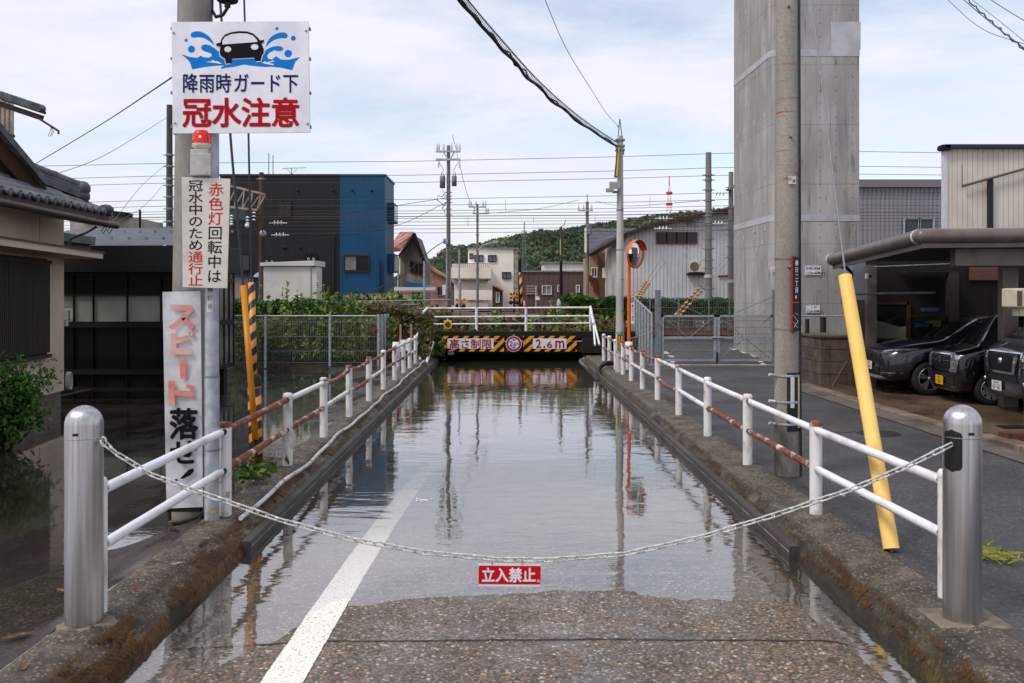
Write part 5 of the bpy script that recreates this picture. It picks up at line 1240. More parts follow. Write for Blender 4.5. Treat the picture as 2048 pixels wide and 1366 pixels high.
# ---------------------------------------------------------------- concrete viaduct tower
TY = 27.9
def tower_mat():
    m, t, b = NT('viaduct_concrete')
    n = noise_n(t, 1.6, (1, 1, .12), detail=8, rough=.65); c1 = ramp(t, n.outputs[0], [(.3, lin((122, 120, 120))), (.5, lin((157, 155, 155))), (.72, lin((184, 182, 180)))])
    n2 = noise_n(t, .55, (1, 1, .7), loc=(3, 3, 8)); f2 = ramp(t, n2.outputs[0], [(.42, (0, 0, 0)), (.62, (1, 1, 1))]); c2__ = mixc(t, f2, c1, lin((139, 137, 135)))
    n3 = noise_n(t, 5, (1, 1, .06), loc=(1, 6, 0), detail=6); f3 = ramp(t, n3.outputs[0], [(.56, (0, 0, 0)), (.72, (.9, .9, .9))]); c3 = mixc(t, f3, c2__, lin((172, 165, 154)))
    n4 = noise_n(t, 9, (1, 1, .1), loc=(5, 1, 2), detail=8); f4 = ramp(t, n4.outputs[0], [(.58, (0, 0, 0)), (.75, (.9, .9, .9))]); c4 = mixc(t, f4, c3, lin((84, 78, 74)))
    n5 = noise_n(t, 50, detail=4); v = ramp(t, n5.outputs[0], [(.3, (.88,) * 3), (.7, (1.1,) * 3)]); c5 = mixc(t, 1, c4, v, 'MULTIPLY')
    # board joints of the formwork
    c = node(t, 'ShaderNodeTexCoord'); s = node(t, 'ShaderNodeSeparateXYZ'); t.links.new(c.outputs['Object'], s.inputs[0])
    def lines(src, per, w):
        d = node(t, 'ShaderNodeMath', operation='DIVIDE', i_1=per); t.links.new(src, d.inputs[0]); f = node(t, 'ShaderNodeMath', operation='FRACT'); t.links.new(d.outputs[0], f.inputs[0])
        g = node(t, 'ShaderNodeMath', operation='LESS_THAN', i_1=w / per); t.links.new(f.outputs[0], g.inputs[0]); return g.outputs[0]
    l1 = lines(s.outputs[2], 1.85, .03); 
    ad = node(t, 'ShaderNodeMath', operation='ADD'); t.links.new(s.outputs[0], ad.inputs[0]); t.links.new(s.outputs[1], ad.inputs[1])
    l2 = lines(ad.outputs[0], .62, .014)
    c6 = mixc(t, l1, c5, mixc(t, .3, c5, lin((88, 82, 76)))); mm = node(t, 'ShaderNodeMath', operation='MULTIPLY', i_1=.18); t.links.new(l2, mm.inputs[0]); c6 = mixc(t, mm.outputs[0], c6, lin((100, 94, 88)))
    t.links.new(c6, b.inputs['Base Color']); b.inputs['Roughness'].default_value = .9; bump(t, b, n5.outputs[0], .25, .02); return m
vc = tower_mat()
xf = W(1549, 0, TY).x; xr = W(1718.5, 0, TY).x; xl = W(1537, 0, TY + .22).x; yb_ = 31.9; xb = 450 * yb_ / 1800
root = empty('viaduct_pier', ((xl + xr) / 2, 29.8, -.05), 'tall raw concrete railway viaduct pier with two pale bands', 'pier')
H_ = 16.0
foot = [(xf, TY), (xr, TY), (xr + .25, yb_), (xb, yb_), (xl, TY + .22)]
mb = MB(); mb.prism([(x, y, -.3) for x, y in foot][::-1], (0, 0, H_), vc); mb.build('shaft', root)
pb = M('pale_band_paint', lin((176, 176, 182)), lin((160, 160, 166)), s=2, rough=.7, var=.04)
def tband(z0, z1, nm):
    mb = MB(); o = .012; ft = [(xf - .004, TY - o), (xr + o, TY - o), (xr + .25 + o, yb_), (xb - o, yb_), (xl - o, TY + .22 - .006)]
    a = [Vector((x, y, z0)) for x, y in ft]; b_ = [Vector((x, y, z1)) for x, y in ft]; mb.add(a + b_, [(0, 1, 6, 5), (1, 2, 7, 6), (3, 4, 9, 8), (4, 0, 5, 9)], pb); return mb.build(nm, root)
tband(W(0, 442.5, TY).z, W(0, 429.5, TY).z, 'pale_band'); tband(W(0, 112.5, TY).z, W(0, 99.5, TY).z, 'pale_band')
mb = MB(); mb.box(W(1662, 99.4, TY - .012), W(1721, 44, TY - .0), pb); mb.build('pale_patch', root)
hole = M('tie_hole', lin((70, 66, 62)), rough=.9); patchm = M('repair_patch', lin((188, 186, 180)), rough=.8)
mb = MB()
for x in (1640, 1672, 1706):
    for k in range(22):
        c = W(x, 20 + k * 26.8, TY - .006)
        mb.poly([c + Vector((.017 * math.cos(t_), 0, .017 * math.sin(t_))) for t_ in np.linspace(0, 6.28, 9)[:-1]], hole)
for k in range(60):
    y = TY + .6 + (k % 4) * .95; f = (y - TY - .22) / (yb_ - TY - .22); x = xl + (xb - xl) * f; z = .7 + (k // 4) * .85; c = Vector((x - .008, y, z))
    mb.poly([c + Vector((0, .024 * math.cos(t_), .024 * math.sin(t_))) for t_ in np.linspace(0, 6.28, 9)[:-1]], hole)
mb.build('tie_holes', root)
def lpatch(x, y, w, h):
    # on the left face: solve the distance at which the column meets the face
    Yp = 28.2
    for _ in range(20): f = (Yp - TY - .22) / (yb_ - TY - .22); X = xl + (xb - xl) * f; Yp = X * F / (x - CX)
    c = W(x, y, Yp); mb.add([c + Vector((-.01, dy, dz)) for dy, dz in ((-w, -h), (w, -h), (w, h), (-w, h))], [(0, 3, 2, 1)], patchm)
mb = MB()
for x, y in ((1493, 22), (1476, 272), (1489, 262), (1509, 246), (1530, 230), (1488, 475), (1508, 462), (1514, 500), (1531, 458), (1526, 484)): lpatch(x, y, .06, .07)
mb.build('repair_patches', root)
for pts, rows, nm, lab in (([(1610, 531.5), (1642.5, 531.5), (1642.5, 550), (1610, 550)], ('第4春日Bv◀', '422km776m'), 'pier_plate', 'white plate reading 第4春日Bv on the concrete pier'), ([(1612.5, 611), (1640, 611), (1640, 625.5), (1612.5, 625.5)], ('1P', '422km776m'), 'pier_plate', 'white plate reading 1P on the concrete pier'), ([(1541, 534), (1557, 534), (1557, 544), (1541, 544)], ('Ct',), 'pier_plate', 'small white plate reading Ct beside the utility pole')):
    mb = MB(); sign_board(mb, pts, TY - .03, .02, white_s); h = (pts[2][1] - pts[0][1]) / len(rows)
    for r_, tx in enumerate(rows):
        w_ = (pts[1][0] - pts[0][0] - 3) / max(len(tx), 4 if len(rows) > 1 else 3); x = pts[0][0] + 1.5 if len(tx) > 3 or len(rows) == 1 else pts[0][0] + 9
        for k, ch in enumerate(tx): text_px(mb, ch, x + k * w_, pts[0][1] + h * r_ + 1, x + (k + 1) * w_ * (1 if ord(ch) > 255 else 1.5) - (0 if ord(ch) > 255 else 0), pts[0][1] + h * (r_ + 1) - .5, TY - .035, ink)
    mb.build(nm, label=lab, cat='plate')
# things before the pier
root = empty('dark_post', W(1614.5, 762, G(765)), 'slim dark wooden post before the concrete pier', 'post')
dw = M('dark_post_wood', lin((48, 40, 36)), lin((36, 30, 28)), s=6, st=(1, 1, .2), rough=.8)
PYY = 21.5; mb = MB(); mb.tube([W(1614.5, 764, PYY), W(1614.5, 638, PYY)], .048, dw, 12); mb.build('shaft', root)
mb = MB(); mb.tube([W(1611, 638, PYY), W(1624, 700, PYY), W(1638, 724, PYY)], .006, steel_wire, 4); mb.tube([W(1598, 720, PYY), W(1612, 700, PYY), W(1636, 690, PYY)], .005, steel_wire, 4); mb.tube([W(1598, 737, PYY), W(1614, 746, PYY), W(1637, 748, PYY)], .006, steel_wire, 4); mb.build('loose_wire', root)
mb = MB(); mb.tube([W(1646, 690, 22.3), W(1646, 634, 22.3)], .07, dw, 12); mb.build('dark_post', label='thick dark post rising behind the block wall', cat='post')
root = empty('low_fence', W(1650, 735, 26.5), 'thin grey rail fence along the front of the concrete pier', 'fence')
mb = MB(); mb.tube([W(1597, 632, 26.8), W(1760, 632, 26.8)], .02, galv, 6); mb.build('rail', root)
for x in (1600, 1651, 1706): mb = MB(); mb.tube([W(x, 728, 26.8), W(x, 627, 26.8)], .025, galv, 6); mb.build('post', root)
mb = MB(); mesh(mb, (W(1597, 0, 26.8).x, 26.8, 0), (W(1760, 0, 26.8).x, 26.8, 0), .05, .7, 50, (.1, .66), .005); mb.build('mesh_panel', root)
mb = MB(); sign_board(mb, [(1599, 652), (1604, 652), (1604, 680), (1599, 680)], 26.4, .02, white_s); mb.build('small_plate', label='narrow white plate beside the utility pole at the pier foot', cat='plate')
blockm = M('block_wall', lin((92, 82, 72)), lin((66, 58, 50)), s=2.5, rough=.9, var=.15, bmp=.3, c3=lin((120, 108, 92)), s3=3, lo3=.6, hi3=.75)
BYY = 20.4
root = empty('block_wall', W(1672, 772, BYY), 'low weathered concrete block wall beside the carport', 'wall')
mb = MB(); xa, xb_ = W(1641, 0, BYY).x, W(1702, 0, BYY).x
zr = [W(0, y, BYY).z for y in (776, 750, 724, 699, 676)]
for r_ in range(4):
    off = 0 if r_ % 2 else -.22; x = xa
    while x < xb_:
        x2 = min(xb_, (x if x > xa else xa + off) + .45); x2 = max(x2, x + .05); mb.box((x + .004, BYY, zr[r_] + .004), (x2 - .004, BYY + 1.6, zr[r_ + 1] - .004), blockm); x = x2
mb.build('courses', root, bevel=.008)
mb = MB(); mb.box((xa - .03, BYY - .03, zr[4]), (xb_ + .02, BYY + 1.65, zr[4] + .06), blockm); mb.build('coping', root, bevel=.01)
mb = MB(); mb.box((xa - .1, BYY - .1, -.05), (xb_, BYY + 1.7, zr[0] + .06), blockm); mb.build('footing', root)
mb = MB(); mb.bar(W(1664, 776, BYY - .25), W(1698, 716, BYY - .2), .09, .04, M('weathered_plank', lin((84, 64, 52)), lin((60, 46, 38)), s=8, st=(1, 1, .2), rough=.85)); mb.build('leaning_plank', label='weathered brown plank leaning on the block wall', cat='plank')
mb = MB(); mb.tube([W(1699, 690, BYY - .2), W(1699, 774, BYY - .2), W(1694, 775.5, BYY - .2), W(1653, 775.5, BYY - .25)], .045, M('vinyl_pipe', lin((168, 158, 148)), rough=.5), 10); mb.build('drain_pipe', label='pale vinyl drain pipe at the foot of the block wall', cat='pipe')
# ---------------------------------------------------------------- driveway, carport
wetc = asphalt('wet_driveway', (98, 80, 64), (70, 56, 44), (.22, .6))
DX = 6.75
mb = MB(); mb.grid(30, 40, lambda u, v: (DX + 13 * u / 30, 8 + 12.4 * v / 40, .02 + .03 * min(1, u / 6) + .004 * noise.noise(Vector((u * .5, v * .5, 0)))), wetc, True); mb.build('driveway', kind='structure', loc=(10, 14, 0))
kb = M('kerb_slab', lin((122, 108, 94)), lin((86, 74, 62)), s=2, rough=.9, var=.2, bmp=.4, bsc=30)
mb = MB(); y = 8.0
while y < 20.6:
    L = .6; h = .07 + .05 * max(0, min(1, (13 - y) / 1.5)); dx = .03 * noise.noise(Vector((y, 3, 0)))
    mb.box((DX - .16 + dx, y + .008, -.05), (DX + .10, min(20.7, y + L) - .008, h - .03 + .012 * noise.noise(Vector((y, 0, 5)))), kb); y += L
mb.build('driveway_kerb', kind='structure', loc=(DX, 14, 0), bevel=.012)
mb = MB(); mb.grid(1, 40, lambda u, v: (DX - .55 + .38 * u, 9 + 11.4 * v / 40, .006 + .012 * u), M('gutter_concrete', lin((98, 90, 82)), lin((74, 68, 62)), s=2, rough=.85, var=.2)); mb.build('gutter', kind='structure', loc=(DX, 14, 0))
brick = M('brown_brick', lin((98, 56, 40)), lin((70, 42, 34)), s=10, rough=.85, bmp=.4)
mb = MB(); mb.box(W(2012, 884, 12.4), W(2060, 862, 12.6), brick); mb.build('loose_brick', label='loose brown brick lying at the driveway edge', cat='brick', bevel=.01)
mb = MB(); mb.box(W(2012, 856, 13.5) + Vector((0, 0, 0)), W(2060, 851, 13.8), black_m); mb.build('drain_grate', label='dark drain grate in the driveway beside the van', cat='grate')
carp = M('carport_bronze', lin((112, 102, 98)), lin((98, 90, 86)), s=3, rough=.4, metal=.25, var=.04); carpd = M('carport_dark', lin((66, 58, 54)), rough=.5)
YC, YC2, XC = 15.1, 19.3, 6.93
root = empty('carport', (9, 17, 0), 'bronze coloured flat roofed carport sheltering three dark cars', 'carport')
zA, zB = W(0, 472, YC).z, W(0, 519, YC2).z
mb = MB()
A = Vector((XC, YC, zA)); B = Vector((XC, YC2, zB)); C_ = Vector((XC + 8, YC - .1, zA + .06))
mb.tube([A, B], .125, carp, 14); mb.tube([A, C_], .125, carp, 14); mb.ball(A, .126, carp, 12)
for p in (A + (B - A) * .03, B): mb.tube([p + (B - A).normalized() * -.02, p + (B - A).normalized() * .03], .132, conduit, 14)
mb.build('gutter', root)
mb = MB(); mb.bar(A + Vector((.03, 0, -.16)), B + Vector((.03, 0, -.16)), .05, .09, carp); mb.bar(A + Vector((0, .03, -.16)), C_ + Vector((0, .03, -.16)), .05, .08, carp); mb.build('fascia', root)
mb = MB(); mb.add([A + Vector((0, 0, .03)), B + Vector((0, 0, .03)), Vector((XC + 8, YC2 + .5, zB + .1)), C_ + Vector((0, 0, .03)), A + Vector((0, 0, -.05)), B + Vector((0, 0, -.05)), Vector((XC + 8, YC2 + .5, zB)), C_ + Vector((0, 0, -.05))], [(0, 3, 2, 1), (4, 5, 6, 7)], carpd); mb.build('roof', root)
mb = MB(); mb.box(W(1911, 532, 15.5), W(2300, 498, 15.7), carp); mb.build('beam', root, bevel=.01)
mb = MB(); mb.box(W(1924, 498, 15.52), W(1938, 480, 15.68), carp); mb.build('beam_post', root)
for x0, x1, yb in ((2006, 2026, 816),):
    mb = MB(); mb.box(W(x0, yb, 16.1), W(x1, 520, 16.28), carp); mb.build('post', root, bevel=.008)
mb = MB(); mb.box(W(1898, 740, 19.8), W(1911, 545, 19.95), carpd); mb.build('post', root)
mb = MB(); mb.box(W(1735, 786, 19.7), W(1748, 530, 19.85), carp); mb.build('post', root)
mb = MB(); mb.tube([W(1708, 588, 19.4), W(1870, 586, 19.5)], .025, galv_d, 8); mb.tube([W(1748, 534, 19.6), W(1905, 528, 19.6)], .02, galv_d, 6); mb.build('cross_bar', root)
mb = MB(); mb.tube([W(1668, 521, 19.2), W(1668, 530, 19.2), W(1694, 536, 19.3), W(1703, 545, 19.3), W(1703, 600, 19.3)], .04, black_p, 8); mb.build('downpipe', root)
mb = MB(); mb.box(W(1737, 557, 19.4), W(1746, 547, 19.6), M('cam_white', lin((180, 176, 170)), rough=.4)); mb.tube([W(1741, 553, 19.35), W(1741, 553, 19.25)], .03, black_p, 8); mb.build('security_camera', label='small pale security camera on the carport post', cat='camera')
# house behind the carport
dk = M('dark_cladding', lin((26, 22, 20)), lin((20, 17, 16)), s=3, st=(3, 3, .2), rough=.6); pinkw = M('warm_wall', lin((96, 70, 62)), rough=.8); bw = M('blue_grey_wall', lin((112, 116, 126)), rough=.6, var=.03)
root = empty('workshop_house', (9.5, 21, 0), 'dark timber workshop wall and window behind the parked cars', 'house')
YW = 20.2
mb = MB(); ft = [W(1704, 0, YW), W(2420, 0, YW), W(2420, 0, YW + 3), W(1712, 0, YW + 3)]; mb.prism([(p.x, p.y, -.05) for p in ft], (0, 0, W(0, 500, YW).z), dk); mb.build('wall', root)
mb = MB(); mb.box(W(1705, 600, YW - .25), W(1723, 512, YW - .02), bw); mb.box(W(1703, 782, YW - .3), W(1738, 600, YW - .05), carpd); mb.build('side_wall', root)
mb = MB(); mb.box(W(1940, 560, YW - .06), W(2005, 534, YW - .02), pinkw); mb.build('warm_panel', root)  # plain warm brown panel on the dark wall
wind = empty('window', W(1780, 700, YW)); wind.parent = root; wind.location = W(1780, 700, YW) - wloc(root)
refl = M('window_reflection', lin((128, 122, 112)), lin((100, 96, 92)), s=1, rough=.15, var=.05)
mb = MB(); mb.box(W(1750, 692, YW - .03), W(1812, 606, YW - .01), glass_d); mb.build('pane', wind)
mb = MB(); quad_px(mb, [(1752, 640), (1800, 654), (1812, 652), (1812, 677), (1752, 677)], YW - .034, refl); quad_px(mb, [(1752, 622), (1810, 616), (1810, 636), (1752, 634)], YW - .034, dimg); mb.build('curtain_or_reflection', wind)  # reflection painted on the pane as a pale and a dim patch
mb = MB()
for a in ((1746, 604, 1818, 609), (1746, 677, 1830, 682), (1746, 604, 1751, 690), (1814, 604, 1820, 690)): mb.box(W(a[0], a[3], YW - .07), W(a[2], a[1], YW - .036), brownmet)
mb.build('frame', wind)
mb = MB()
for yy, x0, x1 in ((634, 1834, 1890), (655, 1834, 1890), (545, 1815, 1900)): mb.box(W(x0, yy, YW - .4), W(x1, yy - 2, YW - .05), dw)
mb.build('shelf', root)
for x0, x1, y0, y1, m_, nm, lb in ((1850, 1868, 623, 616, M('box_blue', lin((66, 96, 120)), rough=.6), 'storage_box', 'pale blue box on the upper shelf behind the SUV'), (1838, 1858, 655, 646, M('crate_blue', lin((28, 60, 100)), rough=.6), 'storage_crate', 'dark blue crate on the lower shelf behind the SUV'), (1858, 1874, 655, 640, M('bottle_green', lin((84, 110, 50)), rough=.5), 'storage_bin', 'green bin on the lower shelf behind the SUV')):
    mb = MB(); mb.box(W(x0, y0, YW - .35), W(x1, y1, YW - .15), m_); mb.box(W(x0 - .5, y1 + 1.5, YW - .37), W(x1 + .5, y1, YW - .13), m_); mb.build(nm, label=lb, cat='box', bevel=.008)

# beige cladding house above
bcl = M('beige_board_cladding', lin((204, 196, 184)), lin((192, 184, 172)), s=1.2, rough=.6, var=.03, c3=lin((150, 140, 126)), s3=.8, st3=(3, 1, .4), lo3=.66, hi3=.8)
root = empty('clad_house', (13, 23, 0), 'cream board clad house with a dark roof edge behind the carport', 'house')
YH = 22.5; mb = MB(); n = 0; x = 1894.0; zt = W(0, 298, YH).z
while x < 2120: mb.box(W(x + .35, 560, YH) + Vector((0, 0, 0)), Vector((W(x + 9.9, 0, YH).x, YH + .05, zt)), bcl); x += 10.25
ft = [W(1894, 0, YH + .03), W(2125, 0, YH + .03), W(2125, 0, YH + 5), W(1900, 0, YH + 5)]; mb.prism([(p.x, p.y, 0) for p in ft], (0, 0, zt - .02), M('groove_dark', lin((110, 102, 92)), rough=.8)); mb.build('wall', root)
mb = MB(); mb.box(W(1887.5, 560, YH - .03), Vector((W(1894, 0, YH).x, YH + .1, zt)), M('corner_trim', lin((196, 196, 206)), rough=.5)); mb.build('corner_trim', root)
mb = MB(); mb.box(Vector((W(1885, 0, YH).x, YH - .15, zt)), Vector((W(2130, 0, YH).x, YH + .3, W(0, 290, YH).z)), M('roof_navy', lin((40, 44, 58)), rough=.4)); mb.box(W(1885, 300, YH - .15), W(1893, 292, YH + .1), black_m); mb.build('roof', root, bevel=.015)
mb = MB(); mb.tube([W(1925, 372, YH - .12), W(2120, 318, YH - .12)], .032, M('pipe_grey', lin((92, 86, 82)), rough=.5), 10); mb.build('pipe', root)
mb = MB(); mb.box(W(1977, 470, YH - .1), W(1983.5, 356, YH - .03), M('drain_black', lin((26, 34, 36)), rough=.5)); mb.build('downpipe', root)
mb = MB(); mb.box(W(1923.5, 375, YH - .006), W(1925, 330, YH - .002), M('stain', lin((120, 108, 94)), rough=.8)); mb.build('stain', root)
# beige box at the frame edge
root = empty('speaker_box', W(2045, 628, 13.2), 'beige louvred box fixed to a post beside the van', 'box')
bbx = M('beige_plastic', lin((196, 186, 166)), lin((184, 174, 154)), s=6, rough=.5, var=.03)
mb = MB(); mb.box(W(2032.5, 615, 13.1), W(2062, 577, 13.5), bbx); mb.build('case', root, bevel=.02)
mb = MB(); mb.box(W(2035, 612, 13.09), W(2042, 582, 13.12), M('recess', lin((84, 72, 62)), rough=.7)); mb.build('recess', root)
mb = MB(); mb.box(W(2040, 632, 13.2), W(2060, 614, 13.4), bbx); mb.box(W(2056, 862, 13.25), W(2064, 630, 13.35), galv_d); mb.build('bracket', root)

# ---------------------------------------------------------------- cars
tyre = M('tyre_rubber', (.014, .014, .014), rough=.8); alloy = M('alloy', lin((150, 152, 156)), rough=.3, metal=.8, var=.04); alloyd = M('alloy_dark', lin((34, 34, 36)), rough=.3, metal=.6)
chrome = M('chrome', (.75, .76, .78), rough=.08, metal=1, var=.01); hl = M('headlamp', lin((190, 194, 200)), lin((120, 124, 130)), s=14, rough=.05, metal=.7, var=.1); hld = M('headlamp_dark', (.03, .03, .035), rough=.05, coat=1)
carglass = M('car_glass', (.014, .018, .018), rough=.03, spec=1, var=.01); arch_m = M('wheel_well', (.006, .006, .006), rough=.9); trim_m = M('car_trim', (.012, .012, .013), rough=.5)
plate_w = M('plate_white', lin((205, 208, 208)), rough=.4, var=.02); plate_y = M('plate_yellow', lin((226, 172, 16)), rough=.4, var=.02); plate_g = M('plate_green_ink', lin((20, 50, 36)), rough=.5)
def paint(name, c): 
    m = M(name, c, rough=.3, metal=.35, var=.02, coat=1); return m
def car(name, label, st, pnt, wheels, wr, ww, hub, decal):
    """st: stations along the car, nose first: x, then (y, z) of the half section from sill to roof middle."""
    root = empty(name, (0, 0, 0), label, 'car')
    bm = bmesh.new(); rings = []
    for x, prof, *_ in st:
        ring = [bm.verts.new((x, -y, z)) for y, z in prof] + [bm.verts.new((x, y, z)) for y, z in prof[::-1] if y > 1e-4]
        rings.append(ring)
    N = len(rings[0]); np_ = len(st[0][1])
    for i in range(len(rings) - 1):
        wmat = st[i][2] if len(st[i]) > 2 else {}
        for k in range(N):
            l = (k + 1) % N
            f = bm.faces.new((rings[i][k], rings[i][l], rings[i + 1][l], rings[i + 1][k])); f.smooth = True
            kk = k if k < np_ - 1 else N - 1 - k if k < N - 1 else -1
            f.material_index = wmat.get(min(kk, 99), 0) if kk >= 0 else 0
    for rg, fl in ((rings[0], 1), (rings[-1], 0)): f = bm.faces.new(rg if not fl else rg[::-1]); f.smooth = True
    bmesh.ops.recalc_face_normals(bm, faces=bm.faces)
    me = bpy.data.meshes.new('body'); bm.to_mesh(me); bm.free()
    for m_ in (pnt, carglass, carglass, arch_m, trim_m): me.materials.append(m_)
    o = bpy.data.objects.new('body', me); COL.objects.link(o)
    sb = o.modifiers.new('s', 'SUBSURF'); sb.levels = 3; sb.render_levels = 3
    cm = MB()
    for wx in wheels:
        for s_ in (-1, 1): cm.lathe([(.001, -ww - .3), (wr * 1.13, -ww - .3), (wr * 1.13, .24), (.001, .24)], arch_m, (wx, s_ * 0, wr), 32, axis='y') if False else None
    cut = bpy.data.meshes.new('cut'); cv = []; cf = []
    for wx in wheels:
        for s_ in (-1, 1):
            o_ = len(cv); n = 32; y0, y1 = s_ * (hub - .28), s_ * (hub + .4)
            for y in (y0, y1):
                for k in range(n): t_ = 2 * math.pi * k / n; cv.append((wx + wr * 1.14 * math.cos(t_), y, wr + .01 + wr * 1.14 * math.sin(t_)))
            for k in range(n): cf.append((o_ + k, o_ + (k + 1) % n, o_ + n + (k + 1) % n, o_ + n + k))
            cf.append(tuple(o_ + k for k in range(n))); cf.append(tuple(o_ + n + k for k in range(n)))
    cut.from_pydata(cv, [], cf)
    for m_ in (pnt, carglass, carglass, arch_m, trim_m): cut.materials.append(m_)
    b2 = bmesh.new(); b2.from_mesh(cut); bmesh.ops.recalc_face_normals(b2, faces=b2.faces)
    for f in b2.faces: f.material_index = 3
    b2.to_mesh(cut); b2.free()
    co = bpy.data.objects.new('cut', cut); COL.objects.link(co)
    bo = o.modifiers.new('b', 'BOOLEAN'); bo.operation = 'DIFFERENCE'; bo.object = co; bo.solver = 'EXACT'
    dg = bpy.context.evaluated_depsgraph_get(); ev = o.evaluated_get(dg); fin = bpy.data.meshes.new_from_object(ev)
    bv = BVHTree.FromPolygons([v.co[:] for v in fin.vertices], [tuple(p.vertices) for p in fin.polygons])
    bpy.data.objects.remove(o); bpy.data.objects.remove(co)
    # windows become parts
    groups = {'body': [0, 3, 4], 'windscreen': [1], 'side_window': [2]}
    for nm, ids in groups.items():
        fs = [p for p in fin.polygons if p.material_index in ids]
        if not fs: continue
        b_ = MB(); remap = {}; vs = []; ff = []
        for p in fs:
            q = []
            for vi in p.vertices:
                if vi not in remap: remap[vi] = len(vs); vs.append(fin.vertices[vi].co[:])
                q.append(remap[vi])
            ff.append((q, p.material_index))
        mats_ = [pnt, carglass, carglass, arch_m, trim_m]
        for m_id in ids:
            sel = [q for q, i in ff if i == m_id]
            if sel:
                off = len(b_.v)
                if off == 0: b_.add(vs, sel, mats_[m_id], True)
                else:
                    k = b_.mi(mats_[m_id])
                    for q in sel: b_.f.append(tuple(q)); b_.m.append(k); b_.sm.append(m_id != 3)
        b_.build(nm, root)
    def fx(y, z):       # nose surface
        h = bv.ray_cast(Vector((-2, y, z)), Vector((1, 0, 0))); return h[0].x if h[0] else None
    def fy(x, z):
        h = bv.ray_cast(Vector((x, -3, z)), Vector((0, 1, 0))); return h[0].y if h[0] else None
    def patch(mb, q, m_, off=.012, n=8, side=False):   # quad of (y, z) corners laid on the nose
        last = [0]
        def g(u, v):
            u /= n; v /= n
            p = [(q[0][i] * (1 - u) + q[1][i] * u) * (1 - v) + (q[3][i] * (1 - u) + q[2][i] * u) * v for i in (0, 1)]
            if side:
                y = fy(*p); y = last[0] if y is None else y; last[0] = y; return Vector((p[0], y - off, p[1]))
            x = fx(*p); x = last[0] if x is None else x; last[0] = x
            return Vector((x - off, p[0], p[1]))
        mb.grid(n, n, g, m_, True)
    for wx in wheels:
        for s_ in (-1, 1):
            wrt = empty('wheel', (wx, s_ * (hub - ww / 2), wr)); wrt.parent = root
            mb = MB(); R_ = wr; h = ww / 2; mb.lathe([(R_ * .66, -h * .9), (R_ * .9, -h), (R_, -h * .6), (R_, h * .6), (R_ * .9, h), (R_ * .66, h * .9)], tyre, (wx, s_ * (hub - h), wr), 36, axis='y'); mb.build('tyre', wrt)
            decal['rim'](wrt, wx, s_ * (hub - h), wr, h, s_)
    decal['front'](root, patch, fx, fy)
    return root
def spokes(n, wdt, m_, mc, split=False):
    def rim(wrt, wx, wy, wz, h, s_):
        R_ = wz; mb = MB(); mb.lathe([(R_ * .68, s_ * h * .9), (R_ * .64, s_ * h * .8), (R_ * .6, -s_ * h * .5), (.001, -s_ * h * .5)], mc, (wx, wy, wz), 32, axis='y')
        for k in range(n):
            for dlt in ((-.12, .12) if split else (0,)):
                a = 2 * math.pi * k / n + .3; a2 = a + dlt * 1.6
                p = Vector((wx + .05 * math.cos(a), wy + s_ * h * .75, wz + .05 * math.sin(a))); q = Vector((wx + R_ * .65 * math.cos(a2), wy + s_ * h * .85, wz + R_ * .65 * math.sin(a2)))
                mb.bar(p, q, wdt if not split else wdt * .5, .02, m_, up=Vector((0, 1, 0)))
        mb.lathe([(.001, s_ * h * .88), (.04, s_ * h * .85), (.05, s_ * h * .6)], m_, (wx, wy, wz), 16, axis='y')
        mb.tube([(wx + R_ * .66 * math.cos(t_), wy + s_ * h * .88, wz + R_ * .66 * math.sin(t_)) for t_ in np.linspace(0, 6.2832, 33)[:-1]], .012, m_, 6, closed=True)
        mb.build('rim', wrt)
    return rim
def plate(root, x, y, z, m_, ink_, big, small):
    mb = MB(); mb.box((x - .02, y - .165, z - .0825), (x - .005, y + .165, z + .0825), m_)
    def place(ch, y0, y1, z0, z1):
        vs_, fs_ = glyph(ch)
        if not vs_: return
        xs = [p[0] for p in vs_]; ys = [p[1] for p in vs_]
        if ch in '-・': ys = [min(ys) - .25, max(ys) + .25]
        mb.add([(x - .022, y0 + (y1 - y0) * (px_ - min(xs)) / (max(xs) - min(xs)), z0 + (z1 - z0) * (py_ - min(ys)) / (max(ys) - min(ys))) for px_, py_ in vs_], fs_, ink_)
    # seen from ahead the car's right is on the reader's left
    n = len(big); w_ = .27 / n
    for k, ch in enumerate(big): place(ch, y + .125 - w_ * k, y + .125 - w_ * k - w_ * .82, z - .065, z + .02)
    for k, ch in enumerate(small): place(ch, y + .09 - .036 * k, y + .09 - .036 * k - .030, z + .034, z + .07)
    return mb.build('number_plate', root)

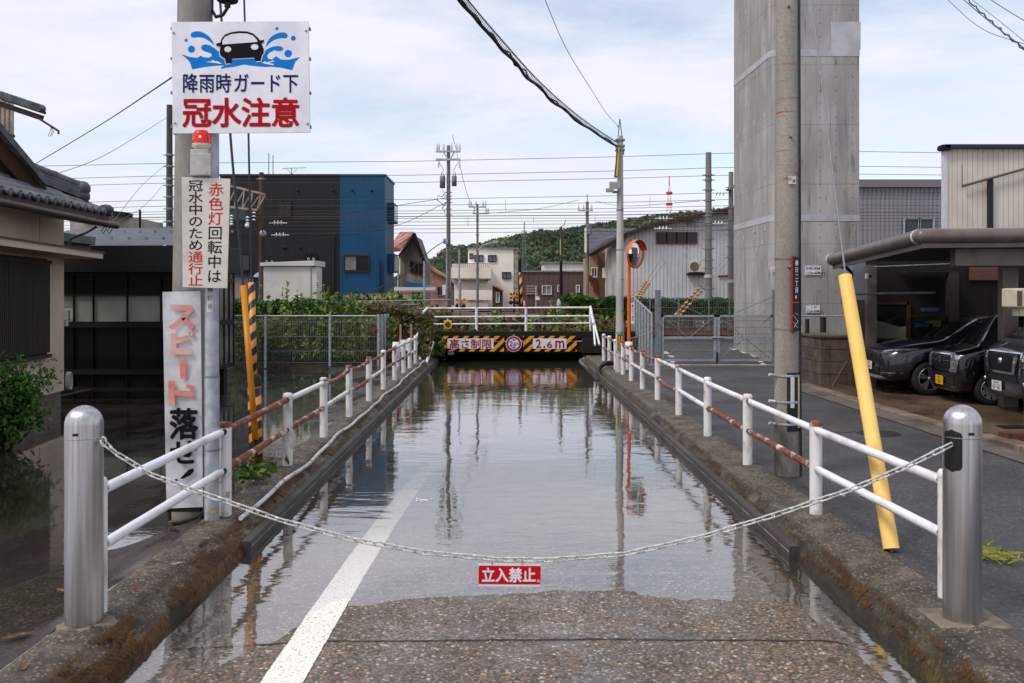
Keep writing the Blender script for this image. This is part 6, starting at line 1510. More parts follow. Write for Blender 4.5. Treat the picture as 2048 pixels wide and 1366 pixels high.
# -- suv
navyp = paint('deep_navy_paint', lin((24, 27, 40)))
def suv_front(root, patch, fx, fy):
    mb = MB()
    for k in range(8): z = .60 + .036 * k; patch(mb, [(-.52, z), (.52, z), (.52, z + .022), (-.52, z + .022)], trim_m, .022, 10)
    mb.build('grille', root)
    mb = MB(); patch(mb, [(-.58, .885), (.58, .885), (.58, .905), (-.58, .905)], chrome, .02, 12); patch(mb, [(-.7, .30), (.7, .30), (.62, .36), (-.62, .36)], galv, .02, 12); mb.build('chrome_trim', root)
    for s_ in (-1, 1):
        mb = MB(); patch(mb, [(s_ * .56, .80), (s_ * .865, .86), (s_ * .85, .94), (s_ * .56, .88)], hld, .014, 10)
        patch(mb, [(s_ * .58, .855), (s_ * .86, .90), (s_ * .85, .935), (s_ * .58, .878)], hl, .02, 10); mb.build('headlight', root)
        mb = MB(); patch(mb, [(s_ * .5, .42), (s_ * .84, .42), (s_ * .84, .5), (s_ * .6, .5)], trim_m, .014, 6); patch(mb, [(s_ * .56, .425), (s_ * .84, .43), (s_ * .84, .445), (s_ * .56, .44)], chrome, .022, 6); mb.build('fog_light', root)
    mb = MB(); patch(mb, [(-.45, .36), (.45, .36), (.5, .54), (-.5, .54)], trim_m, .012, 8); mb.build('lower_intake', root)
    mb = MB(); patch(mb, [(-.05, .70), (.05, .70), (.05, .80), (-.05, .80)], chrome, .03, 2); mb.build('emblem', root)
    plate(root, (fx(0, .55) or 0) - .03, .0, .55, plate_w, plate_g, '364', '福井330')
    for s_ in (-1, 1): mb = MB(); mb.ball((1.72, s_ * .98, 1.05), .1, navyp, 10, (.6, 1.1, .75)); mb.box((1.70, s_ * .86, 1.0), (1.76, s_ * .92, 1.03), trim_m); mb.build('mirror', root)
    mb = MB(); mb.tube([(1.25, -.81, 1.12), (1.95, -.69, 1.5)], .006, chrome, 6); mb.build('pillar_trim', root)
P = lambda *a: list(a)
W0 = {}; G1 = {3: 2, 4: 1}; 
suv_st = [
 (0.00, [(0, .30), (.55, .30), (.62, .45), (.60, .72), (.48, .84), (0, .86)]),
 (.10, [(0, .22), (.74, .24), (.82, .48), (.78, .80), (.62, .90), (0, .93)]),
 (.45, [(0, .2), (.82, .22), (.90, .55), (.88, .92), (.74, 1.03), (0, 1.07)]),
 (1.0, [(0, .2), (.84, .22), (.90, .6), (.885, 1.0), (.76, 1.09), (0, 1.13)]),
 (1.16, [(0, .2), (.84, .22), (.90, .6), (.885, 1.02), (.78, 1.12), (0, 1.16)], {3: 2, 4: 1}),
 (1.3, [(0, .2), (.84, .22), (.90, .6), (.885, 1.03), (.76, 1.18), (0, 1.23)], {3: 2, 4: 1}),
 (1.95, [(0, .2), (.84, .22), (.90, .6), (.885, 1.04), (.65, 1.53), (0, 1.59)], {3: 2}),
 (2.15, [(0, .2), (.84, .22), (.90, .6), (.885, 1.04), (.64, 1.57), (0, 1.63)], {3: 2}),
 (2.9, [(0, .2), (.84, .22), (.90, .6), (.885, 1.03), (.64, 1.58), (0, 1.64)], {3: 2}),
 (3.6, [(0, .2), (.84, .22), (.90, .6), (.885, 1.06), (.60, 1.49), (0, 1.55)], {3: 2}),
 (4.15, [(0, .22), (.80, .24), (.88, .6), (.86, 1.08), (.56, 1.28), (0, 1.34)]),
 (4.33, [(0, .3), (.7, .32), (.78, .6), (.74, 1.0), (.5, 1.08), (0, 1.1)])]
suv = car('parked_car', 'dark navy compact SUV with alloy wheels parked deepest under the carport', suv_st, navyp, (.88, 3.5), .335, .215, .90, {'rim': spokes(5, .10, alloy, alloyd, True), 'front': suv_front})
suv.location = (7.6, 18.9, .045); suv.rotation_euler = (0, 0, R(-5))
# -- small boxy car
blackp = paint('plum_black_paint', lin((13, 11, 13)))
def kei_front(root, patch, fx, fy):
    mb = MB(); patch(mb, [(-.42, .66), (.42, .66), (.42, .90), (-.42, .90)], trim_m, .014, 8)
    for z in (.70, .75, .80, .85): patch(mb, [(-.40, z), (.40, z), (.40, z + .012), (-.40, z + .012)], alloyd, .024, 8)
    mb.build('grille', root)
    mb = MB(); patch(mb, [(-.44, .895), (.44, .895), (.44, .915), (-.44, .915)], chrome, .022, 8); patch(mb, [(-.4, .77), (.4, .77), (.4, .79), (-.4, .79)], chrome, .026, 8); patch(mb, [(-.68, .585), (.68, .585), (.68, .635), (-.68, .635)], chrome, .016, 14); mb.build('chrome_trim', root)
    mb = MB(); patch(mb, [(-.05, .73), (.05, .73), (.035, .84), (-.035, .84)], chrome, .034, 2); mb.build('emblem', root)
    for s_ in (-1, 1):
        mb = MB(); patch(mb, [(s_ * .45, .64), (s_ * .675, .64), (s_ * .70, .90), (s_ * .45, .90)], hl, .018, 8); mb.build('headlight', root)
    mb = MB(); patch(mb, [(-.02, .90), (.06, .9), (.06, .92), (-.02, .92)], chrome, .01, 2)
    mb = MB(); 
    for k in range(4): patch(mb, [(-.56, .33 + k * .06), (.56, .33 + k * .06), (.56, .365 + k * .06), (-.56, .365 + k * .06)], trim_m, .014, 8)
    mb.build('lower_intake', root)
    mb = MB(); patch(mb, [(.09, .80), (.30, .80), (.30, .91), (.16, .91)], hl, .0, 2, side=True); mb.build('side_lamp', root)
    plate(root, (fx(0, .40) or 0) - .03, .0, .40, plate_y, plate_g, '-587', '福井580')
    for s_ in (-1, 1): mb = MB(); mb.ball((1.0, s_ * .83, 1.08), .09, blackp, 10, (.6, 1, .9)); mb.build('mirror', root)
kei_st = [
 (0.00, [(0, .24), (.6, .25), (.665, .45), (.65, .82), (.58, .92), (0, .95)]),
 (.07, [(0, .19), (.67, .20), (.735, .45), (.72, .88), (.64, .965), (0, .99)]),
 (.20, [(0, .18), (.69, .19), (.738, .48), (.73, .92), (.65, 1.0), (0, 1.03)]),
 (.5, [(0, .18), (.69, .19), (.738, .5), (.735, .98), (.69, 1.06), (0, 1.10)], {3: 2, 4: 1}),
 (.58, [(0, .18), (.69, .19), (.738, .5), (.735, .99), (.69, 1.12), (0, 1.17)], {3: 2, 4: 1}),
 (1.02, [(0, .18), (.69, .19), (.738, .5), (.735, 1.0), (.63, 1.62), (0, 1.68)], {3: 2}),
 (1.2, [(0, .18), (.69, .19), (.738, .5), (.735, 1.0), (.63, 1.66), (0, 1.72)], {3: 2}),
 (2.2, [(0, .18), (.69, .19), (.738, .5), (.735, 1.02), (.62, 1.66), (0, 1.72)], {3: 2}),
 (3.2, [(0, .18), (.69, .19), (.738, .5), (.735, 1.02), (.62, 1.62), (0, 1.68)]),
 (3.36, [(0, .22), (.68, .22), (.72, .5), (.72, 1.0), (.60, 1.5), (0, 1.55)])]
kei = car('parked_car', 'small boxy black car with a yellow number plate between the SUV and the van', kei_st, blackp, (.62, 2.98), .285, .16, .735, {'rim': spokes(8, .085, alloy, alloyd), 'front': kei_front})
kei.location = (8.2, 17.08, .045); kei.rotation_euler = (0, 0, R(-5))
# -- van
greyp = paint('dark_grey_paint', lin((56, 56, 62)))
def van_front(root, patch, fx, fy):
    mb = MB(); patch(mb, [(-.50, .56), (.50, .56), (.62, 1.0), (-.62, 1.0)], trim_m, .014, 10)
    for r_ in range(6):
        for c_ in range(8):
            y0 = -.42 + c_ * .108 + (.054 if r_ % 2 else 0); z0 = .68 + r_ * .05
            if abs(y0 + .045) < .42: patch(mb, [(y0, z0), (y0 + .085, z0), (y0 + .075, z0 + .03), (y0 + .01, z0 + .03)], black_m, .03, 2)
    mb.build('grille', root)
    mb = MB()
    for s_ in (-1, 1):
        patch(mb, [(s_ * .40, .66), (s_ * .49, .66), (s_ * .60, 1.0), (s_ * .47, 1.0)], chrome, .034, 8); patch(mb, [(s_ * .60, .62), (s_ * .635, .62), (s_ * .66, 1.0), (s_ * .635, 1.0)], chrome, .024, 6)
    patch(mb, [(-.49, .64), (.49, .64), (.5, .68), (-.5, .68)], chrome, .036, 8); patch(mb, [(-.66, 1.0), (.66, 1.0), (.66, 1.02), (-.66, 1.02)], chrome, .02, 10); mb.build('chrome_trim', root)
    mb = MB(); c = Vector(((fx(0, .88) or 0) - .045, 0, .86)); mb.lathe([(.001, -.01), (.05, -.01), (.058, .02)], chrome, c, 20, axis='x'); mb.build('emblem', root)
    for s_ in (-1, 1):
        mb = MB(); patch(mb, [(s_ * .60, .74), (s_ * .80, .80), (s_ * .815, 1.0), (s_ * .66, .98)], hl, .018, 8); patch(mb, [(s_ * .64, .78), (s_ * .70, .80), (s_ * .71, .88), (s_ * .65, .87)], hld, .024, 4); mb.build('headlight', root)
        mb = MB(); patch(mb, [(s_ * .64, .32), (s_ * .80, .36), (s_ * .80, .56), (s_ * .68, .58)], trim_m, .016, 6)
        mb.ball(Vector(((fx(s_ * .72, .5) or .05) - .02, s_ * .70, .50)), .045, chrome, 10, (.4, 1, 1)); mb.build('fog_light', root)
    mb = MB(); patch(mb, [(-.56, .50), (.56, .50), (.52, .60), (-.52, .60)], trim_m, .016, 8); mb.build('lower_intake', root)
    plate(root, (fx(0, .42) or 0) - .03, .1, .42, plate_w, plate_g, '67-56', '福井400')
    mb = MB()
    for y0 in (-.5, .2): mb.tube([Vector(((fx(y0, 1.30) or .3) - .02, y0, 1.29)), Vector(((fx(y0 + .5, 1.33) or .3) - .02, y0 + .55, 1.33))], .012, trim_m, 6)
    patch(mb, [(-.72, 1.235), (.72, 1.235), (.70, 1.275), (-.70, 1.275)], trim_m, .012, 12); mb.build('wiper', root)
    for s_ in (-1, 1): mb = MB(); mb.ball((.55, s_ * 1.0, 1.35), .12, greyp, 10, (.6, .9, 1.4)); mb.build('mirror', root)
van_st = [
 (0.00, [(0, .26), (.6, .27), (.70, .45), (.68, .95), (.62, 1.02), (0, 1.05)]),
 (.10, [(0, .22), (.74, .23), (.82, .5), (.80, 1.0), (.72, 1.10), (0, 1.13)]),
 (.38, [(0, .2), (.78, .22), (.845, .55), (.84, 1.1), (.76, 1.22), (0, 1.27)], {4: 1}),
 (1.15, [(0, .2), (.78, .22), (.845, .55), (.845, 1.2), (.68, 1.88), (0, 1.95)], {3: 2}),
 (2.5, [(0, .2), (.78, .22), (.845, .55), (.845, 1.2), (.70, 1.92), (0, 1.99)], {3: 2}),
 (4.4, [(0, .2), (.78, .22), (.845, .55), (.845, 1.2), (.70, 1.90), (0, 1.97)]),
 (4.69, [(0, .3), (.76, .3), (.82, .55), (.82, 1.2), (.66, 1.82), (0, 1.88)])]
van = car('parked_van', 'dark grey van with a chrome framed grille nosing out nearest the street', van_st, greyp, (.95, 3.5), .32, .195, .845, {'rim': spokes(6, .1, alloy, alloyd), 'front': van_front})
van['category'] = 'van'
van.location = (8.42, 15.4, .07); van.rotation_euler = (0, 0, R(-4))
# ---------------------------------------------------------------- greenery along the railway
ivy = leaf_mat('ivy_leaf', lin((34, 62, 24)), lin((58, 92, 36)), lin((88, 118, 56)), s=2)
hedge_l = leaf_mat('hedge_leaf', lin((36, 58, 26)), lin((58, 86, 38)), lin((84, 106, 54)), s=2)
weed_l = leaf_mat('tall_weed_leaf', lin((98, 126, 50)), lin((136, 160, 70)), lin((178, 184, 104)), s=1)
dry_l = leaf_mat('dry_vine_leaf', lin((110, 90, 72)), lin((130, 112, 86)), lin((96, 112, 62)), s=1)
rusty_l = leaf_mat('autumn_weed_leaf', lin((98, 62, 38)), lin((122, 88, 52)), lin((96, 104, 48)), s=1)
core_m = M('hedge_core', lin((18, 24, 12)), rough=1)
def hedge(name, label, cat, x0, x1, ytop, ybase, Y0, Y1, n, size, mats, dens=.5, freq=.9, corec=True, kind=None):
    root = empty(name, W((x0 + x1) / 2, ybase, (Y0 + Y1) / 2), label, cat) if kind is None else None
    X0, X1 = W(x0, 0, Y0).x, W(x1, 0, Y0).x; zb = W(0, ybase, Y0).z
    zt = lambda X: W(0, ytop(CX + X * F / Y0) if callable(ytop) else ytop, Y0).z + .14 * noise.noise(Vector((X * 1.3, 0, 0))) + .08 * noise.noise(Vector((X * 4, 3, 0)))
    pts = [[] for _ in mats]
    while sum(map(len, pts)) < n:
        X = rng.uniform(X0, X1); t_ = zt(X); z = zb + (t_ - zb) * rng.random() ** .8
        edge = rng.random()
        Y = Y0 + (Y1 - Y0) * (edge ** 2.2) + .15 * noise.noise(Vector((X * 2, z * 2, 1)))
        if z > t_ - .12: Y = rng.uniform(Y0, Y1)
        q = noise.noise(Vector((X * freq, z * freq * 1.4, Y)))
        if q < -dens + .25 * rng.normal(): continue
        k = min(len(mats) - 1, int((noise.noise(Vector((X * .5 + 9, z * .9, 4))) * .9 + .5 + .22 * rng.normal()) * len(mats))); k = max(0, k)
        pts[k].append((X, Y, z))
    mb = MB()
    for p, m_ in zip(pts, mats):
        if p: leaves(mb, 0, np.array(p), size, m_)
    o = mb.build('foliage' if root else name, root, kind=kind, label=label if kind else None)
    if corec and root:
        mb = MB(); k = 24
        mb.grid(k, 3, lambda u, v: Vector((X0 + (X1 - X0) * u / k, Y0 + .35 + .1 * noise.noise(Vector((u, v, 0))), zb + (zt(X0 + (X1 - X0) * u / k) - .2 - zb) * v / 3)), core_m, True); mb.build('dark_core', root)  # one flat dark sheet behind the leaves, no separate stems
    return root
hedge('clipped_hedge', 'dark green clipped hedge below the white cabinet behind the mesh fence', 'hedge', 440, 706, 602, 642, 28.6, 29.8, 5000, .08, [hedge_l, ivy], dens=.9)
hedge('bank_growth', 'mixed brown and green growth on the bank behind the left mesh fence', 'x', 440, 790, 636, 722, 28.0, 29.2, 6500, .08, [dry_l, weed_l, ivy], dens=.7, kind='stuff')
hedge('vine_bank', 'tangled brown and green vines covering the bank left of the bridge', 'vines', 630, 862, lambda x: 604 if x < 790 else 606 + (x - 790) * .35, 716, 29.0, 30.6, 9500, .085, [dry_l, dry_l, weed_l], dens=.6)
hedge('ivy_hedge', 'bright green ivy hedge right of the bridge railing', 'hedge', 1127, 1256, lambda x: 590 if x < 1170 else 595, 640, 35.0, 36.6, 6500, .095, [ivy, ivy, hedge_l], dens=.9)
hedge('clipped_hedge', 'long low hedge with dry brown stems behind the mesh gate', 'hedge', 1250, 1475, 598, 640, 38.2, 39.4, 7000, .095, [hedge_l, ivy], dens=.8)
hedge('dry_stems', 'dry brown stems and leaf litter under the trackside hedges', 'x', 1225, 1475, 634, 682, 37.6, 38.4, 3800, .07, [rusty_l, dry_l], dens=.4, kind='stuff')
# tall weeds behind the left fence and along the tracks
def weeds(name, label, spots, mats, h, n):
    mb = MB()
    for (x, yb, Y, hh) in spots:
        b_ = W(x, yb, Y); H = hh * h * rng.uniform(.8, 1.2); ln = rng.normal() * .1
        tip = b_ + Vector((ln, rng.normal() * .06, H)); mb.tube([b_, b_.lerp(tip, .5) + Vector((ln * .2, 0, 0)), tip], [.007, .005, .002], mats[-1], 4, caps=False)
        P_ = np.array([b_.lerp(tip, f) + Vector(rng.normal(size=3)) * .055 * (1.25 - f) for f in rng.uniform(.12, 1, n)]); leaves(mb, 0, P_, .06, mats[rng.integers(len(mats))], long=2.6)
    return mb.build(name, kind='stuff', label=label)
sp = []
for k in range(150): x = rng.choice([505, 540, 590, 620, 640, 676, 690, 710]) + rng.normal() * 18; sp.append((min(max(x, 470), 770), 722, 26.9 + rng.random() * .8, rng.uniform(.35, 1.0) if x < 720 else .6))
weeds('tall_weeds', 'tall green weeds growing behind the left mesh fence', sp, [weed_l, weed_l, ivy], 2.1, 46)
sp = []
for k in range(300):
    x = rng.uniform(858, 1240); big = (865 < x < 900) or (985 < x < 1002) or (1085 < x < 1135)
    sp.append((x, 664, 32.2 + rng.random() * 2.6, rng.uniform(.3, .75) + (.45 if big else 0)))
weeds('trackside_weeds', 'rust brown and green weeds along the railway above the underpass', sp, [rusty_l, rusty_l, weed_l, dry_l, weed_l], .85, 34)
sp = [(rng.uniform(856, 1185), 668, 31.7 + rng.random() * .4, rng.uniform(.2, .6)) for _ in range(80)]
weeds('trackside_weeds', 'short dry weeds hanging over the front edge of the bridge', sp, [rusty_l, dry_l, weed_l], .4, 22)
sp = [(rng.uniform(640, 850), 612, 31 + rng.random() * 2, rng.uniform(.3, .9)) for _ in range(70)]
weeds('bank_weeds', 'green weed tops along the pale wall behind the vine bank', sp, [weed_l, ivy], .6, 22)
sp = [(rng.uniform(852, 886), rng.uniform(690, 715), 31.0, rng.uniform(.3, .8)) for _ in range(30)]
weeds('bank_weeds', 'green weeds hanging at the left end of the bridge', sp, [ivy, weed_l], .45, 26)
# rails and conduit
root = empty('railway_rail', (0, 35, .6), 'rusty railway rails on ballast behind the bridge railing', 'railway')
for y in (34.4, 35.47, 38.2, 39.27): mb = MB(); mb.box((-45, y, .56), (40, y + .07, .72), rust_b); mb.build('rail', root)
for yy, r_, m_, lab in ((619, .02, rust_b, 'thin orange cable pipe running behind the bridge railing'), (645, .09, M('dark_trough', lin((60, 58, 58)), rough=.7), 'dark grey cable duct lying along the tracks behind the railing')):
    mb = MB(); mb.tube([W(800, yy, 33.2), W(1215, yy - 1, 33.2)], r_, m_, 8); mb.build('cable_pipe', label=lab, cat='pipe')
# grey rail over the vine bank
root = empty('grey_pipe_fence', W(760, 690, 31), 'grey pipe frame over the vine covered bank', 'fence')
for a, b_ in (((640, 612), (836, 609)), ((836, 600), (838, 690)), ((728, 612), (728, 640)), ((640, 604), (900, 600))): mb = MB(); mb.tube([W(*a, 30.9), W(*b_, 30.9)], .028, galv_d, 8); mb.build('pipe', root)

# ---------------------------------------------------------------- cabinet by the tracks
YC_ = 31.5; cabm = M('cabinet_cream', lin((202, 199, 193)), lin((190, 187, 181)), s=1.5, rough=.5, var=.03, c3=lin((176, 168, 156)), s3=2, st3=(2, 2, .3), lo3=.6, hi3=.8)
root = empty('trackside_cabinet', W(580, 612, YC_), 'large off white trackside cabinet with lifting eyes on its lid', 'cabinet')
mb = MB(); mb.box(W(527, 625, YC_), W(622, 533, YC_) + Vector((0, 1.0, 0)), cabm); mb.box(W(527, 625, YC_) + Vector((1.665, .02, 0)), W(622, 533, YC_) + Vector((.2, .9, -.02)), cabm); mb.build('body', root, bevel=.012)
mb = MB(); a = W(519.5, 532, YC_ - .1); b_ = W(629, 521, YC_ - .1); mb.prism([a, W(629, 532, YC_ - .1), b_, W(519.5, 525.5, YC_ - .1)], (.12, 1.25, 0), cabm); mb.build('lid', root, bevel=.01)
mb = MB(); mb.box(W(621.0, 625, YC_ - .006), W(621.8, 536, YC_ - .003), galv_d); mb.build('seam', root)
for x in (533, 544, 617, 627):
    mb = MB(); c = W(x, 521 + (4 if x < 560 else -2), YC_ + .3); mb.tube([c + Vector((.035 * math.cos(t_), 0, .035 * math.sin(t_) + .02)) for t_ in np.linspace(0, 6.28, 13)[:-1]], .012, galv, 5, closed=True); mb.build('lifting_eye', root)
mb = MB(); mb.box(W(584, 612, YC_ - .2), W(607, 595, YC_ - .004), cabm); mb.box(W(582.5, 596, YC_ - .22), W(609, 593.6, YC_ - .004), cabm); mb.build('meter_box', root, bevel=.008)
mb = MB()
for x in (626.5, 632.5): mb.box(W(x - 2.4, 580, YC_ + .1), W(x + 2.2, 557, YC_ + .16), cabm); mb.box(W(x - 1.2, 574, YC_ + .09), W(x + .6, 562, YC_ + .098), black_p)
mb.build('switch', root)

# ---------------------------------------------------------------- buildings beyond the railway
def win(root, x0, y0, x1, y1, Y, fr=None, gl=None, split=1, d=.06, curtain_or_reflection=None):
    fr = fr or galv_d; gl = gl or glass_w
    w = empty('window', W((x0 + x1) / 2, y1, Y)); w.parent = root; w.location = W((x0 + x1) / 2, y1, Y) - wloc(root)
    mb = MB(); mb.box(W(x0, y1, Y - .01), W(x1, y0, Y + .02), gl); mb.build('pane', w)
    if curtain_or_reflection: mb = MB(); mb.box(W(x0 + 1, y1 - 1, Y - .018), W((x0 + x1) / 2 - .5, y0 + 1, Y - .012), curtain_or_reflection); mb.build('curtain_or_reflection', w)
    mb = MB(); q = .055 * F / Y * 1.0
    for a in ((x0 - q, y0 - q, x1 + q, y0), (x0 - q, y1, x1 + q, y1 + q), (x0 - q, y0, x0, y1), (x1, y0, x1 + q, y1)): mb.box(W(a[0], a[3], Y - d), W(a[2], a[1], Y), fr)
    for k in range(1, split + 1): x = x0 + (x1 - x0) * k / (split + 1); mb.box(W(x - q * .4, y1, Y - d * .8), W(x + q * .4, y0, Y), fr)
    mb.build('frame', w); return w
glass_w = M('window_glass', (.016, .018, .02), rough=.12, spec=.45, var=.02); curt = M('pale_curtain', lin((126, 134, 128)), lin((100, 108, 104)), s=2, rough=.6)
blackc = M('black_ribbed', lin((28, 28, 32)), lin((25, 25, 29)), s=1, rough=.5, var=.05); bluec = M('blue_ribbed', lin((10, 72, 108)), lin((10, 66, 100)), s=.6, rough=.45, var=.04)
YK = 45.0
root = empty('ribbed_house', W(620, 605, YK), 'flat roofed house clad half black and half bright blue', 'house')
xk0, xk1, xk2 = W(440, 0, YK).x, W(680, 0, YK).x, W(770, 0, YK).x; zk = W(0, 349.5, YK).z; yk2 = 48.5; 
mb = MB(); rib(mb, xk0, xk1, .3, zk, YK, blackc, .14, .008); mb.add([(xk0, yk2, .3), (xk0, YK, .3), (xk0, YK, zk), (xk0, yk2, zk)], [(0, 1, 2, 3)], blackc); mb.build('black_wall', root)
mb = MB(); rib(mb, xk1, xk2, .3, zk, YK, bluec, .14, .008)
n = 24; vs = []
for k in range(n * 2 + 1): y = YK + (yk2 - YK) * k / (2 * n); vs += [(xk2 - (.008 if k % 2 else 0), y, .3), (xk2 - (.008 if k % 2 else 0), y, zk)]
mb.add(vs, [(2 * i, 2 * i + 2, 2 * i + 3, 2 * i + 1) for i in range(2 * n)], bluec); mb.build('blue_wall', root)
mb = MB(); mb.box((xk0 - .05, YK - .05, zk - .06), (xk1, yk2 + .05, zk + .03), black_m); mb.box((xk1, YK - .05, zk - .06), (xk2 + .05, yk2 + .05, zk + .03), bluec); mb.build('parapet_cap', root)
win(root, 689, 512, 736, 541, YK - .03, brownmet, glass_w, 1, curtain_or_reflection=curt); win(root, 557, 407, 580, 431, YK - .03, brownmet, glass_w, 1); win(root, 459, 510, 498, 540, YK - .03, black_m, glass_w, 1); win(root, 612, 509, 632, 518, YK - .03, black_m, glass_w, 1)
for y0, y1 in ((407, 445), (508, 545)):
    mb = MB(); z0, z1 = W(0, y1, YK + 1.6).z, W(0, y0, YK + 1.6).z; mb.box((xk2 + .02, YK + 1.2, z0), (xk2 + .3, YK + 2.8, z1), bluec); mb.box((xk2 + .301, YK + 1.3, z0 + .1), (xk2 + .31, YK + 2.7, z1 - .1), glass_w); mb.build('bay_window', root)
for x, y in ((595, 381), (666, 381), (705, 381), (743, 381), (567, 495), (572, 495), (600, 495)): mb = MB(); c = W(x, y, YK); mb.lathe([(.001, -.1), (.05, -.1), (.06, -.02)], black_p, c, 10, axis='y'); mb.build('vent', root)
mb = MB(); mb.tube([W(760, 590, YK - .1), W(760, 523, YK - .1), W(758, 521, YK - .1)], .05, M('navy_pipe', lin((20, 30, 44)), rough=.5), 8); mb.box(W(757, 582, YK - .25), W(762, 570, YK - .05), black_p); mb.build('downpipe', root)
mb = MB(); mb.tube([W(667, 600, YK - .06), W(668, 470, YK - .06)], .03, black_p, 6); mb.build('downpipe', root)
for x, y0 in ((537.5, 306), (546, 310)): mb = MB(); mb.tube([W(x, 352, YK + 1), W(x, y0, YK + 1)], .022, steel_wire, 6); mb.build('flue_pipe', root)
root = empty('roof_antenna', W(583, 350, YK + .8), 'thin television aerial on the black roof', 'antenna')
mb = MB(); Ya = YK + .8; mb.tube([W(583, 352, Ya), W(583, 336, Ya)], .02, steel_wire, 5); mb.tube([W(566, 337, Ya), W(596, 336, Ya)], .012, steel_wire, 5); mb.tube([W(583, 349, Ya), W(574, 338, Ya)], .01, steel_wire, 4); mb.tube([W(583, 349, Ya), W(594, 338, Ya)], .01, steel_wire, 4); mb.tube([W(596, 336, Ya), W(613, 335, Ya)], .01, steel_wire, 4)
for x in range(566, 614, 6): mb.tube([W(x, 334.5, Ya), W(x, 339, Ya + .3)], .007, steel_wire, 4)
mb.build('mast', root)
# rusty shed
shed = M('rusty_sheet', lin((150, 142, 134)), lin((132, 92, 66)), s=1.6, st=(2, 2, .4), lo=.5, hi=.62, rough=.8, var=.1)
YS = 41.0; root = empty('tin_shed', W(490, 610, YS), 'small rust streaked tin shed with a blue roof edge', 'shed')
mb = MB(); rib(mb, W(440, 0, YS).x, W(507, 0, YS).x, .3, 0, YS, shed, .12, .018, top=lambda x: W(0, 548 + (CX + x * F / YS - 440) * .09, YS).z); mb.add([W(507, 610, YS), W(526, 610, YS + 2), W(526, 560, YS + 2), W(507, 554, YS)], [(0, 1, 2, 3)], M('slate_side', lin((78, 84, 96)), rough=.7)); mb.build('wall', root)
mb = MB(); mb.bar(W(436, 545, YS - .1), W(529, 558, YS + .2), .4, .07, bluec); mb.build('roof_edge', root)
root = empty('satellite_dish', W(515, 570, YS + .3), 'small grey satellite dish behind the tin shed', 'dish')
mb = MB(); c = W(513, 555, YS + .2); d_ = Vector((-.6, -.5, .55)).normalized(); u_ = d_.cross(Vector((0, 0, 1))).normalized(); v_ = u_.cross(d_); mb.grid(16, 4, lambda u, v: c + (u_ * math.cos(u / 16 * 6.2832) + v_ * math.sin(u / 16 * 6.2832)) * .26 * v / 4 + d_ * .06 * (v / 4) ** 2, galv, True); mb.build('reflector', root)
mb = MB(); mb.tube([c, c + Vector((.1, .1, -.35))], .025, galv_d, 6); mb.tube([c - v_ * .2, c + d_ * .3], .012, galv_d, 5); mb.build('arm', root)
# old gabled house
wood = M('weathered_mortar', lin((142, 132, 122)), lin((104, 96, 88)), s=1.4, st=(1.5, 1.5, .4), rough=.9, var=.15, c3=lin((84, 72, 62)), s3=2.4, st3=(2, 2, .3))
redroof = M('worn_red_roof', lin((150, 82, 72)), lin((176, 150, 140)), s=2.2, st=(.5, 2, 1), lo=.5, hi=.58, rough=.7, var=.1)
YO = 56.0; root = empty('old_gabled_house', W(820, 605, YO), 'old grey mortar house with a worn red tin roof', 'house')
mb = MB(); mb.prism([W(800, 612, YO), W(847, 612, YO), W(847, 523, YO), W(829, 470, YO), W(800, 512, YO)], (0, 5, 0), wood); mb.build('wall', root)
mb = MB(); mb.prism([W(772, 505, YO - .2), W(800, 503, YO - .2), W(829.5, 467, YO - .2), W(800, 467, YO + 3)], (0, .1, .12), redroof); mb.bar(W(828, 468, YO - .3), W(850, 527, YO - .3), .5, .22, black_m); mb.bar(W(829, 467, YO - .3), W(798, 513, YO - .3), .5, .12, brownmet); mb.build('roof', root)
for x0, x1, y0, y1 in ((822, 826, 524, 544), (831, 835, 526, 546), (839.5, 843.5, 528, 548)): win(root, x0, y0, x1, y1, YO - .03, brownmet, glass_w, 0)
mb = MB(); mb.tube([W(803, 506, YO - .3), W(797, 517, YO - .3), W(796, 588, YO - .3)], .07, galv, 8); mb.build('downpipe', root)
mb = MB(); mb.prism([W(805, 575, YO - 1), W(812, 566, YO - .1), W(866, 574, YO - .1), W(868, 578, YO - 1)], (0, 0, .1), bluec); mb.prism([W(788, 585, YO - 2), W(870, 583, YO - 2), W(872, 578, YO - 1), W(788, 577, YO - 1)], (0, 0, .1), M('grey_awning', lin((150, 146, 142)), rough=.7)); mb.box(W(788, 612, YO - 1.6), W(848, 586, YO - 1), M('teal_wall', lin((30, 110, 96)), rough=.7)); mb.build('lean_to', root)
# corrugated fence roof in front
root = empty('corrugated_shelter', W(762, 608, 37), 'low mossy corrugated shelter roof with a red ridge', 'shelter')
Yq = 37.0; cor = M('mossy_corrugated', lin((150, 144, 132)), lin((92, 88, 72)), s=6, lo=.45, hi=.55, rough=.9, var=.2)
mb = MB(); mb.grid(160, 1, lambda u, v: W(687 + 149 * u / 160, (591 if v else 600) - (u / 160) * 3.5, Yq + .9 * v) + Vector((0, 0, .03 * math.sin(u * 1.25))), cor); mb.build('roof', root)
mb = MB(); mb.bar(W(690, 590.5, Yq + .9), W(836, 586, Yq + .9), .12, .08, redroof); mb.build('ridge', root)
mb = MB(); mb.box(W(690, 616, Yq + .4), W(834, 598, Yq + .5), M('pale_boards', lin((150, 144, 136)), lin((128, 122, 112)), s=3, st=(4, 1, .3), rough=.85)); mb.build('wall', root)
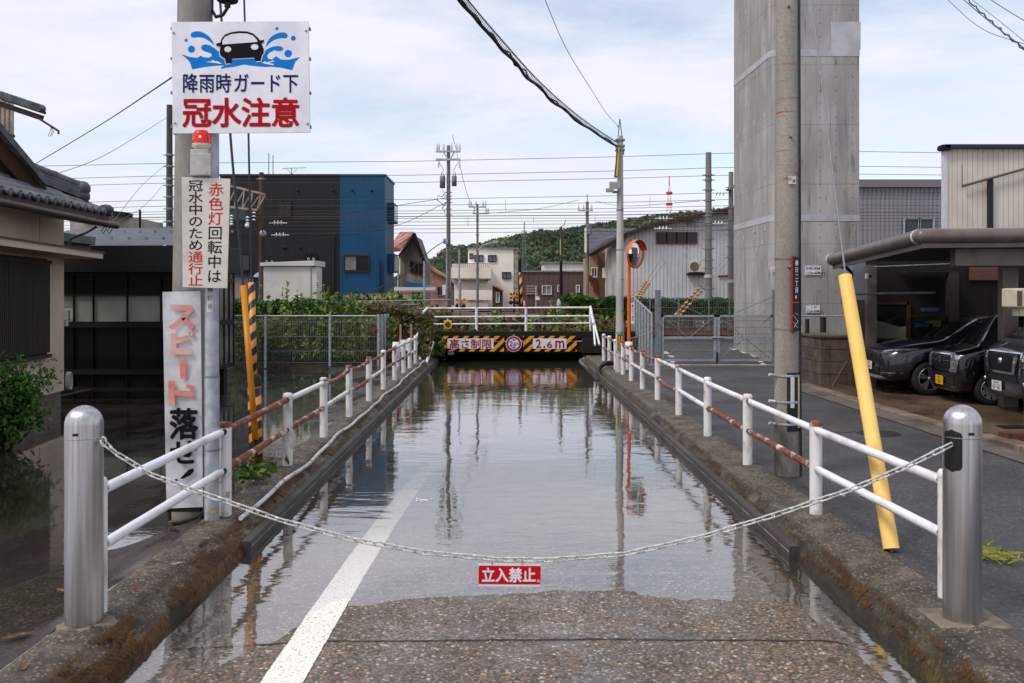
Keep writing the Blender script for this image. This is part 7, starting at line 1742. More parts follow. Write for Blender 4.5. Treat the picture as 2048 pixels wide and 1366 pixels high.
# pinkish houses behind
for x0, x1, y0, y1, Y, c, nm, lab in ((848, 900, 520, 612, 78, (150, 112, 100), 'tile_house', 'reddish brown house with a tan roof behind the tall pole'),):
    root = empty(nm, W((x0 + x1) / 2, y1, Y), lab, 'house'); mm_ = M(nm + '_wall', lin(c), lin(tuple(int(v * .8) for v in c)), s=.8, rough=.85)
    mb = MB(); mb.prism([W(x0, y1, Y), W(x1, y1, Y), W(x1, 566, Y), W(858, 533, Y), W(x0, 550, Y)], (0, 6, 0), mm_); mb.build('wall', root)
    mb = MB(); mb.prism([W(856, 530, Y - .3), W(x1 + 8, 563, Y - .3), W(x1 + 8, 566, Y - .3), W(856, 536, Y - .3)], (0, 6.5, 0), M('tan_roof', lin((150, 128, 100)), lin((116, 98, 78)), s=1, rough=.8)); mb.build('roof', root)
    win(root, 875, 574, 886, 590, Y - .05, galv_d, glass_w, 1)
# white three storey house
cream = M('cream_render', lin((232, 226, 218)), lin((220, 213, 203)), s=.5, rough=.8, var=.03, c3=lin((170, 160, 146)), s3=.4, st3=(2, 2, .25), lo3=.6, hi3=.78); cream2 = M('cream_siding', lin((226, 216, 202)), lin((212, 202, 188)), s=.5, rough=.8, var=.03); stone = M('stone_edge', lin((160, 150, 138)), lin((120, 112, 104)), s=3, rough=.9, var=.2)
YWH = 96.0; root = empty('white_house', W(970, 612, YWH), 'cream white three storey house with dark windows and a lower front wing', 'house')
mb = MB(); mb.box(W(936, 618, YWH), W(1027, 497, YWH) + Vector((0, 6, 0)), cream); mb.build('wall', root)
mb = MB(); mb.box(W(1027, 618, YWH + .05), W(1036, 497, YWH) + Vector((0, 5, -.05)), stone); mb.build('stone_corner', root)
mb = MB(); mb.box(W(934, 498, YWH - .2), W(1037, 495.5, YWH) + Vector((0, 6, 0)), galv_d); mb.build('parapet_cap', root)
YW2 = 92.0; mb = MB(); mb.box(W(904, 618, YW2), W(976, 527, YW2) + Vector((0, 3.9, 0)), cream2); mb.build('front_wing', root)
mb = MB(); mb.box(W(902, 557, YW2 - 1.0), W(982, 535, YW2 - .92), cream2); mb.box(W(902, 600, YW2 - 1.0), W(984, 580, YW2 - .92), cream); mb.box(W(902, 559, YW2 - 1.0), W(982, 557, YW2), galv_d); mb.build('balcony', root)
for q in ((940, 508, 946, 517), (950, 511, 966, 523), (977, 511, 992, 523), (1005, 545, 1021, 557)): win(root, *q, YWH - .05, black_m, M('sky_window', lin((92, 100, 120)), rough=.05), 1 if q[2] - q[0] > 10 else 0, d=.1)
for q in ((921, 542, 935, 557), (937, 542, 950, 557), (936, 582, 965, 598), (973, 582, 978, 599), (914, 582, 918, 598), (973, 545, 977, 560)): win(root, *q, YW2 - .05, black_m, glass_w, 1 if q[2] - q[0] > 10 else 0, d=.1)
mb = MB()
for k in range(20): mb.tube([W(906 + k * 3.6, 535, YW2 - .95), W(906 + k * 3.6, 527, YW2 - .95)], .02, steel_wire, 4)
mb.tube([W(904, 527, YW2 - .95), W(978, 527, YW2 - .95)], .03, steel_wire, 4); mb.build('roof_rail', root)
root = empty('brown_gable_house', W(994, 612, 84), 'narrow dark brown gabled house before the white house', 'house')
mb = MB(); mb.prism([W(985, 618, 84), W(1005, 618, 84), W(1005, 583, 84), W(985, 570, 84)], (0, 4, 0), M('dark_brown_wood', lin((78, 54, 44)), lin((54, 38, 32)), s=1, rough=.8)); mb.build('wall', root); mb = MB(); mb.bar(W(983, 567, 83.8), W(1007, 583, 83.8), .6, .15, redroof); mb.build('roof', root); win(root, 993, 585, 998, 604, 83.95, white_paint, curt, 0)
# brown long building and a pale one on top
YBR = 84.0; brn = M('brown_siding', lin((88, 72, 66)), lin((78, 63, 58)), s=.5, rough=.7, var=.05)
root = empty('brown_building', W(1110, 612, YBR), 'long low brown building with white framed windows', 'building')
mb = MB(); rib(mb, W(1038, 0, YBR).x, W(1186, 0, YBR).x, .4, W(0, 543, YBR).z, YBR, brn, .45, .03); mb.add([(W(1038, 0, YBR).x, YBR + .01, .4), (W(1038, 0, YBR).x, YBR + 5, .4), (W(1038, 0, YBR).x, YBR + 5, W(0, 543, YBR).z), (W(1038, 0, YBR).x, YBR + .01, W(0, 543, YBR).z)], [(0, 1, 2, 3)], brn); mb.build('wall', root)
mb = MB(); mb.box(W(1036, 544, YBR - .15), W(1188, 541, YBR) + Vector((0, 5, 0)), galv_d); mb.build('roof_edge', root)
for q in ((1085, 572, 1102, 588), (1116, 571, 1119, 582), (1153, 571, 1158, 589)): win(root, *q, YBR - .05, white_paint, curt, 1 if q[2] - q[0] > 10 else 0, d=.1)
mb = MB()
for k in range(4): mb.box(W(1052, 574 + k * 5, YBR - .2), W(1075, 570.5 + k * 5, YBR - .1), M('louvre_tan', lin((132, 118, 108)), rough=.7))
mb.build('louvre', root)
root = empty('pale_block', W(1130, 545, 100), 'pale flat topped building rising behind the brown one', 'building')
mb = MB(); mb.box(W(1086, 600, 100), W(1190, 526, 100) + Vector((0, 5, 0)), cream); mb.build('wall', root); mb = MB(); mb.box(W(1084, 527, 99.7), W(1192, 523.5, 100) + Vector((0, 5, 0)), galv_d); mb.build('parapet_cap', root)
# slate roof house + tan house + warehouse
root = empty('slate_roof_house', W(1205, 590, 66), 'house with a stepped grey slate roof behind the slim pole', 'house')
mb = MB(); mb.grid(8, 12, lambda u, v: W(1178 + (1284 - 1178) * u / 8, 500 - 43 * (v / 12), 66 + 2.5 * v / 12) + Vector((0, -.06 if v % 2 else 0, 0)), rt); mb.build('roof', root)
mb = MB(); mb.box(W(1182, 600, 66.4), W(1280, 500, 69), M('grey_plaster', lin((120, 116, 114)), rough=.8)); mb.build('wall', root)
grayc = M('pale_corrugated', lin((196, 198, 200)), lin((182, 184, 186)), s=.5, rough=.5, var=.03, metal=.15, c3=lin((128, 112, 100)), s3=.35, st3=(1.4, 1, 1.6), lo3=.64, hi3=.74)
YWA = 50.0
root = empty('gabled_warehouse', W(1360, 600, YWA), 'pale corrugated gabled warehouse with a row of dark windows and an air conditioner', 'warehouse')
def gtop(X): x = CX + X * F / YWA; return W(0, np.interp(x, [1252, 1310, 1448, 1500], [470, 452, 424, 432]), YWA).z
mb = MB(); rib(mb, W(1252, 0, YWA).x, W(1500, 0, YWA).x, .3, 0, YWA, grayc, .21, .035, top=gtop); mb.build('front_wall', root)
mb = MB(); sidew = M('side_plaster', lin((178, 174, 168)), lin((160, 156, 150)), s=.7, rough=.8); p = [W(1252, 615, YWA), W(1252, 470, YWA)]
YE = 60.0; q = [W(1210, 612, YE), W(1210, 494, YE)]; mb.add([p[0], q[0], q[1], p[1]], [(0, 3, 2, 1)], sidew)
mb.build('side_wall', root)
mb = MB(); mb.bar(W(1244, 471, YWA - .3), W(1310, 450.5, YWA - .3), .7, .2, brownmet); mb.bar(W(1310, 450.5, YWA - .3), W(1448, 421.5, YWA - .3), .7, .2, brownmet); mb.bar(W(1448, 421.5, YWA - .3), W(1500, 430, YWA - .3), .7, .2, brownmet)
mb.bar(W(1246, 470, YWA - .3), W(1172, 513, 64), .5, .2, brownmet); mb.build('roof_edge', root)
mb = MB(); mb.prism([W(1244, 471, YWA), W(1310, 450.5, YWA), W(1448, 421.5, YWA), W(1500, 430, YWA)], (0, .0, -.12), rt) if False else mb.grid(3, 1, lambda u, v: W([1244, 1310, 1448, 1500][u], [469, 449, 420, 428][u], YWA - .3) + Vector((-.6 * v, 9 * v, .2 * v)), rt); mb.build('roof', root)
for k in range(4): win(root, 1314 + k * 20.2, 466, 1332.5 + k * 20.2, 486, YWA - .06, M('rust_frame', lin((120, 70, 52)), rough=.7), glass_w, 0, d=.05)
ac = empty('air_conditioner', W(1394, 552, YWA - .3)); ac.parent = root; ac.location = W(1394, 552, YWA - .3) - wloc(root)
acm = M('ac_cream', lin((196, 188, 174)), lin((136, 84, 60)), s=4, lo=.58, hi=.68, rough=.5)
mb = MB(); mb.box(W(1379, 544, YWA - .45), W(1407, 521, YWA - .1), acm); mb.build('case', ac, bevel=.015)
mb = MB(); c = W(1389, 533, YWA - .46)
for r_ in (.24, .18, .12, .06): mb.tube([c + Vector((r_ * math.cos(t_), 0, r_ * math.sin(t_))) for t_ in np.linspace(0, 6.28, 25)[:-1]], .014, galv_d, 5, closed=True)
mb.poly([c + Vector((.25 * math.cos(t_), .008, .25 * math.sin(t_))) for t_ in np.linspace(0, 6.28, 25)[:-1]][::1], M('fan_dark', lin((96, 92, 86)), rough=.7)); mb.build('fan_grille', ac)
mb = MB(); mb.box(W(1377, 550, YWA - .5), W(1409, 546, YWA - .02), black_m); mb.build('shelf', ac)
mb = MB(); mb.tube([W(1436, 552, YWA - .1), W(1460, 552, YWA - .1)], .05, rust_b, 6); mb.build('pipe', root)
root = empty('tan_house', W(1190, 605, 62), 'tan plaster house with dark red shutters beside the warehouse', 'house')
tanw = M('tan_plaster', lin((166, 136, 104)), lin((146, 118, 92)), s=.8, rough=.85); YT = 61.0
mb = MB(); mb.prism([W(1179, 612, YT), W(1211, 612, YT), W(1211, 492, YT), W(1179, 512, YT)], (0, 5, 0), tanw); mb.build('wall', root)
mb = MB(); mb.box(W(1196, 604, YT - .05), W(1210, 505, YT - .01), M('brown_board', lin((98, 78, 62)), rough=.8)); mb.build('side_board', root)
win(root, 1184, 536, 1193, 553, YT - .05, white_paint, glass_w, 1)
for q in ((1178, 551, 1184, 563), (1187, 558, 1193, 583)): mb = MB(); mb.box(W(q[0], q[3], YT - .2), W(q[2], q[1], YT - .05), M('dark_red_shutter', lin((92, 36, 34)), rough=.7)); mb.build('shutter', root)
for q in ((1206, 536, 1214, 556), (1213, 552, 1223, 574)): mb = MB(); mb.box(W(q[0], q[3], YT - 1.4), W(q[2], q[1], YT - 1.0), acm if False else cream); mb.build('wall_unit', root, bevel=.02)
for x0, x1, y0, y1 in ((1224, 1228, 544, 570), (1232, 1236, 544, 572)):
    Yp_ = np.interp(x0, [1210, 1252], [YE, YWA]) - .08; mb = MB(); mb.box(W(x0, y1, Yp_), W(x1, y0, Yp_ + .04), M('slate_shutter', lin((62, 66, 76)), rough=.7)); mb.build('wall_shutter', label='dark slate shutter on the warehouse side wall' + (' nearer the slim pole' if x0 > 1230 else ' nearer the tan house'), cat='shutter')
# grey ribbed building right of the pier
YR_ = 46.0; root = empty('grey_factory', W(1800, 520, YR_), 'large grey ribbed building with a dark window right of the pier', 'building')
gf = M('grey_ribbed', lin((134, 132, 140)), lin((126, 124, 132)), s=.4, rough=.5, var=.03)
mb = MB(); rib(mb, W(1690, 0, YR_).x, W(1960, 0, YR_).x, .0, W(0, 374, YR_).z, YR_, gf, .22, .04); mb.build('wall', root)
mb = MB(); mb.box(W(1685, 374, YR_ - .25), W(1965, 365, YR_ + 1), M('grey_fascia', lin((112, 110, 114)), rough=.5)); mb.build('fascia', root)
win(root, 1809, 438, 1838, 470, YR_ - .08, galv, M('teal_glass', lin((56, 66, 70)), rough=.1), 0, d=.08); win(root, 1839, 438, 1866, 470, YR_ - .08, galv, M('teal_glass', lin((56, 66, 70)), rough=.1), 0, d=.08)
# roof building far left
root = empty('tile_house', W(200, 470, 30), 'pale tiled block with a dark roof edge behind the beige house', 'house')
mb = MB(); mb.box(W(140, 520, 30), W(257, 432, 30) + Vector((0, 3, 0)), M('pale_tile_wall', lin((170, 164, 150)), lin((150, 144, 132)), s=3, rough=.8)); mb.build('wall', root); mb = MB(); mb.bar(W(150, 419, 29.8), W(258, 430, 29.8), .6, .14, black_m); mb.build('roof', root)
mb = MB(); mb.tube([W(280, 470, 29.5), W(280, 420, 29.5)], .04, black_m, 8); mb.build('chimney_pipe', label='short black pipe rising over the slate roof of the glass annex', cat='pipe')

# ---------------------------------------------------------------- wooded hill
HYd = 420.0; hp = [(780, 560), (835, 545), (870, 520), (905, 495), (950, 492), (985, 482), (1030, 474), (1060, 466), (1085, 462), (1100, 464), (1130, 458), (1180, 452), (1230, 446), (1250, 440), (1290, 434), (1340, 428), (1400, 424), (1470, 416), (1560, 410), (1700, 420), (1900, 470), (2100, 520)]
hx = [p[0] for p in hp]; hy = [p[1] for p in hp]
def hill_z(x_px, f): return EYE - (np.interp(x_px, hx, hy) + 14 - HY) * HYd / F * (math.sin(min(1, f) * math.pi / 2))
hm = M('hill_soil', lin((64, 80, 58)), lin((74, 88, 60)), s=.02, rough=1)
mb = MB(); mb.grid(60, 8, lambda u, v: Vector(((780 + 1320 * u / 60 - CX) * HYd / F, 330 + 90 * v / 8, max(0.3, hill_z(780 + 1320 * u / 60, v / 8)))), hm, True)
mb.build('hill', kind='structure', loc=(100, 400, 0))
fm = leaf_mat('forest_leaf', lin((68, 86, 66)), lin((88, 106, 76)), lin((110, 120, 88)), s=.05, tr=.3)  # tones lightened and muted, distance haze mixed into the leaf colour
mb = MB(); pts = []; sizes = []
for k in range(1500):
    x = rng.uniform(800, 1560); f = rng.random() ** .6; zc = hill_z(x, f); c = np.array([(x - CX) * HYd / F, 330 + 90 * f, zc])
    r_ = rng.uniform(1.8, 4.2); n = 64; d_ = rng.normal(size=(n, 3)); d_ /= np.linalg.norm(d_, axis=1)[:, None]; d_[:, 2] = np.abs(d_[:, 2]) * 1.1 - .15
    pts.append(c + d_ * r_ * rng.uniform(.75, 1.08, (n, 1)))
leaves(mb, 0, np.concatenate(pts), 1.15, fm, long=1.2)
mb.build('hillside_forest', kind='stuff', label='dense green woodland covering the distant hill', loc=(100, 400, 0))
# far lattice masts
def lattice(name, label, x, yb, yt, Y, w, mats, n=10, cat='tower'):
    root = empty(name, W(x, yb, Y), label, cat); zb, zt = W(0, yb, Y).z, W(0, yt, Y).z; X = W(x, 0, Y).x; mbs = {}
    for k in range(n):
        m_ = mats[k % len(mats)]; mb = mbs.setdefault(m_.name, (MB(), m_))[0]; z0, z1 = zb + (zt - zb) * k / n, zb + (zt - zb) * (k + 1) / n; w0, w1 = w * (1 - .7 * k / n), w * (1 - .7 * (k + 1) / n); r_ = w * .05
        for sx, sy in ((-1, -1), (1, -1), (1, 1), (-1, 1)): mb.tube([(X + sx * w0, Y + sy * w0, z0), (X + sx * w1, Y + sy * w1, z1)], r_, m_, 4)
        mb.tube([(X - w0, Y - w0, z0), (X + w1, Y - w1, z1)], r_ * .7, m_, 4); mb.tube([(X + w0, Y - w0, z0), (X - w1, Y - w1, z1)], r_ * .7, m_, 4); mb.tube([(X - w1, Y - w1, z1), (X + w1, Y - w1, z1)], r_ * .7, m_, 4)
    for mb, m_ in mbs.values(): mb.build('lattice', root)
    return root, X, zt
tw_r = M('tower_red', lin((200, 60, 52)), rough=.6); tw_w = M('tower_white', lin((226, 222, 226)), rough=.6)
root, X, zt = lattice('radio_tower', 'red and white radio tower on the wooded hill', 1338.5, 428, 372, 400, 1.1, [tw_w, tw_r, tw_w], 9)
mb = MB(); mb.tube([(X, 400, zt), (X, 400, W(0, 352, 400).z)], .22, tw_r, 6); mb.build('mast', root)
for y in (410, 388): mb = MB(); c = W(1338.5, y, 400); mb.lathe([(1.4, -.2), (1.5, .3), (1.4, .9)], tw_r, c, 10); mb.build('platform', root)
root, X, zt = lattice('lattice_mast', 'slim grey lattice mast rising behind the brown building', 1048.5, 560, 470, 150, .5, [galv_d], 12, 'mast')
mb = MB(); mb.tube([(X, 150, zt), (X, 150, W(0, 444, 150).z)], .09, galv_d, 6)
for y in (462, 472, 482): mb.tube([W(1043, y, 150), W(1054, y, 150)], .07, galv_d, 5)
mb.build('mast', root)

# ---------------------------------------------------------------- poles, masts and wires by the railway
pole_m = M('railway_pole', lin((128, 126, 124)), lin((106, 104, 102)), s=1.5, st=(1, 1, .3), rough=.85); dkpole = M('dark_pole', lin((74, 74, 74)), lin((58, 58, 58)), s=1.5, st=(1, 1, .3), rough=.8); woodp = M('wood_pole', lin((86, 72, 62)), lin((62, 52, 46)), s=2, st=(1, 1, .25), rough=.9)
def pole(label, x, yb, yt, Y, w, m_=pole_m, bands=(), name='utility_pole', cat='utility pole'):
    root = empty(name, W(x, yb, Y), label, cat); r = w * Y / F / 2; b_ = W(x, yb, Y); t_ = W(x, yt, Y)
    mb = MB(); mb.tube([b_, b_.lerp(t_, .5), t_], [r * 1.12, r, r * .85], m_, 14); mb.build('shaft', root)
    for y in bands:
        mb = MB(); c = W(x, y, Y); mb.lathe([(r * 1.12, -.04), (r * 1.15, 0), (r * 1.12, .04)], galv_d, c, 12); mb.box(c + Vector((-r * 1.9, -.02, -.015)), c + Vector((r * 1.9, .02, .015)), galv_d); mb.build('band', root)
    return root
def arm(root, x0, x1, y, Y, ins=(), up=True, w=.09):
    mb = MB(); mb.bar(W(x0, y, Y - .15), W(x1, y, Y - .15), w, w, galv); mb.build('crossarm', root)
    for x in ins:
        mb = MB(); c = W(x, y, Y - .15); s_ = 1 if up else -1
        mb.lathe([(.03, 0), (.06, s_ * .06), (.04, s_ * .12), (.07, s_ * .16), (.045, s_ * .24), (.06, s_ * .28), (.02, s_ * .42)], insul, c, 10); mb.build('insulator', root)
Y1_ = 45.0
root = pole('tall utility pole carrying two transformers left of the bridge railing', 897, 620, 291, Y1_, 8, bands=(385, 392, 398, 405, 418, 430, 500))
arm(root, 872, 921, 303, Y1_, (874, 878, 887, 903, 913, 919)); arm(root, 872, 921, 319, Y1_, (877, 919), False)
for x, y0, y1, w_ in ((885, 352, 376, 5.5), (908.5, 352, 372, 5)):
    mb = MB(); c = W(x, y1, Y1_ - .1); h = W(x, y0, Y1_).z - c.z; mb.lathe([(.001, 0), (w_ * Y1_ / F, .0), (w_ * Y1_ / F, h * .92), (w_ * .8 * Y1_ / F, h), (.001, h)], galv_d, c, 16)
    for dx in (-.06, .06): mb.lathe([(.03, h), (.02, h + .15)], insul, c + Vector((dx, 0, 0)), 6)
    mb.build('transformer', root)
mb = MB(); mb.bar(W(901, 318, Y1_ - .1), W(909, 303, Y1_ - .1), .05, .05, galv); mb.bar(W(896, 318, Y1_ - .1), W(886, 303, Y1_ - .1), .05, .05, galv); mb.build('arm_brace', root)
for x, y0, y1 in ((877, 323, 350), (884, 378, 395), (897, 330, 360), (917, 323, 352)): mb = MB(); mb.tube([W(x, y0, Y1_ - .2), W((x + 897) / 2, (y0 + y1) / 2 + 3, Y1_ - .2), W(x + 5 * (1 if x < 897 else -1), y1, Y1_ - .2)], .012, wire_m, 5); mb.build('lead', root)
mb = MB(); mb.tube([W(888, 388, Y1_ - .15), W(884, 394, Y1_ - .2), W(876, 391, Y1_ - .2), W(874, 400, Y1_ - .2), W(890, 412, Y1_ - .15)], .02, wire_m, 6); mb.tube([W(890, 425, Y1_ - .15), W(884, 416, Y1_ - .2), W(892, 406, Y1_ - .15)], .02, wire_m, 6); mb.build('cable_loop', root)
mb = MB(); mb.tube([W(893, 620, Y1_ - .2), W(893, 478, Y1_ - .2)], .035, galv, 6); mb.tube([W(901, 620, Y1_ - .2), W(901, 520, Y1_ - .2)], .03, galv_d, 6); mb.build('conduit', root)
mb = MB(); mb.box(W(886, 487, Y1_ - .4), W(896, 478, Y1_ - .1), galv); mb.ball(W(888, 503, Y1_ - .3), .07, lens, 10); mb.build('signal_lamp', root)
mb = MB(); mb.box(W(884.5, 590, Y1_ - .5), W(892, 570, Y1_ - .3), cream); mb.build('control_box', root, bevel=.01)
root = pole('shorter utility pole between the tall transformer pole and the white house', 955, 620, 408, 60, 5, bands=(440, 470, 500, 540))
arm(root, 938, 972, 414, 60, (938, 942, 952, 966, 971)); arm(root, 945, 977, 427, 60, (948, 972, 976))
mb = MB(); mb.tube([W(956, 500, 59.7), W(966, 490, 59.7), W(990, 484, 59.6)], .03, galv, 6); mb.box(W(985, 486, 59.4), W(996, 481, 59.7), galv); mb.build('street_light', root)
root = pole('distant utility pole beside the slate roof house', 1174.5, 600, 403, 58, 7, bands=(430, 470, 520)); arm(root, 1156, 1186, 421, 58, (1157, 1167, 1183)); mb = MB(); mb.tube([W(1174.5, 403, 58), W(1174.5, 388, 58)], .025, galv_d, 6); mb.build('spike', root)
mb = MB(); c = W(1179, 458, 57.8); mb.lathe([(.16, -.35), (.16, .35)], galv_d, c, 12); mb.box(W(1169, 505, 57.7), W(1173, 455, 57.8), cream); mb.build('equipment_box', root)
root = pole('black and pale pole with green cable covers before the brown building', 1122, 620, 522, 55, 6.5, black_m, name='cable_pole', cat='pole'); 
mb = MB(); mb.tube([W(1122, 524, 55), W(1122, 454, 55)], .085, dkpole, 12); mb.build('upper_shaft', root); mb = MB(); mb.tube([W(1117, 497, 54.8), W(1116, 480, 54.8), W(1118, 474, 54.8)], .05, gtube, 8); mb.tube([W(1121, 510, 54.8), W(1121, 478, 54.8)], .035, ytube, 8); mb.build('cable_cover', root)
wire([W(1122, 453, 55), W(1128, 450, 55), W(1131, 440, 55)], .02, 'short black cable stub on top of the green covered pole', name='cable_stub', cat='cable')
root = pole('thick grey railway mast with stacked brackets nearest the warehouse air conditioner', 1417, 690, 305, 38.5, 13.5, bands=(350, 360, 380, 401, 425, 432, 445, 450, 478, 497, 520, 536, 577), name='railway_mast', cat='mast')
mb = MB(); c = W(1417, 553, 38.5); mb.lathe([(.17, -.06), (.172, .08)], lab_w, c, 16); mb.build('label_band', root)
root = pole('second grey railway mast half hidden behind the concrete pier', 1462, 690, 344, 39.5, 11, bands=(375, 415, 440, 458, 470, 493, 515, 560), name='railway_mast', cat='mast')
mb = MB(); mb.prism([W(1455, 378, 39), W(1470, 368, 39), W(1470, 374, 39), W(1464, 380, 39)], (0, .5, 0), galv_d); c = W(1462, 563, 39.5); mb.lathe([(.14, -.06), (.142, .08)], lab_w, c, 14); mb.build('bracket', root)
root = pole('dark railway mast with spike brackets behind the concrete sign pole', 339, 640, 210, 33, 13, dkpole, bands=(310, 333, 358, 371, 394, 418, 443, 455), name='railway_mast', cat='mast')
root = pole('weathered brown wooden railway pole in front of the black house', 523, 610, 345, 40, 10.5, woodp, bands=(358, 395), name='railway_mast', cat='mast')
mb = MB(); c = W(526, 467, 39.6); mb.lathe([(.001, -.1), (.14, -.1), (.15, .05), (.001, .06)], galv, c, 14, axis='y'); mb.tube([W(526, 467, 39.5), W(514, 420, 39.5)], .03, rust_b, 6); mb.build('wheel_weight', root)
# lattice gantry arm
root = empty('gantry_arm', W(470, 400, 39.4), 'rusty lattice gantry arm reaching from behind the notice board to the wooden pole', 'gantry')
YGt = 39.4; latm = M('rusty_lattice', lin((150, 142, 138)), lin((132, 92, 72)), s=3, rough=.7)
mb = MB(); tp = [(380, 352), (531, 389)]; bt = [(380, 405), (514, 420)]
mb.bar(W(*tp[0], YGt), W(*tp[1], YGt), .07, .09, latm); mb.bar(W(*bt[0], YGt), W(*bt[1], YGt), .07, .09, latm); mb.bar(W(*bt[1], YGt), W(*tp[1], YGt), .06, .06, latm); mb.build('chord', root)
mb = MB()
for k in range(9):
    f0, f1 = k / 9, (k + .5) / 9; a = W(380 + 134 * f0, 405 + 15 * f0, YGt); t_ = W(380 + 151 * f1, 352 + 37 * f1, YGt); n_ = W(380 + 134 * (k + 1) / 9, 405 + 15 * (k + 1) / 9, YGt); mb.bar(a, t_, .05, .05, latm); mb.bar(t_, n_, .05, .05, latm)
mb.build('diagonals', root)
for x, y in ((463, 448), (495, 451)):
    mb = MB(); c = W(x, y, YGt - .2); mb.ball(c, .12 if x > 480 else .08, insul, 10, (1, 1, .9))
    for k in range(3): mb.lathe([(.1, .1 + k * .12), (.02, .16 + k * .12)], insul, c, 10)
    mb.build('insulator', root)
mb = MB(); 
for k in range(3): mb.lathe([(.10, 0), (.02, .05)], insul, W(508, 440 - k * 7, YGt - .2), 10)
mb.build('insulator_stack', root)
mb = MB(); mb.box(W(440, 440, YGt + .4), W(496, 412, YGt + .8), M('gantry_box', lin((74, 92, 92)), rough=.6)); mb.build('equipment_box', root)
# white sheds of insulators strung in the wires
for x, y in ((556, 446), (560, 470), (1451 - 520 + 522, 386), (1464 - 10, 447), (1327, 437), (1326, 457)):
    if x > 1400: x = {386: 1440, 447: 1437}[y]
    mb = MB(); c = W(x, y, 39.8)
    for k in range(3): mb.lathe([(.02, -.03), (.12, 0), (.02, .03)], insul, c + Vector(((k - 1) * .15, 0, 0)), 12, axis='x')
    mb.tube([c + Vector((-.4, 0, 0)), c + Vector((.4, 0, 0))], .02, insul, 6)
    pos = {556: 'upper string of three white disc insulators before the black house', 560: 'lower string of three white disc insulators before the black house', 1440: 'upper string of disc insulators between the two railway masts', 1437: 'lower string of disc insulators between the two railway masts', 1327: 'upper string of disc insulators over the warehouse roof edge', 1326: 'lower string of disc insulators over the warehouse roof edge'}[x]
    mb.build('insulator_string', label=pos, cat='insulator')
# railway wires
levels = [(322.6, 313.7), (350.5, 342), (365, 357), (399, 391.5), (411, 405), (422, 417), (427, 424), (433, 430), (437, 436), (444, 441), (451, 447), (458, 455), (466, 463)]
for i, (a, b_) in enumerate(levels):
    y0 = lambda x: np.interp(x, [-200, 330, 820, 1230, 1470, 1720, 2150], [a + 16, a + 1 + (3 if i == 0 else 0), a, b_, b_ - 8 + i * .4, b_ - 10 + i * .6 if i else 303, b_ - 4])
    Yw = 39.9 + (i % 4) * .35; pts = [W(x, y0(x), Yw) for x in np.linspace(-200, 2150, 40)]
    lab, grp = ('thin railway overhead wire running level across the whole view', 'railway overhead wires') if i else ('topmost railway wire running level across the whole view', None)
    wire(pts, .011 if i != 7 else .018, lab, M('copper_wire', lin((74, 64, 62)), rough=.6), 1, 'railway_wire', grp, spl=False)
for k, (x, y0, y1) in enumerate(((1011, 399, 421), (936, 434, 453), (1067, 434, 447), (1300, 392, 414), (1190, 430, 452), (1350, 424, 440))):
    wire([W(x, y0, 40), W(x, y1, 40)], .009, 'short vertical dropper between two railway wires', steel_wire, 1, 'wire_dropper', 'wire droppers', spl=False)
wl_ = [([(50, 340, 20), (200, 250, 15), (345, 154, 9)], .008, 'blue grey wire climbing from the tiled roof to the big sign pole'), ([(88, 357, 22), (210, 310, 26), (334, 235, 33)], .008, 'thin wire climbing from the tiled roof to the dark railway mast'),
       ([(225, 445, 17), (285, 370, 25), (333, 328, 32)], .006, 'thin wire from the eave to the dark mast, upper of two'), ([(225, 450, 17), (290, 410, 25), (333, 362, 32)], .006, 'thin wire from the eave to the dark mast, lower of two'),
       ([(905, 270, 45), (935, 390, 50), (952, 420, 59)], .012, 'thin wire dropping from the transformer pole to the shorter pole'), ([(897, 395, 45), (700, 425, 45), (560, 442, 45)], .014, 'cable sagging from the transformer pole across the blue house'),
       ([(893, 405, 45), (780, 455, 45), (600, 482, 45)], .014, 'lower cable sagging from the transformer pole across the blue house'), ([(893, 480, 45), (862, 500, 42), (800, 555, 40), (724, 590, 37)], .022, 'thick black cable sagging down to the corrugated shelter'),
       ([(1122, 475, 55), (1080, 500, 60), (1030, 520, 80)], .02, 'black cable from the green covered pole towards the white house'), ([(975, 427, 60), (1080, 417, 59), (1158, 400, 58)], .012, 'thin wire linking the shorter pole with the distant pole'),
       ([(1190, 402, 58), (1250, 412, 50), (1400, 402, 40)], .012, 'thin wire from the distant pole to the grey railway mast'),
       ([(1880, -15, 24), (1960, 55, 22), (2060, 92, 18)], .007, 'thin slack wire curving across the top right corner'), ([(1905, -20, 16), (1975, 40, 14), (2060, 105, 12)], .007, 'straight wire beside the twisted one at top right'),
       ([(1925, -15, 15), (1990, 35, 14), (2060, 92, 12)], .004, 'faint upper wire beside the twisted one at top right'), ([(1960, -15, 15), (2010, 18, 14), (2060, 48, 12)], .006, 'short wire cutting the very top right corner')]
for pts, r_, lab in wl_: wire([W(*p) for p in pts], r_, lab, None, 10)
tws = spline([W(1920, -15, 16), W(1985, 45, 14), W(2060, 108, 12)], 14)
wire([p + Vector((.02 * math.cos(i * 1.9), 0, .02 * math.sin(i * 1.9))) for i, p in enumerate(tws)], .012, 'twisted cable crossing the top right corner', None, 1, spl=False)
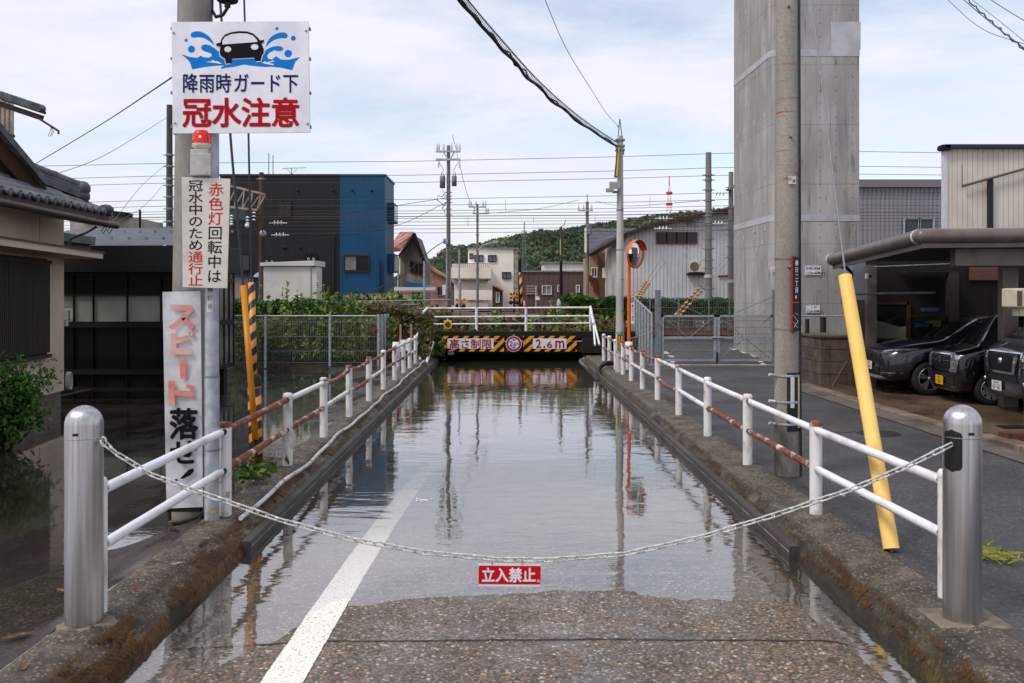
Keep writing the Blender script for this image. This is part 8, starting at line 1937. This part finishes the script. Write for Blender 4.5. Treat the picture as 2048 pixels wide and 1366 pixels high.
# striped stay guards beyond the gate
for k, (a, b_, lab) in enumerate((((1293, 563, 44), (1256, 620, 38.6), 'upper'), ((1299, 567, 44), (1262, 618, 38.6), 'lower'), ((1401, 573, 40), (1349, 632, 36.6), 'u'), ((1407, 578, 40), (1357, 634, 36.6), 'l'))):
    lab = ['left striped stay guard of the pair nearer the orange mirror', 'right striped stay guard of the pair nearer the orange mirror', 'left striped stay guard of the pair beside the grey mast', 'right striped stay guard of the pair beside the grey mast'][k]
    root = empty('stay_wire', W(*b_), lab, 'stay wire'); a_, bb_ = W(*a), W(*b_)
    lstrut(bb_, a_, .06, M_ys if k else (M_ys := stripe_mat('stay_stripe', lin((214, 150, 54)), (.008, .008, .008), .5, 1)), 'guard', root, 10)
    mb = MB(); mb.tube([a_, a_ + (a_ - bb_) * (3.2 if k < 2 else 1.8)], .012, steel_wire, 5); mb.build('strand', root)
# level crossing furniture
def crossing(x, yb, Y, lab, black_face):
    root = empty('crossing_signal', W(x, yb, Y), lab, 'crossing signal'); s_ = Y / F
    mb = MB(); mb.tube([W(x, yb, Y), W(x, 585 if black_face else 560, Y)], .05, galv if not black_face else black_m, 8); mb.build('post', root)
    mb = MB(); yc = 592 if black_face else 604; w_ = 9.5
    mb.bar(W(x - w_, yc - 6, Y - .12), W(x + w_, yc + 6, Y - .12), .12, .03, hz_y, up=Vector((0, 1, 0))); mb.bar(W(x - w_, yc + 6, Y - .16), W(x + w_, yc - 6, Y - .16), .12, .03, hz_y, up=Vector((0, 1, 0)))
    mb.build('crossbuck', root)
    if black_face:
        mb = MB()
        for sx, sy in ((-1, -1), (1, 1), (1, -1), (-1, 1)): mb.box(W(x + sx * 6 - 1.6, yc + sy * 3.8 + 1.6, Y - .2), W(x + sx * 6 + 1.6, yc + sy * 3.8 - 1.6, Y - .19), hz_k)
        mb.build('stripe', root)
    for dx in (-6.2, 6.2): mb = MB(); c = W(x + dx, (605 if black_face else 612.5), Y - .1); mb.lathe([(.001, -.08), (4.2 * s_, -.08), (4.4 * s_, .05), (.001, .12)], black_p, c, 14, axis='y'); mb.build('lamp', root)
    mb = MB(); mb.bar(W(x - 6, 605 if black_face else 612.5, Y), W(x + 6, 605 if black_face else 612.5, Y), .06, .06, black_m); mb.build('lamp_arm', root)
crossing(1028, 625, 47, 'crossing signal with black and yellow crossbuck before the white house', True); crossing(921, 625, 49, 'plain yellow crossbuck crossing signal beside the tall transformer pole', False)
root = empty('crossing_barrier', W(1040, 620, 46), 'upright black and yellow crossing barrier pole beside the crossbuck', 'barrier'); lstrut(W(1045, 620, 46), W(1040, 545, 46), .07, M_ys, 'boom', root, 8); mb = MB(); mb.box(W(1037, 612, 46.1), W(1043, 520, 46.3), black_m); mb.build('mast', root)
for x, yt, w_, lab in ((918.5, 499, 3.2, 'plain pale grey post left of the shorter utility pole'), (848.5, 522, 3.6, 'plain pale grey post beside the old gabled house'), (1225, 548, 4, 'short grey post before the tan house'), (1072, 572, 3, 'thin white post with a small red lamp near the crossing')):
    mb = MB(); r_ = w_ * 44 / F / 2; mb.tube([W(x, 620, 44), W(x, yt, 44)], r_, galv, 8); mb.build('steel_post', label=lab, cat='post')
root = empty('crossing_box', W(1075, 615, 43.8), 'small red lamp on a grey box by the crossing', 'signal box'); mb = MB(); mb.box(W(1071, 600, 43.7), W(1079, 592, 43.9), cream); mb.build('case', root); mb = MB(); mb.ball(W(1077, 590, 43.7), .07, red_s, 8); mb.build('lamp', root)
root = empty('marker_post', W(1117.5, 625, 36), 'white pointed marker post with black characters above the bridge railing', 'marker post')
mb = MB(); mb.prism([W(1114, 626, 36), W(1121, 626, 36), W(1121, 602, 36), W(1117.5, 597, 36), W(1114, 602, 36)], (0, .12, 0), white_s)
for k, ch in enumerate('上止'): text_px(mb, ch, 1115, 605 + k * 7, 1120, 611 + k * 7, 35.99, ink)
mb.build('post_body', root)
root = empty('traffic_mirror', W(1045, 620, 50), 'small round traffic mirror with red rim beyond the crossing', 'mirror'); mb = MB(); c = W(1044, 608, 50); mb.tube([c + Vector((.22 * math.cos(t_), 0, .22 * math.sin(t_))) for t_ in np.linspace(0, 6.28, 21)[:-1]], .03, red_s, 6, closed=True); mb.build('mirror_rim', root); mb = MB(); mb.poly([c + Vector((.22 * math.cos(t_), -.01, .22 * math.sin(t_))) for t_ in np.linspace(0, 6.28, 21)[:-1]], mirr); mb.build('mirror_face', root); mb = MB(); mb.tube([c + Vector((.05, .05, 0)), W(1045, 622, 50)], .03, galv, 6); mb.build('post', root)
